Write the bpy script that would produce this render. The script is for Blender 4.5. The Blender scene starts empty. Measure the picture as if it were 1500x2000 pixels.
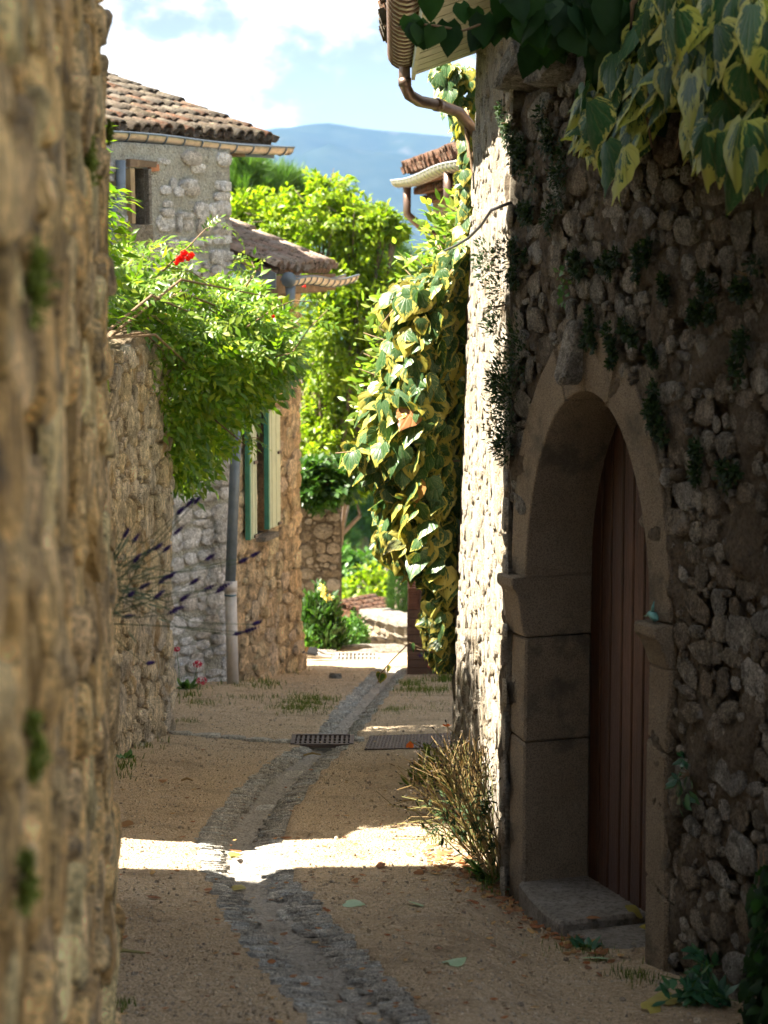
import bpy, bmesh, math, random
import numpy as np
from mathutils import Vector, Matrix

random.seed(7)
RNG = np.random.default_rng(11)
SC = bpy.context.scene
COL = SC.collection

# ---------------------------------------------------------------- camera
F, CX, CY = 4200.0, 750.0, 1000.0            # focal length and centre in photograph pixels (1500 x 2000)
CAMZ = 2.73
PITCH = math.atan(500.0 / F)
cam = bpy.data.cameras.new("camera")
cam.sensor_fit = 'VERTICAL'; cam.sensor_height = 36.0; cam.sensor_width = 27.0
cam.lens = F / 2000.0 * 36.0
cam.clip_start = 0.05; cam.clip_end = 20000.0
cam.dof.use_dof = True; cam.dof.focus_distance = 11.5; cam.dof.aperture_fstop = 4.6
camo = bpy.data.objects.new("camera", cam); COL.objects.link(camo)
camo.location = (0, 0, CAMZ); camo.rotation_euler = (math.pi / 2 - PITCH, 0, 0)
SC.camera = camo

# ---------------------------------------------------------------- sky and sun
SUN_EL = math.radians(53.0)
SUN_AZ = math.radians(-7.0)                   # from -X turned towards +Y
SUN_DIR = Vector((-math.cos(SUN_EL) * math.cos(SUN_AZ), math.cos(SUN_EL) * math.sin(SUN_AZ), math.sin(SUN_EL)))
world = bpy.data.worlds.new("World"); SC.world = world; world.use_nodes = True
def build_world():
    nt = world.node_tree; nt.nodes.clear(); N = nt.nodes.new; L = nt.links.new
    out = N('ShaderNodeOutputWorld'); bg = N('ShaderNodeBackground')
    sky = N('ShaderNodeTexSky'); sky.sky_type = 'NISHITA'; sky.sun_disc = False
    sky.sun_elevation = SUN_EL; sky.sun_rotation = math.radians(-90.0) + SUN_AZ
    sky.air_density = 1.0; sky.dust_density = 0.6; sky.ozone_density = 1.2; sky.altitude = 400
    tc = N('ShaderNodeTexCoord')
    mp = N('ShaderNodeMapping'); mp.inputs['Scale'].default_value = (1.0, 1.0, 1.5); mp.inputs['Location'].default_value = (1.70, 0.2, 0.468)
    L(tc.outputs['Generated'], mp.inputs['Vector'])
    n1 = N('ShaderNodeTexNoise'); n1.inputs['Scale'].default_value = 9.0; n1.inputs['Detail'].default_value = 9.0; n1.inputs['Roughness'].default_value = 0.58
    L(mp.outputs['Vector'], n1.inputs['Vector'])
    r1 = N('ShaderNodeMapRange'); r1.interpolation_type = 'SMOOTHSTEP'
    r1.inputs['From Min'].default_value = 0.49; r1.inputs['From Max'].default_value = 0.76; r1.inputs['To Max'].default_value = 0.6
    L(n1.outputs['Fac'], r1.inputs['Value'])
    mp2 = N('ShaderNodeMapping'); mp2.inputs['Scale'].default_value = (1.0, 1.0, 4.0); L(tc.outputs['Generated'], mp2.inputs['Vector'])
    n2 = N('ShaderNodeTexNoise'); n2.inputs['Scale'].default_value = 3.0; n2.inputs['Detail'].default_value = 6.0
    L(mp2.outputs['Vector'], n2.inputs['Vector'])
    r2 = N('ShaderNodeMapRange'); r2.inputs['From Min'].default_value = 0.3; r2.inputs['From Max'].default_value = 0.75
    r2.inputs['To Min'].default_value = 0.90; r2.inputs['To Max'].default_value = 0.98
    L(n2.outputs['Fac'], r2.inputs['Value'])
    veil = N('ShaderNodeMix'); veil.data_type = 'RGBA'; veil.inputs['B'].default_value = (0.50, 0.56, 0.67, 1)
    L(r2.outputs['Result'], veil.inputs['Factor']); L(sky.outputs['Color'], veil.inputs['A'])
    cl = N('ShaderNodeMix'); cl.data_type = 'RGBA'; cl.inputs['B'].default_value = (14.0, 13.0, 11.3, 1)
    L(r1.outputs['Result'], cl.inputs['Factor']); L(veil.outputs['Result'], cl.inputs['A'])
    L(cl.outputs['Result'], bg.inputs['Color']); bg.inputs['Strength'].default_value = 0.05
    L(bg.outputs['Background'], out.inputs['Surface'])
build_world()
sl = bpy.data.lights.new("sun", 'SUN'); sl.energy = 2.0; sl.angle = math.radians(0.55); sl.color = (1.0, 0.92, 0.79)
so = bpy.data.objects.new("sun", sl); COL.objects.link(so); so.location = (-20, 5, 30)
so.rotation_euler = SUN_DIR.to_track_quat('Z', 'Y').to_euler()

vs = SC.view_settings
vs.view_transform = 'Standard'; vs.look = 'None'; vs.gamma = 1.0; vs.use_curve_mapping = False
vs.exposure = 4.15
SC.render.engine = 'CYCLES'
SC.cycles.max_bounces = 10; SC.cycles.diffuse_bounces = 7; SC.cycles.glossy_bounces = 2
SC.cycles.transmission_bounces = 4; SC.cycles.transparent_max_bounces = 4; SC.cycles.volume_bounces = 0
SC.cycles.use_denoising = True
SC.cycles.sample_clamp_indirect = 6.0
SC.cycles.caustics_reflective = False; SC.cycles.caustics_refractive = False

# ---------------------------------------------------------------- numeric helpers
def sstep(a, b, x):
    t = np.clip((np.asarray(x, float) - a) / (b - a), 0, 1)
    return t * t * (3 - 2 * t)

def vhash(i, j, k, seed):
    h = (i * 374761393 + j * 668265263 + k * 1274126177 + seed * 974711) & 0xFFFFFFFF
    h = ((h ^ (h >> 13)) * 1274126177) & 0xFFFFFFFF
    h = h ^ (h >> 16)
    return (h & 0xFFFFFF) / float(0xFFFFFF)

def vnoise(p, seed=0):
    p = np.asarray(p, float)
    i = np.floor(p).astype(np.int64); f = p - i; f = f * f * (3 - 2 * f)
    out = 0.0
    for a in (0, 1):
        wa = f[..., 0] if a else 1 - f[..., 0]
        for b in (0, 1):
            wb = f[..., 1] if b else 1 - f[..., 1]
            for c in (0, 1):
                wc = f[..., 2] if c else 1 - f[..., 2]
                out = out + wa * wb * wc * vhash(i[..., 0] + a, i[..., 1] + b, i[..., 2] + c, seed)
    return out * 2 - 1

def fbm(p, octaves=4, seed=0, gain=0.5):
    p = np.asarray(p, float); s = 0.0; a = 1.0; t = 0.0
    for o in range(octaves):
        s = s + a * vnoise(p * (2 ** o) + o * 17.3, seed + o); t += a; a *= gain
    return s / t

def fbm2(x, y, sc, octaves=4, seed=0):
    x = np.asarray(x, float); y = np.asarray(y, float)
    return fbm(np.stack([x * sc, y * sc, np.zeros_like(x) + 0.37], -1), octaves, seed)

# ---------------------------------------------------------------- where a picture point lies in the place
CP, SP = math.cos(PITCH), math.sin(PITCH)
def ray(px, py):
    dx, dy = (px - CX) / F, (CY - py) / F
    return Vector((dx, CP + dy * SP, dy * CP - SP))
def P(px, py, Y):
    r = ray(px, py); k = Y / r.y
    return Vector((r.x * k, Y, CAMZ + r.z * k))
def proj(v):
    d = Vector(v) - Vector((0, 0, CAMZ))
    cz = d.y * CP - d.z * SP; cu = d.y * SP + d.z * CP
    return (CX + F * d.x / cz, CY - F * cu / cz)

CREST = 26.6
def zg(x, y):
    x = np.asarray(x, float); y = np.asarray(y, float)
    z = -0.125 * (np.minimum(y, CREST) - 9.24)
    z = z - 0.35 * np.maximum(y - CREST, 0)
    z = z - 0.15 * sstep(0.25, 0.68, x) * (1 - sstep(9.1, 10.2, y))
    z = z + 0.05 * sstep(0.9, 1.7, -x) * (1 - sstep(24, 27, y))
    z = z + 0.012 * fbm2(x, y, 1.3, 3, 5)
    return z
_TX = np.arange(-6, 6.01, 0.08); _TY = np.arange(-1, 45.01, 0.08)
_TZ = zg(*np.meshgrid(_TX, _TY, indexing='ij')).tolist()
def zgf(x, y):
    """the ground's height, read from a table"""
    u = min(max((x + 6) / 0.08, 0), len(_TX) - 1.001); v = min(max((y + 1) / 0.08, 0), len(_TY) - 1.001)
    i, j = int(u), int(v); u -= i; v -= j
    return (_TZ[i][j] * (1 - u) + _TZ[i + 1][j] * u) * (1 - v) + (_TZ[i][j + 1] * (1 - u) + _TZ[i + 1][j + 1] * u) * v
def G(px, py):
    r = ray(px, py); res = 0.0; k = 1.0
    for _ in range(7):
        k = (CAMZ - 1.155 - res) / max(1e-4, -r.z - 0.125 * r.y)
        x, y = r.x * k, r.y * k
        res = zgf(x, y) - (1.155 - 0.125 * y)
    return Vector((r.x * k, r.y * k, CAMZ + r.z * k))

# ---------------------------------------------------------------- object helpers
def tag(o, label=None, cat=None, group=None, kind=None):
    if label: o['label'] = label
    if cat: o['category'] = cat
    if group: o['group'] = group
    if kind: o['kind'] = kind
    return o
def empty(name, loc=(0, 0, 0), rz=0.0):
    o = bpy.data.objects.new(name, None); COL.objects.link(o)
    o.location = loc; o.rotation_euler = (0, 0, rz); o.empty_display_size = 0.1
    return o
def wmat(o):
    if o.parent is None: return o.matrix_basis.copy()
    return wmat(o.parent) @ o.matrix_parent_inverse @ o.matrix_basis
def link(name, me, parent=None, loc=None, kind=None):
    o = bpy.data.objects.new(name, me); COL.objects.link(o)
    if parent is not None:
        o.parent = parent
        o.matrix_parent_inverse = wmat(parent).inverted()
    if loc is not None: o.location = loc
    if kind: o['kind'] = kind
    return o
def mesh_np(name, V, faces, mat=None, smooth=False, attrs=None):
    """V (n,3); faces: an (m,k) array or a list of index lists."""
    me = bpy.data.meshes.new(name)
    V = np.asarray(V, dtype=np.float32)
    if isinstance(faces, np.ndarray):
        m, k = faces.shape
        me.vertices.add(len(V)); me.vertices.foreach_set('co', V.ravel())
        me.loops.add(m * k); me.loops.foreach_set('vertex_index', faces.astype(np.int32).ravel())
        me.polygons.add(m); me.polygons.foreach_set('loop_start', np.arange(0, m * k, k, dtype=np.int32))
        me.polygons.foreach_set('loop_total', np.full(m, k, dtype=np.int32))
        me.update(calc_edges=True)
    else:
        me.from_pydata([tuple(v) for v in V], [], faces); me.update()
    if smooth: me.polygons.foreach_set('use_smooth', np.ones(len(me.polygons), dtype=bool))
    for an, arr in (attrs or {}).items():
        a = me.attributes.new(an, 'FLOAT', 'POINT'); a.data.foreach_set('value', np.asarray(arr, dtype=np.float32).ravel())
    if mat is not None:
        for m_ in (mat if isinstance(mat, (list, tuple)) else [mat]): me.materials.append(m_)
    return me

class MB:
    """collects simple shapes into one mesh"""
    def __init__(s): s.v = []; s.f = []; s.mi = []; s.cur = 0
    def add(s, vs_, fs):
        b = len(s.v); s.v += [tuple(v) for v in vs_]
        for f in fs: s.f.append([b + i for i in f]); s.mi.append(s.cur)
    def box(s, c, size, rz=0.0, jit=0.0):
        hx, hy, hz = [d / 2 for d in size]; cr, sr = math.cos(rz), math.sin(rz); pts = []
        for dz in (-hz, hz):
            for dx, dy in ((-hx, -hy), (hx, -hy), (hx, hy), (-hx, hy)):
                x, y, z = dx + random.uniform(-jit, jit), dy + random.uniform(-jit, jit), dz + random.uniform(-jit, jit)
                pts.append((c[0] + x * cr - y * sr, c[1] + x * sr + y * cr, c[2] + z))
        s.add(pts, [(0, 3, 2, 1), (4, 5, 6, 7), (0, 1, 5, 4), (1, 2, 6, 5), (2, 3, 7, 6), (3, 0, 4, 7)])
    def tube(s, path, rad, n=6, cap=True):
        path = [Vector(p) for p in path]
        if not isinstance(rad, (list, tuple)): rad = [rad] * len(path)
        b = len(s.v); ref = Vector((0, 0, 1))
        for i, p in enumerate(path):
            t = (path[min(i + 1, len(path) - 1)] - path[max(i - 1, 0)])
            t = t.normalized() if t.length > 1e-9 else Vector((0, 0, 1))
            if abs(t.dot(ref)) > 0.95: ref = Vector((1, 0, 0)) if abs(t.x) < 0.9 else Vector((0, 1, 0))
            a = t.cross(ref).normalized(); c = t.cross(a)
            for k in range(n):
                an = 2 * math.pi * k / n
                s.v.append(tuple(p + (a * math.cos(an) + c * math.sin(an)) * rad[i]))
        for i in range(len(path) - 1):
            for k in range(n):
                k2 = (k + 1) % n
                s.f.append([b + i * n + k, b + i * n + k2, b + (i + 1) * n + k2, b + (i + 1) * n + k]); s.mi.append(s.cur)
        if cap:
            s.f.append([b + k for k in range(n)][::-1]); s.mi.append(s.cur)
            e = b + (len(path) - 1) * n
            s.f.append([e + k for k in range(n)]); s.mi.append(s.cur)
    def build(s, name, mat, parent=None, smooth=False, kind=None, loc=None, bevel=0.0, sub=0):
        me = bpy.data.meshes.new(name); me.from_pydata(s.v, [], s.f); me.update()
        for m in (mat if isinstance(mat, (list, tuple)) else [mat]): me.materials.append(m)
        if any(s.mi): me.polygons.foreach_set('material_index', np.array(s.mi, dtype=np.int32))
        if bevel or sub:
            bm = bmesh.new(); bm.from_mesh(me)
            if bevel: bmesh.ops.bevel(bm, geom=[e for e in bm.edges if len(e.link_faces) == 2 and e.calc_face_angle(0) > 0.4], offset=bevel, segments=1, affect='EDGES')
            bm.to_mesh(me); bm.free()
        if smooth: me.polygons.foreach_set('use_smooth', np.ones(len(me.polygons), dtype=bool))
        return link(name, me, parent, loc, kind)

class Face:
    """a vertical wall face: O (x,y) start, u along the face, n outward"""
    def __init__(s, a, b, side):
        a = Vector((a[0], a[1])); b = Vector((b[0], b[1])); s.O = a; s.L = (b - a).length; s.u = (b - a).normalized()
        s.n = Vector((s.u.y, -s.u.x)) * side
    def pt(s, t, z, d=0.0):
        return Vector((s.O.x + s.u.x * t + s.n.x * d, s.O.y + s.u.y * t + s.n.y * d, z))
    def hit(s, px, py, d=0.0):
        r = ray(px, py); o = s.O + s.n * d
        k = o.dot(s.n) / (r.x * s.n.x + r.y * s.n.y)
        p = Vector((r.x * k, r.y * k)); return ((p - s.O).dot(s.u), CAMZ + r.z * k)
    def mat4(s, t, z, d=0.0, rot=0.0, sc=(1, 1, 1)):
        X = Vector((s.u.x, s.u.y, 0)); Z = Vector((s.n.x, s.n.y, 0)); Y = Vector((0, 0, 1))
        c, q = math.cos(rot), math.sin(rot)
        A = (X * c + Y * q) * sc[0]; B = (Y * c - X * q) * sc[1]; C = Z * sc[2]; p = s.pt(t, z, d)
        return Matrix(((A.x, B.x, C.x, p.x), (A.y, B.y, C.y, p.y), (A.z, B.z, C.z, p.z), (0, 0, 0, 1)))
# ---------------------------------------------------------------- materials
class NT:
    def __init__(s, name):
        s.m = bpy.data.materials.new(name); s.m.use_nodes = True; s.t = s.m.node_tree; s.t.nodes.clear()
        s.out = s.n('ShaderNodeOutputMaterial'); s.b = s.n('ShaderNodeBsdfPrincipled'); s.l(s.b.outputs[0], s.out.inputs[0])
        s.b.inputs['Specular IOR Level'].default_value = 0.25
        s.geo = s.n('ShaderNodeNewGeometry'); s.pos = s.geo.outputs['Position']
    def n(s, t, **k):
        x = s.t.nodes.new(t)
        for a, v in k.items(): setattr(x, a, v)
        return x
    def l(s, a, b): s.t.links.new(a, b)
    def put(s, sock, v):
        if hasattr(v, 'default_value') or isinstance(v, bpy.types.NodeSocket): s.l(v, sock)
        elif isinstance(v, (tuple, list)) and len(v) == 3 and sock.type == 'RGBA': sock.default_value = (*v, 1)
        else: sock.default_value = v
    def noise(s, scale, detail=4, rough=0.55, vec=None, dist=0.0, out='Fac'):
        x = s.n('ShaderNodeTexNoise'); x.inputs['Scale'].default_value = scale; x.inputs['Detail'].default_value = detail
        x.inputs['Roughness'].default_value = rough; x.inputs['Distortion'].default_value = dist
        s.l(vec if vec is not None else s.pos, x.inputs['Vector']); return x.outputs[out]
    def voro(s, scale, feat='F1', vec=None, out='Distance'):
        x = s.n('ShaderNodeTexVoronoi', feature=feat); x.inputs['Scale'].default_value = scale
        s.l(vec if vec is not None else s.pos, x.inputs['Vector']); return x.outputs[out]
    def scaled(s, sx, sy, sz, vec=None):
        x = s.n('ShaderNodeMapping'); x.inputs['Scale'].default_value = (sx, sy, sz); s.l(vec if vec is not None else s.pos, x.inputs['Vector']); return x.outputs[0]
    def rng(s, v, a, b, c=0.0, d=1.0, smooth=True):
        x = s.n('ShaderNodeMapRange'); x.interpolation_type = 'SMOOTHSTEP' if smooth else 'LINEAR'
        s.put(x.inputs['Value'], v)
        for nme, q in zip(('From Min', 'From Max', 'To Min', 'To Max'), (a, b, c, d)): s.put(x.inputs[nme], q)
        return x.outputs['Result']
    def mix(s, f, a, b, mode='MIX'):
        x = s.n('ShaderNodeMix', data_type='RGBA', blend_type=mode)
        s.put(x.inputs['Factor'], f); s.put(x.inputs['A'], a); s.put(x.inputs['B'], b); return x.outputs['Result']
    def math(s, op, a, b=0.0, c=0.0):
        x = s.n('ShaderNodeMath', operation=op); s.put(x.inputs[0], a); s.put(x.inputs[1], b); s.put(x.inputs[2], c); return x.outputs[0]
    def ramp(s, v, stops):
        x = s.n('ShaderNodeValToRGB'); e = x.color_ramp.elements
        while len(e) < len(stops): e.new(0.5)
        for el, (p, c) in zip(e, stops): el.position = p; el.color = (*c, 1)
        s.put(x.inputs[0], v); return x.outputs['Color']
    def rnd(s):
        o = s.n('ShaderNodeObjectInfo').outputs['Random']
        return s.math('FRACT', s.math('ADD', o, s.geo.outputs['Random Per Island']))
    def bump(s, h, strength=0.5, dist=0.02, prev=None):
        x = s.n('ShaderNodeBump'); x.inputs['Strength'].default_value = strength; x.inputs['Distance'].default_value = dist
        s.l(h, x.inputs['Height'])
        if prev is not None: s.l(prev, x.inputs['Normal'])
        return x.outputs['Normal']
    def fin(s, col, rough=0.9, normal=None, spec=0.25, metal=0.0):
        s.put(s.b.inputs['Base Color'], col); s.put(s.b.inputs['Roughness'], rough)
        s.b.inputs['Specular IOR Level'].default_value = spec; s.b.inputs['Metallic'].default_value = metal
        if normal is not None: s.l(normal, s.b.inputs['Normal'])
        return s.m

def stone_mat(name, tints, stain=(0.10, 0.085, 0.065), stain_amt=0.5, lichen=(0.42, 0.40, 0.34), lichen_amt=0.25, orange=0.0, fine=60.0, bump=0.9, blotch=0.0):
    t = NT(name); r = t.rnd(); k = len(tints)
    col = t.ramp(r, [((i + 0.5) / k, c) for i, c in enumerate(tints)])
    mul = lambda c, v: t.mix(1.0, c, v, 'MULTIPLY')
    n1 = t.noise(7, 6, 0.65); n2 = t.noise(21, 9, 0.78); n3 = t.noise(2.3, 4, 0.6)
    g = t.rng(n2, 0.30, 0.70, 0.55, 1.42); gc = t.n('ShaderNodeCombineColor')
    t.l(g, gc.inputs[0]); t.l(t.rng(n2, 0.30, 0.70, 0.53, 1.40), gc.inputs[1]); t.l(t.rng(n2, 0.30, 0.70, 0.49, 1.38), gc.inputs[2])
    col = mul(col, gc.outputs[0])
    n4 = t.noise(fine * 1.9, 4, 0.8); gv = t.rng(n4, 0.32, 0.68, 0.50, 1.48); g2 = t.n('ShaderNodeCombineColor')
    for q in range(3): t.l(gv, g2.inputs[q])
    col = mul(col, g2.outputs[0])
    sp = t.rng(t.voro(fine * .9, vec=t.scaled(1, 1, 1.2)), 0.06, 0.20, 1.0, 0.0)
    col = t.mix(t.math('MULTIPLY', sp, t.rng(t.noise(6, 4), .5, .62, 0, .8)), col, tuple(min(.85, x * 1.35) for x in lichen))
    if blotch:
        bv = t.rng(t.noise(4.2, 5, 0.7, dist=.6), 0.33, 0.67, 1 - blotch, 1 + blotch * .8); g3 = t.n('ShaderNodeCombineColor')
        for q in range(3): t.l(bv, g3.inputs[q])
        col = mul(col, g3.outputs[0])
    col = t.mix(t.rng(n1, 0.56, 0.70, 0, lichen_amt), col, lichen)
    pit = t.rng(t.voro(fine * .62, vec=t.scaled(1, 1, .8)), 0.10, 0.26, 1.0, 0.0)
    pm = t.math('MULTIPLY', pit, t.rng(t.noise(11, 3), .45, .6))
    col = t.mix(t.math('MULTIPLY', pm, .75), col, tuple(x * .6 for x in stain))
    col = t.mix(t.rng(t.noise(13, 6, 0.72), 0.53, 0.66, 0, stain_amt), col, stain)
    if orange: col = t.mix(t.rng(n3, 0.57, 0.66, 0, orange), col, (0.42, 0.24, 0.07))
    h = t.math('ADD', t.math('MULTIPLY', t.noise(fine, 7, 0.72), 0.7), t.math('MULTIPLY', t.noise(fine * 0.25, 8, 0.72), 1.6))
    h = t.math('SUBTRACT', h, t.math('MULTIPLY', pm, .5))
    nb = t.bump(h, bump, 0.07)
    return t.fin(col, 0.93, nb, 0.2)

def mortar_mat(name, c1, c2, c3, sc=5.0, bump=1.0, dark=0.4):
    t = NT(name)
    col = t.mix(t.rng(t.noise(sc, 6, 0.65), 0.35, 0.65), c1, c2)
    col = t.mix(t.rng(t.noise(sc * 5, 6, 0.7), 0.5, 0.72, 0, 0.8), col, c3)
    col = t.mix(t.rng(t.noise(sc * 1.7, 6, 0.75), 0.56, 0.68, 0, dark), col, (c1[0] * 0.3, c1[1] * 0.3, c1[2] * 0.28))
    v = t.rng(t.voro(26), 0.0, 0.5)
    gr = t.noise(55, 7, 0.82)
    col = t.mix(t.rng(gr, .36, .56, .75, 0), col, tuple(x * .38 for x in c1)); col = t.mix(t.rng(gr, .56, .72, 0, .5), col, tuple(min(1, x * 1.45) for x in c2))
    h = t.math('ADD', t.math('MULTIPLY', t.noise(42, 9, 0.75), 1.4), t.math('MULTIPLY', v, 0.6))
    return t.fin(col, 0.95, t.bump(h, bump, 0.07), 0.15)

M = {}
M['near_stone'] = stone_mat('near_stone', [(0.730, 0.469, 0.194), (0.850, 0.594, 0.269), (0.781, 0.561, 0.296), (0.605, 0.422, 0.223), (0.850, 0.687, 0.353)], orange=0.75, fine=40, stain_amt=0.85, blotch=.6, lichen_amt=.5)
M['near_mortar'] = mortar_mat('near_mortar', (0.406, 0.250, 0.092), (0.476, 0.307, 0.124), (0.240, 0.151, 0.059), 3.0, 1.0, 0.6)
M['garden_stone'] = stone_mat('garden_stone', [(0.647, 0.524, 0.339), (0.770, 0.647, 0.462), (0.708, 0.630, 0.524), (0.554, 0.462, 0.339), (0.848, 0.723, 0.524)], orange=0.6, stain_amt=0.55, blotch=.45)
M['garden_mortar'] = mortar_mat('garden_mortar', (0.462, 0.350, 0.224), (0.532, 0.420, 0.280), (0.308, 0.238, 0.154))
M['white_stone'] = stone_mat('white_stone', [(0.790, 0.785, 0.770), (0.850, 0.850, 0.850), (0.740, 0.721, 0.689), (0.841, 0.850, 0.850), (0.638, 0.592, 0.531)], lichen=(0.850, 0.850, 0.850), stain=(0.306, 0.258, 0.199), stain_amt=0.4, bump=0.8, blotch=.25)
M['white_mortar'] = mortar_mat('white_mortar', (0.616, 0.586, 0.489), (0.773, 0.766, 0.666), (0.474, 0.429, 0.326), 4.0, 0.9, 0.55)
M['brown_stone'] = stone_mat('brown_stone', [(0.777, 0.580, 0.362), (0.850, 0.677, 0.440), (0.675, 0.513, 0.330), (0.850, 0.728, 0.471), (0.810, 0.662, 0.502)], orange=0.4, stain_amt=0.5, blotch=.4)
M['brown_mortar'] = mortar_mat('brown_mortar', (0.630, 0.470, 0.294), (0.750, 0.559, 0.348), (0.450, 0.323, 0.195))
M['cream_stone'] = stone_mat('cream_stone', [(0.502, 0.446, 0.360), (0.554, 0.510, 0.429), (0.450, 0.382, 0.289), (0.537, 0.501, 0.450), (0.485, 0.419, 0.310)], lichen=(0.589, 0.573, 0.550), stain=(0.225, 0.174, 0.109), stain_amt=0.45)
M['cream_mortar'] = mortar_mat('cream_mortar', (0.450, 0.391, 0.300), (0.502, 0.446, 0.360), (0.329, 0.263, 0.180))
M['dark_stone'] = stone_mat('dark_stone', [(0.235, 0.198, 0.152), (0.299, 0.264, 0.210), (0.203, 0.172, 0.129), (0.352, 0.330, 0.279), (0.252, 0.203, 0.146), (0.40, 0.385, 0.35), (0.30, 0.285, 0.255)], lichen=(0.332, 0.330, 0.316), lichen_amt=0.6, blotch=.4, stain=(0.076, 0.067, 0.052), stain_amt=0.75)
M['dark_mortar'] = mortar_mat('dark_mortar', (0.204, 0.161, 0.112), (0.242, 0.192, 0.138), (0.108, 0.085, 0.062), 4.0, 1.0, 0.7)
M['far_stone'] = stone_mat('far_stone', [(0.311, 0.277, 0.227), (0.383, 0.347, 0.294), (0.455, 0.441, 0.401), (0.263, 0.233, 0.187)], stain_amt=0.4)
M['far_mortar'] = mortar_mat('far_mortar', (0.223, 0.194, 0.151), (0.271, 0.240, 0.195), (0.145, 0.122, 0.092))
M['ashlar'] = stone_mat('ashlar', [(0.372, 0.318, 0.240), (0.408, 0.354, 0.276), (0.336, 0.270, 0.186), (0.384, 0.342, 0.282)], stain_amt=0.15)

def dressed_mat():
    t = NT('dressed_stone')
    col = t.mix(t.rng(t.noise(6, 5, 0.6), 0.35, 0.65), (0.36, 0.29, 0.205), (0.30, 0.238, 0.165))
    col = t.mix(t.rng(t.noise(170, 3, 0.85), 0.42, 0.64, 0, 0.75), col, (0.09, 0.07, 0.048))
    col = t.mix(t.rng(t.noise(3.1, 6, 0.7), 0.52, 0.68, 0, 0.75), col, (0.10, 0.09, 0.07))
    h = t.math('ADD', t.noise(110, 5, 0.7), t.math('MULTIPLY', t.noise(14, 5, 0.6), 1.2))
    return t.fin(col, 0.92, t.bump(h, 1.0, 0.02), 0.2)
M['dressed'] = dressed_mat()

def step_mat():
    t = NT('step_stone')
    col = t.mix(t.rng(t.noise(9, 5, 0.6), 0.35, 0.65), (0.34, 0.31, 0.27), (0.25, 0.225, 0.19))
    col = t.mix(t.rng(t.noise(45, 7, 0.8), 0.46, 0.62, 0, 0.8), col, (0.11, 0.095, 0.07))
    return t.fin(col, 0.85, t.bump(t.noise(45, 8, 0.75), 1.0, 0.03), 0.3)
M['step'] = step_mat()

def gravel_mat():
    t = NT('sandy_gravel')
    col = t.mix(t.rng(t.noise(0.9, 5, 0.6), 0.35, 0.65), (0.683, 0.525, 0.336), (0.610, 0.482, 0.329))
    hs = []
    for sc, am in ((62, .62), (150, .45)):
        cell = t.n('ShaderNodeTexVoronoi'); cell.inputs['Scale'].default_value = sc; t.l(t.pos, cell.inputs['Vector'])
        pc = t.ramp(cell.outputs['Color'], [(0.0, (0.159, 0.098, 0.049)), (0.22, (0.488, 0.354, 0.213)), (0.6, (0.732, 0.561, 0.366)), (0.85, (0.854, 0.695, 0.512)), (1.0, (0.880, 0.880, 0.756))])
        col = t.mix(am, col, pc); hs.append(t.rng(cell.outputs['Distance'], 0.0, 0.65, 1.0, 0.0))
    col = t.mix(t.rng(t.noise(34, 8, 0.8), 0.53, 0.66, 0, 0.7), col, (0.244, 0.165, 0.091))
    col = t.mix(t.rng(t.noise(2.1, 7, 0.72), 0.50, 0.64, 0, 0.75), col, (0.403, 0.299, 0.195))
    col = t.mix(t.rng(t.noise(5.3, 7, 0.72), 0.54, 0.68, 0, 0.55), col, (0.732, 0.610, 0.464))
    h = t.math('ADD', t.math('ADD', hs[0], t.math('MULTIPLY', hs[1], .5)), t.math('MULTIPLY', t.noise(22, 8, 0.75), 2.0))
    return t.fin(col, 0.95, t.bump(h, 1.0, 0.022), 0.15)
M['gravel'] = gravel_mat()
M['pebble'] = stone_mat('pebble', [(0.713, 0.574, 0.403), (0.558, 0.434, 0.295), (0.850, 0.759, 0.605), (0.465, 0.388, 0.310)], stain_amt=0.1, lichen_amt=0.1)
M['channel_stone'] = stone_mat('channel_stone', [(0.701, 0.673, 0.600), (0.606, 0.577, 0.516), (0.701, 0.722, 0.700), (0.529, 0.496, 0.433)], stain=(0.280, 0.257, 0.217), stain_amt=0.35, bump=0.9)
M['channel_bed'] = mortar_mat('channel_bed', (0.50, 0.46, 0.40), (0.58, 0.54, 0.48), (0.40, 0.33, 0.25), 6.0, 0.8)
M['slab'] = stone_mat('slab', [(0.349, 0.325, 0.279), (0.310, 0.286, 0.247), (0.388, 0.356, 0.310)], stain_amt=0.3)

def tile_mat(name, tints, moss=0.6):
    t = NT(name); r = t.rnd(); k = len(tints)
    col = t.ramp(r, [((i + 0.5) / k, c) for i, c in enumerate(tints)])
    col = t.mix(t.rng(t.noise(9, 6, 0.7), 0.48, 0.62, 0, moss), col, (0.235, 0.205, 0.155))
    col = t.mix(t.rng(t.noise(17, 6, 0.75), 0.5, 0.62, 0, 0.9), col, (0.06, 0.05, 0.032))
    col = t.mix(t.rng(t.noise(12.5, 5, 0.7, dist=0.4), 0.6, 0.7, 0, 0.6), col, (0.40, 0.36, 0.20))
    return t.fin(col, 0.93, t.bump(t.noise(40, 8, 0.75), 1.0, 0.05), 0.15)
M['tile'] = tile_mat('old_tile', [(0.189, 0.093, 0.055), (0.157, 0.112, 0.081), (0.131, 0.112, 0.090), (0.162, 0.135, 0.105), (0.121, 0.090, 0.063), (0.141, 0.121, 0.098)])
M['tile_low'] = tile_mat('lichened_sunlit_tile', [(0.50, 0.36, 0.29), (0.44, 0.36, 0.30), (0.52, 0.43, 0.36), (0.46, 0.30, 0.23)], 0.5)  # pinkish lichen tints, lightened to paint in sun that the tall house blocks
M['tile_red'] = tile_mat('terracotta_tile', [(0.178, 0.086, 0.050), (0.193, 0.104, 0.068), (0.157, 0.078, 0.050), (0.185, 0.114, 0.078)], 0.25)

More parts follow.
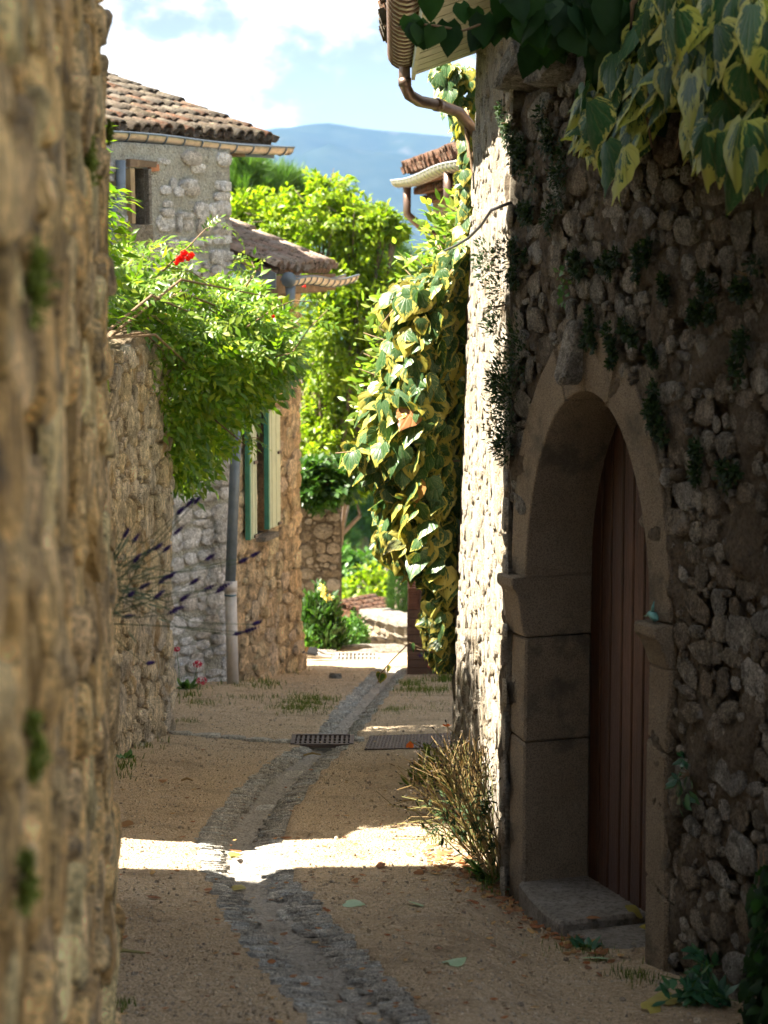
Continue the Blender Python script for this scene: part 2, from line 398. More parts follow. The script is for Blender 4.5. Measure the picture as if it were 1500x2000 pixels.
def plain(name, c, rough=0.6, metal=0.0, spec=0.4, var=0.25, sc=20, bump=0.15):
    t = NT(name)
    col = t.mix(t.rng(t.noise(sc, 5, 0.65), 0.4, 0.7, 0, 1), c, tuple(x * (1 - var) for x in c))
    return t.fin(col, rough, t.bump(t.noise(sc * 3, 4, 0.6), bump, 0.01), spec, metal)
M['zinc'] = plain('zinc', (0.50, 0.49, 0.46), 0.42, 0.55, 0.5, 0.35, 14)
M['zinc_blue'] = plain('zinc_blue', (0.16, 0.20, 0.24), 0.5, 0.3, 0.5, 0.25, 9)
M['copper'] = plain('brown_copper', (0.20, 0.135, 0.10), 0.38, 0.6, 0.5, 0.3, 16)
M['gutter_pale'] = plain('gutter_pale', (0.48, 0.41, 0.34), 0.40, 0.55, 0.5, 0.35, 14)
M['pvc'] = plain('pale_pipe', (0.55, 0.51, 0.47), 0.55, 0, 0.4, 0.2, 12)
M['tape'] = plain('blue_tape', (0.10, 0.18, 0.24), 0.5)
M['iron'] = plain('iron', (0.11, 0.085, 0.075), 0.6, 0.5, 0.4, 0.4, 25, 0.4)
M['grate_metal'] = plain('grate_metal', (0.36, 0.34, 0.31), 0.5, 0.4, 0.4, 0.4, 30, 0.4)
M['black'] = plain('black_rubber', (0.03, 0.028, 0.03), 0.5)
M['shutter'] = plain('shutter_paint', (0.44, 0.50, 0.34), 0.55, 0, 0.4, 0.12, 8)
M['shutter_edge'] = plain('shutter_edge', (0.07, 0.26, 0.18), 0.5, 0, 0.4, 0.2, 10)
M['soffit'] = plain('soffit_paint', (0.48, 0.49, 0.36), 0.6, 0, 0.3, 0.25, 7)
M['dark_gap'] = plain('dark_interior', (0.03, 0.026, 0.022), 0.9, 0, 0.1)
M['glass_grey'] = plain('grey_panel', (0.34, 0.35, 0.34), 0.5, 0, 0.4, 0.2, 8)
M['terracotta'] = plain('terracotta', (0.45, 0.19, 0.09), 0.8, 0, 0.2, 0.3, 12)
M['brick'] = plain('brick', (0.216, 0.102, 0.066), 0.9, 0, 0.2, 0.4, 10, 0.5)
M['verdigris'] = plain('verdigris', (0.12, 0.30, 0.28), 0.5, 0.3, 0.5, 0.5, 60)
M['fur_white'] = plain('white_fur', (0.375, 0.355, 0.325), 0.9, 0, 0.1, 0.08, 60, 0.4)
M['fur_black'] = plain('black_fur', (0.004, 0.004, 0.0045), 0.8, 0, 0.3, 0.2, 60, 0.4)

def wood_mat(name, c1, c2, axis='z', rough=0.55, spec=0.35):
    t = NT(name)
    s = {'z': (14, 14, 0.9), 'x': (0.9, 14, 14), 'y': (14, 0.9, 14)}[axis]
    r = t.rnd()
    col = t.mix(t.rng(t.noise(4, 6, 0.7, vec=t.scaled(*s)), 0.35, 0.68), c1, c2)
    col = t.mix(t.rng(r, 0, 1, 0, 0.5), col, tuple(x * 0.55 for x in c1))
    col = t.mix(t.rng(t.noise(1.6, 6, 0.75, vec=t.scaled(2, 2, .6)), 0.5, 0.68, 0, 0.45), col, tuple(min(.8, x * 1.9 + .02) for x in c1))
    col = t.mix(t.rng(t.noise(3, 5, 0.8, vec=t.scaled(30, 30, .7)), 0.58, 0.68, 0, 0.6), col, tuple(x * .35 for x in c2))
    return t.fin(col, rough, t.bump(t.noise(6, 6, 0.7, vec=t.scaled(*s)), 0.6, 0.012), spec)
M['door'] = wood_mat('door_wood', (0.085, 0.034, 0.014), (0.036, 0.015, 0.007), 'z', 0.42, 0.4)
M['beam'] = wood_mat('beam_wood', (0.24, 0.17, 0.11), (0.14, 0.095, 0.06), 'x', 0.8, 0.2)
M['post'] = wood_mat('post_wood', (0.46, 0.33, 0.19), (0.36, 0.25, 0.14), 'z', 0.85, 0.2)
M['crate'] = wood_mat('crate_wood', (0.162, 0.099, 0.068), (0.108, 0.063, 0.045), 'x', 0.85, 0.2)

def leaf_mat(name, tints, trans=0.35, rough=0.42, spec=0.45, tcol=None, brown=0.0):
    t = NT(name); r = t.rnd(); k = len(tints)
    col = t.ramp(r, [((i + 0.5) / k, c) for i, c in enumerate(tints)])
    col = t.mix(t.rng(t.noise(30, 3, 0.6), 0.4, 0.7, 0, 0.35), col, t.mix(1.0, col, (0.6, 0.65, 0.5), 'MULTIPLY'))
    if brown: col = t.mix(t.rng(t.noise(6, 3), 0.6, 0.68, 0, brown), col, (0.26, 0.12, 0.04))
    t.fin(col, rough, None, spec)
    tr = t.n('ShaderNodeBsdfTranslucent'); t.l(t.mix(1.0, col, tcol or (1.7, 1.9, 0.8), 'MULTIPLY'), tr.inputs['Color'])
    ms = t.n('ShaderNodeMixShader'); ms.inputs[0].default_value = trans
    t.l(t.b.outputs[0], ms.inputs[1]); t.l(tr.outputs[0], ms.inputs[2]); t.l(ms.outputs[0], t.out.inputs[0])
    return t.m
def ivy_mat(name, greens, creams, lo=-0.3, hi=0.85, trans=0.3, rough=0.38, dead=0.988):
    t = NT(name); r = t.rnd()
    ed = t.n('ShaderNodeAttribute'); ed.attribute_name = 'edge'; un = t.n('ShaderNodeAttribute'); un.attribute_name = 'ang'
    comb = t.n('ShaderNodeCombineXYZ'); t.l(t.math('MULTIPLY', un.outputs['Fac'], 4.5), comb.inputs[0])
    t.l(t.math('MULTIPLY', ed.outputs['Fac'], 1.1), comb.inputs[1]); t.l(t.math('MULTIPLY', r, 37.0), comb.inputs[2])
    nz = t.noise(2.6, 3, 0.6, vec=comb.outputs[0])
    v = t.math('ADD', ed.outputs['Fac'], t.math('MULTIPLY', t.math('SUBTRACT', nz, 0.5), 2.0))
    thr = t.rng(r, 0, 1, lo, hi, False)
    m = t.rng(t.math('SUBTRACT', v, thr), -0.02, 0.05)
    g = t.ramp(t.math('FRACT', t.math('MULTIPLY', r, 7.0)), [((i + .5) / len(greens), c) for i, c in enumerate(greens)])
    gp = t.mix(t.rng(t.noise(2.0, 2, 0.5, vec=t.scaled(2.4, 2.4, 1, comb.outputs[0])), 0.5, 0.56, 0, 0.75), g, t.mix(0.5, g, (0.14, 0.21, 0.11)))
    c = t.ramp(t.math('FRACT', t.math('MULTIPLY', r, 13.0)), [((i + .5) / len(creams), q) for i, q in enumerate(creams)])
    col = t.mix(m, c, gp)
    col = t.mix(t.rng(t.math('FRACT', t.math('MULTIPLY', r, 29.0)), dead, dead + .01), col, (0.30, 0.13, 0.05))
    vein = t.math('ABSOLUTE', t.math('SUBTRACT', t.math('FRACT', t.math('ADD', t.math('MULTIPLY', un.outputs['Fac'], 3.5), 0.5)), 0.5))
    col = t.mix(t.rng(vein, 0.0, 0.07, 0.45, 0.0), col, (0.26, 0.29, 0.10))
    t.fin(col, rough, t.bump(t.rng(vein, 0, 0.25), 0.25, 0.01), 0.35)
    tr = t.n('ShaderNodeBsdfTranslucent'); t.l(t.mix(1.0, col, (1.35, 1.35, 0.75), 'MULTIPLY'), tr.inputs['Color'])
    ms = t.n('ShaderNodeMixShader'); ms.inputs[0].default_value = trans
    t.l(t.b.outputs[0], ms.inputs[1]); t.l(tr.outputs[0], ms.inputs[2]); t.l(ms.outputs[0], t.out.inputs[0])
    return t.m
GREENS = [(0.022, 0.062, 0.014), (0.030, 0.085, 0.02), (0.04, 0.095, 0.032), (0.026, 0.074, 0.015)]
CREAMS = [(0.33, 0.29, 0.05), (0.38, 0.35, 0.085), (0.29, 0.27, 0.04), (0.36, 0.30, 0.06)]
M['ivy'] = ivy_mat('variegated_ivy', GREENS, CREAMS)
M['ivy_shade'] = ivy_mat('variegated_ivy_shade', [(0.035, 0.116, 0.041), (0.046, 0.150, 0.058), (0.035, 0.104, 0.046)], [(0.508, 0.543, 0.127), (0.601, 0.601, 0.196), (0.439, 0.497, 0.116)], -0.2, 0.9, 0.3, 0.48, 2.0)
M['ivy_dark'] = leaf_mat('dark_vine', [(0.018, 0.052, 0.014), (0.024, 0.068, 0.016), (0.014, 0.040, 0.016)], 0.4, 0.6, 0.2)
M['privet'] = leaf_mat('pale_shrub', [(0.130, 0.211, 0.028), (0.178, 0.259, 0.041), (0.275, 0.292, 0.049), (0.081, 0.162, 0.023)], 0.4)
M['trumpet'] = leaf_mat('trumpet_leaf', [(0.077, 0.158, 0.008), (0.113, 0.214, 0.011), (0.184, 0.269, 0.017), (0.061, 0.130, 0.008), (0.246, 0.296, 0.023)], 0.45)
M['cherry'] = leaf_mat('tree_leaf', [(0.139, 0.211, 0.007), (0.197, 0.266, 0.011), (0.254, 0.312, 0.019), (0.082, 0.149, 0.006)], 0.5)
M['darktree'] = leaf_mat('dark_leaf', [(0.021, 0.063, 0.008), (0.032, 0.084, 0.011), (0.042, 0.098, 0.014)], 0.3)
M['pine'] = leaf_mat('needle', [(0.043, 0.104, 0.017), (0.067, 0.142, 0.019), (0.086, 0.170, 0.023)], 0.25, 0.5)
M['cypress'] = leaf_mat('cypress_leaf', [(0.024, 0.068, 0.013), (0.040, 0.104, 0.016), (0.048, 0.128, 0.016)], 0.2, 0.6)
M['bush'] = leaf_mat('bush_leaf', [(0.032, 0.097, 0.013), (0.065, 0.156, 0.020), (0.097, 0.194, 0.032)], 0.35)
M['grass'] = leaf_mat('grass_blade', [(0.080, 0.128, 0.020), (0.120, 0.160, 0.032), (0.064, 0.112, 0.016), (0.192, 0.176, 0.064)], 0.35, 0.6, 0.2)
M['weed'] = leaf_mat('weed_leaf', [(0.05, 0.13, 0.02), (0.09, 0.19, 0.03), (0.06, 0.15, 0.04)], 0.3)
M['weed_blue'] = leaf_mat('bluish_leaf', [(0.03, 0.10, 0.055), (0.04, 0.13, 0.07), (0.05, 0.13, 0.05)], 0.25)
M['tuft'] = leaf_mat('wall_tuft', [(0.015, 0.034, 0.011), (0.022, 0.045, 0.013), (0.030, 0.053, 0.015)], 0.2, 0.6, 0.2)
M['moss'] = leaf_mat('moss', [(0.112, 0.136, 0.032), (0.144, 0.176, 0.040)], 0.15, 0.9, 0.1)
M['drystem'] = leaf_mat('dry_stem', [(0.30, 0.20, 0.10), (0.36, 0.27, 0.13), (0.24, 0.17, 0.09), (0.26, 0.26, 0.11)], 0.2, 0.8, 0.1)
M['seedhead'] = plain('seed_head', (0.06, 0.045, 0.03), 0.9)
M['dryleaf'] = leaf_mat('dry_leaf', [(0.26, 0.10, 0.04), (0.34, 0.17, 0.07), (0.20, 0.09, 0.045), (0.40, 0.25, 0.10)], 0.2, 0.7, 0.2, (1.3, 1.2, 0.9))
M['greenleaf'] = leaf_mat('fallen_green_leaf', [(0.22, 0.36, 0.24), (0.30, 0.42, 0.26)], 0.2, 0.5)
M['yellowleaf'] = leaf_mat('fallen_yellow_leaf', [(0.36, 0.30, 0.06), (0.30, 0.25, 0.07)], 0.2, 0.6)
M['red_petal'] = leaf_mat('red_petal', [(0.75, 0.03, 0.015), (0.62, 0.02, 0.02)], 0.3, 0.5, 0.2, (1.2, 1.0, 1.0))
M['orange_petal'] = leaf_mat('orange_petal', [(0.85, 0.17, 0.02), (0.80, 0.22, 0.04)], 0.35, 0.6, 0.2, (1.1, 1.0, 1.0))
M['pink_petal'] = leaf_mat('crimson_petal', [(0.60, 0.04, 0.09), (0.50, 0.03, 0.08)], 0.3, 0.6, 0.2, (1.1, 1, 1))
M['yellow_petal'] = leaf_mat('yellow_petal', [(0.75, 0.66, 0.15), (0.70, 0.60, 0.2)], 0.3, 0.6, 0.2, (1.1, 1, 1))
M['purple'] = leaf_mat('lavender_flower', [(0.048, 0.028, 0.112), (0.064, 0.036, 0.144), (0.036, 0.024, 0.080)], 0.15, 0.8, 0.1, (1.1, 1, 1.2))
M['lav_stem'] = leaf_mat('lavender_stem', [(0.10, 0.14, 0.08), (0.13, 0.16, 0.10)], 0.1, 0.8, 0.1)
M['bark'] = plain('bark', (0.20, 0.155, 0.12), 0.9, 0, 0.1, 0.5, 14, 0.6)
M['vine_stem'] = plain('vine_stem', (0.22, 0.15, 0.09), 0.85, 0, 0.15, 0.4, 20, 0.4)
def hill_mat(name, cs, sc):
    t = NT(name)
    col = t.mix(t.rng(t.noise(sc, 8, 0.7), 0.40, 0.60), cs[0], cs[1])
    col = t.mix(t.rng(t.noise(sc * 0.35, 8, 0.72), 0.56, 0.66, 0, 0.8), col, cs[2])
    return t.fin(col, 1.0, None, 0.0)
M['mountain'] = hill_mat('mountain_wood', [(0.012, 0.021, 0.008), (0.020, 0.029, 0.013), (0.063, 0.060, 0.048)], 0.012)
M['hill'] = hill_mat('hill_wood', [(0.014, 0.032, 0.008), (0.032, 0.052, 0.014), (0.063, 0.077, 0.028)], 0.03)
M['terrain'] = hill_mat('terrain_grass', [(0.05, 0.09, 0.02), (0.08, 0.12, 0.03), (0.14, 0.14, 0.06)], 0.05)
M['forest'] = leaf_mat('forest_crown', [(0.02, 0.05, 0.012), (0.03, 0.07, 0.016), (0.05, 0.095, 0.02)], 0.15, 0.8, 0.1)
# ---------------------------------------------------------------- rubble masonry
def stone_variants(name, mat, n=16, seed=1, power=3.2, rough=0.16, smooth=False, poly=.45):
    """unit stones: broken outline, chamfered shoulder, tilted faceted face; all share one topology"""
    out = []; r = np.random.default_rng(seed); k = 9
    for q in range(n):
        m = int(r.integers(4, 7)); ca = np.sort((np.arange(m) + r.uniform(-.22, .22, m)) / m * 2 * math.pi + r.uniform(0, 6.28))
        cr = .56 * (1 + r.uniform(-rough, rough, m)); cx, cy = np.cos(ca) * cr, np.sin(ca) * cr
        an = (np.arange(k) + r.uniform(-0.2, 0.2, k)) / k * 2 * math.pi
        pts = []
        for t in an:                                   # the outline is a rough polygon with chipped corners
            best = 9.0
            for i in range(m):
                j = (i + 1) % m; ex, ey = cx[j] - cx[i], cy[j] - cy[i]; den = math.cos(t) * ey - math.sin(t) * ex
                if abs(den) > 1e-6:
                    d = (cx[i] * ey - cy[i] * ex) / den
                    if d > 0: best = min(best, d)
            c, s_ = abs(math.cos(t)), abs(math.sin(t)); box = 0.5 / (c ** power + s_ ** power) ** (1 / power)
            pts.append(min(best, .62) * poly + box * (1 - poly) * (1 + r.uniform(-rough * .5, rough * .4)))
        rad = np.array(pts); c, s_ = np.cos(an), np.sin(an)
        ring0 = np.stack([c * rad, s_ * rad, np.full(k, -0.5)], -1)
        ring1 = np.stack([c * rad * 0.97, s_ * rad * 0.97, 0.62 + r.uniform(-0.28, 0.18, k)], -1)
        ring2 = np.stack([c * rad * 0.80, s_ * rad * 0.80, 0.92 + r.uniform(-0.16, 0.14, k)], -1)
        tl = r.uniform(-.6, .6, 2)
        for g in (ring1, ring2): g[:, 2] += g[:, 0] * tl[0] + g[:, 1] * tl[1]
        ring2[:, :2] += r.uniform(-0.05, 0.05, (k, 2))
        o = r.uniform(-.22, .22, 2); ctr = np.array([[o[0], o[1], .98 + o[0] * tl[0] + o[1] * tl[1] + r.uniform(-.12, .12)]])
        V = np.concatenate([ring0, ring1, ring2, ctr])
        Fc = []
        for a in range(2):
            for i in range(k):
                j = (i + 1) % k
                Fc += [[a * k + i, a * k + j, (a + 1) * k + j], [a * k + i, (a + 1) * k + j, (a + 1) * k + i]]
        for i in range(k): Fc.append([2 * k + i, 2 * k + (i + 1) % k, 3 * k])
        out.append(mesh_np(name, V, np.array(Fc), mat, smooth))
    return out

def joined(name, variants, mats4, idx, mat, parent, kind='stuff', smooth=False):
    if not len(mats4): return None
    A = np.array([[list(r) for r in m] for m in mats4], dtype=np.float64)
    Vs = []; Fs = []; off = 0
    cache = {}
    for q in range(len(variants)):
        me = variants[q]; v = np.empty(len(me.vertices) * 3, np.float32); me.vertices.foreach_get('co', v)
        f = np.empty(len(me.loops), np.int32); me.loops.foreach_get('vertex_index', f)
        cache[q] = (v.reshape(-1, 3), f.reshape(len(me.polygons), -1))
    idx = np.asarray(idx)
    for q in range(len(variants)):
        sel = np.where(idx == q)[0]
        if not len(sel): continue
        v, f = cache[q]
        W = np.einsum('nij,vj->nvi', A[sel, :3, :3], v) + A[sel, None, :3, 3]
        Vs.append(W.reshape(-1, 3))
        Fs.append((f[None] + (off + np.arange(len(sel)) * len(v))[:, None, None]).reshape(-1, f.shape[1]))
        off += len(sel) * len(v)
    me = mesh_np(name, np.concatenate(Vs), np.concatenate(Fs), mat, smooth)
    return link(name, me, parent, kind=kind)

def rubble_cells(t0, t1, z0, z1, size, seed, aspect=1.35, skip=0.0, wob=0.05):
    r = np.random.default_rng(seed); cells = []; z = z0; row = 0
    while z < z1:
        h = size * r.uniform(0.6, 1.35); t = t0 - r.uniform(0, size); ph = r.uniform(0, 6)
        while t < t1:
            w = size * aspect * r.uniform(0.5, 1.6)
            zz = z + wob * math.sin(t * 2.3 + ph) + r.uniform(-.12, .12) * h
            if r.random() >= skip:
                if h > size * 1.05 and r.random() < 0.45:
                    k = r.uniform(0.4, 0.6)
                    cells.append((t + w / 2, zz + h * k / 2, w, h * k)); cells.append((t + w / 2 + r.uniform(-.1, .1) * w, zz + h * (k + 1) / 2, w * r.uniform(.7, 1.05), h * (1 - k)))
                else: cells.append((t + w / 2, zz + h / 2, w, h))
            t += w
        z += h; row += 1
    return cells

def dart_cells(t0, t1, z0, z1, big, small, n, seed, aspect=(1.0, 2.0), pack=0.80):
    """stones thrown on the wall at random, large ones first, none on another"""
    r = np.random.default_rng(seed); S = np.sort(big * (small / big) ** (r.random(n) ** .75))[::-1]
    T = np.empty(0); Z = np.empty(0); A = np.empty(0); B = np.empty(0); out = []
    for s in S:
        for _ in range(14):
            t, z = r.uniform(t0, t1), r.uniform(z0, z1); w = s * r.uniform(*aspect); h = s * r.uniform(.75, 1.1)
            if len(T):
                q = (np.abs(T - t) / ((A + w) * .5 * pack)) ** 3 + (np.abs(Z - z) / ((B + h) * .5 * pack)) ** 3
                if (q < 1).any(): continue
            T = np.append(T, t); Z = np.append(Z, z); A = np.append(A, w); B = np.append(B, h); out.append((t, z, w, h)); break
    return out

def in_frame(p, m=50):
    if p.y < 0.6: return False
    x, y = proj(p); return -m < x < 1500 + m and -m < y < 2000 + m

def lay_stones(face, cells, variants, mat, parent, prot=(0.015, 0.05), keep=None, dfn=None, nobj=300, fill=0.93, seed=3, seen=None, name='stone', rotj=0.12, tmax=None):
    r = np.random.default_rng(seed); items = []
    for (t, z, w, h) in cells:
        if keep and not keep(t, z): continue
        if tmax is not None and t + w / 2 > tmax: t = tmax - w / 2
        d = dfn(t, z) if dfn else 0.0
        p = face.pt(t, z, d)
        if not in_frame(p): continue
        pr = r.uniform(*prot); pr = pr if pr > .004 else .004
        m = face.mat4(t, z, d + 0.004, r.uniform(-rotj, rotj), (w * fill * r.uniform(.85, 1.04), h * fill * r.uniform(.85, 1.06), pr))
        vis = w * h / (p.y ** 2) * (1.0 if (seen is None or seen(p)) else 0.0)
        items.append((vis, m, int(r.integers(len(variants)))))
    items.sort(key=lambda q: -q[0])
    big = [q for q in items[:nobj] if q[0] > 0]
    for vis, m, q in big:
        o = link(name, variants[q], parent)
        o.matrix_basis = m if parent is None else m
    rest = [q for q in items if not (q[0] > 0)] + [q for q in items[nobj:] if q[0] > 0]
    if rest: joined('small_stones', variants, [q[1] for q in rest], [q[2] for q in rest], mat, parent)
    return len(big), len(rest)

def wall_sheet(name, face, t0, t1, zb, zt, mat, parent, res=0.05, amp=0.02, freq=5.0, thick=0.4, dfn=None, hole=None, seed=2, edge_rag=0.0, pits=0.0):
    """the mortared core: a displaced front, with top, ends and back, as one mesh"""
    nt = max(2, int((t1 - t0) / res)); nz = max(2, int((zt((t0 + t1) / 2) - zb) / res))
    T = np.linspace(t0, t1, nt + 1)
    top = np.array([zt(t) for t in T])
    if edge_rag: top = top + edge_rag * fbm2(T, T * 0 + seed, 4.0, 4, seed)
    K = np.linspace(0, 1, nz + 1)
    TT = np.repeat(T[:, None], nz + 1, 1); ZZ = zb + (top[:, None] - zb) * K[None]
    D = amp * fbm(np.stack([TT * freq, ZZ * freq, TT * 0 + seed * 3.1], -1), 5, seed)
    if pits: D = D - pits * sstep(.18, .42, fbm(np.stack([TT * 9, ZZ * 7, TT * 0 + seed], -1), 3, seed + 9))
    if dfn is not None: D = D + np.vectorize(dfn)(TT, ZZ)
    X = face.O.x + face.u.x * TT + face.n.x * D; Y = face.O.y + face.u.y * TT + face.n.y * D
    V = np.stack([X, Y, ZZ], -1).reshape(-1, 3)
    I = np.arange((nt + 1) * (nz + 1)).reshape(nt + 1, nz + 1)
    Q = np.stack([I[:-1, :-1], I[1:, :-1], I[1:, 1:], I[:-1, 1:]], -1).reshape(-1, 4)
    if hole is not None:
        tc = (TT[:-1, :-1] + TT[1:, 1:]) / 2; zc = (ZZ[:-1, :-1] + ZZ[1:, 1:]) / 2
        Q = Q[~np.vectorize(hole)(tc, zc).ravel()]
    # closure
    loop = list(I[:, 0]) + list(I[-1, 1:]) + list(I[-2::-1, -1]) + list(I[0, -2:0:-1])
    bx = V[loop].copy(); bt = TT.reshape(-1)[loop]
    bx[:, 0] = face.O.x + face.u.x * bt - face.n.x * thick; bx[:, 1] = face.O.y + face.u.y * bt - face.n.y * thick
    nb = len(V); V2 = np.concatenate([V, bx]); m = len(loop)
    S = np.array([[loop[i], nb + i, nb + (i + 1) % m, loop[(i + 1) % m]] for i in range(m)])
    c = [nb, nb + nt, nb + nt + nz, nb + 2 * nt + nz]
    extra = [[c[0], c[3], c[2], c[1]]] if hole is None else []
    Fq = np.concatenate([Q, S] + ([np.array(extra)] if extra else []))
    me = mesh_np(name, V2, Fq, mat, True)
    o = link(name, me, parent)
    return o

# ---------------------------------------------------------------- canal tiles, gutters
def tile_mesh(name, mat, L=0.40, w0=0.085, w1=0.065, th=0.016, seg=5, up=True):
    V = []; 
    for y, w in ((0, w0), (L, w1)):
        for rr in (w, w - th):
            for i in range(seg + 1):
                a = math.pi * i / seg
                V.append((math.cos(a) * rr, y, math.sin(a) * rr * 1.0 * (1 if up else -1)))
    n = seg + 1; Fc = []
    for i in range(seg):
        Fc += [[i, i + 1, 2 * n + i + 1, 2 * n + i], [n + i + 1, n + i, 3 * n + i, 3 * n + i + 1], [i + 1, i, n + i, n + i + 1], [2 * n + i, 2 * n + i + 1, 3 * n + i + 1, 3 * n + i]]
    return mesh_np(name, np.array(V), np.array(Fc), mat)

def tile_roof(parent, E, along, up, nx, ny, sx, sy, mat, seed, name='tile', keep=None, base_mat=None, L=0.40, w0=0.085, limit=300, under=True):
    """E: lower corner, along: unit vector along the eave, up: unit vector up the slope"""
    r = np.random.default_rng(seed); al = Vector(along).normalized(); upv = Vector(up).normalized(); nn = al.cross(upv)
    if nn.z < 0: nn = -nn
    vu = [tile_mesh(name, mat, L * q, w0 * k, w0 * .78 * k) for q, k in ((1, 1), (1.04, .96), (.97, 1.04), (1.02, 1.07))]
    vd = tile_mesh('trough_tile', mat, L, w0, w0 * .8, up=False)
    b = MB(); W = nx * sx; H = ny * sy + L * .6
    pts = [Vector(E) - nn * .02 - al * .06 + upv * .05, Vector(E) - nn * .02 + al * (W - .0) + upv * .05]
    b.add([pts[0], pts[1], pts[1] + upv * H, pts[0] + upv * H, pts[0] - nn * .05, pts[1] - nn * .05, pts[1] + upv * H - nn * .05, pts[0] + upv * H - nn * .05],
          [(0, 1, 2, 3), (7, 6, 5, 4), (0, 4, 5, 1), (1, 5, 6, 2), (2, 6, 7, 3), (3, 7, 4, 0)])
    roof = b.build('roof', base_mat or mat, parent)
    cnt = 0
    def basis(p, jit, lift):
        a = al; c = nn; u2 = (upv + c * lift + a * jit).normalized(); a2 = u2.cross(c).normalized()
        if a2.dot(al) < 0: a2 = -a2
        c2 = a2.cross(u2)
        if c2.z < 0: c2 = -c2
        return Matrix(((a2.x, u2.x, c2.x, p.x), (a2.y, u2.y, c2.y, p.y), (a2.z, u2.z, c2.z, p.z), (0, 0, 0, 1)))
    lvl = roof
    for j in range(ny):
        for i in range(nx):
            p = Vector(E) + al * (i * sx + sx * .3 + r.uniform(-.012, .012)) + upv * (j * sy + r.uniform(-.03, .03)) + nn * (.018 + r.uniform(0, .014))
            if keep and not keep(p): continue
            if cnt < limit:
                o = link(name, vu[int(r.integers(4))], lvl); o.matrix_basis = basis(p, r.uniform(-.05, .05), -.03 + r.uniform(-.02, .03)); cnt += 1
            if j == 0 and under and cnt < limit:
                o = link('trough_tile', vd, lvl); o.matrix_basis = basis(p + al * sx * .5 + nn * .03 - upv * .02, 0, 0); cnt += 1
    return roof

def gutter(parent, a, b, rad, mat, mat_rim, step=0.22, name='gutter', wob=0.0, seg=8, drop=Vector((0, 0, -1)), ring='bracket', ring_r=0.006):
    """half-round gutter from a to b (centre of the open top), with bracket rings as parts and a rolled lip"""
    a, b = Vector(a), Vector(b); d = (b - a); L = d.length; d.normalize(); side = d.cross(Vector((0, 0, 1))).normalized()
    n = max(2, int(L / 0.1)); V = []; Fc = []; m = seg + 1
    def cen(k):
        return a + d * (L * k) + Vector((0, 0, wob * math.sin(k * 7.0)))
    for i in range(n + 1):
        c = cen(i / n)
        for rr in (rad, rad - 0.004):
            for j in range(m):
                an = math.pi + math.pi * j / seg
                V.append(tuple(c + side * math.cos(an) * rr + Vector((0, 0, math.sin(an) * rr))))
    for i in range(n):
        for j in range(seg):
            p = i * 2 * m + j; q = p + 2 * m
            Fc.append([p, p + 1, q + 1, q]); Fc.append([p + m + 1, p + m, q + m, q + m + 1])
    for e in (0, n):
        for j in range(seg): p = e * 2 * m + j; Fc.append([p, p + m, p + m + 1, p + 1])
    g = link(name, mesh_np(name, np.array(V), np.array(Fc), mat, True), parent)
    for sgn in (-1, 1):
        lp = MB(); lp.tube([cen(i / n) + side * rad * sgn for i in range(n + 1)], 0.011, 6); lp.build('lip', mat_rim, g, True)
    k = int(L / step)
    for q in range(1, k + 1):
        c = cen((q - .5) / k); rb = MB()
        rb.tube([c + side * math.cos(math.pi + math.pi * j / seg) * (rad + .003) + Vector((0, 0, math.sin(math.pi + math.pi * j / seg) * (rad + .003))) for j in range(m)], ring_r, 4)
        rb.build(ring, mat_rim, g, True)
    return g

# ---------------------------------------------------------------- ground of the lane
def chan_line():
    Lp = [(640, 2120), (610, 2000), (540, 1920), (470, 1845), (412, 1740), (384, 1690), (378, 1640), (420, 1575), (490, 1510), (548, 1470), (607, 1440), (662, 1370), (712, 1325), (735, 1300)]
    Rp = [(960, 2120), (862, 2000), (765, 1900), (660, 1800), (570, 1700), (552, 1640), (578, 1580), (632, 1505), (668, 1470), (695, 1440), (742, 1380), (785, 1325), (800, 1300)]
    def plane_hit(px, py):
        r = ray(px, py); k = (CAMZ - 1.155) / (-(r.z) - 0.125 * r.y); return (r.x * k, r.y * k)
    A = [plane_hit(*p) for p in Lp]; B = [plane_hit(*p) for p in Rp]
    ys = np.arange(6.3, 23.6, 0.05)
    xl = np.interp(ys, [p[1] for p in A], [p[0] for p in A]); xr = np.interp(ys, [p[1] for p in B], [p[0] for p in B])
    ker = np.ones(13) / 13
    xl = np.convolve(np.pad(xl, 6, mode='edge'), ker, 'valid'); xr = np.convolve(np.pad(xr, 6, mode='edge'), ker, 'valid')
    return ys, xl, xr
CH_Y, CH_L, CH_R = chan_line()
def chan_at(y):
    return np.interp(y, CH_Y, CH_L), np.interp(y, CH_Y, CH_R)

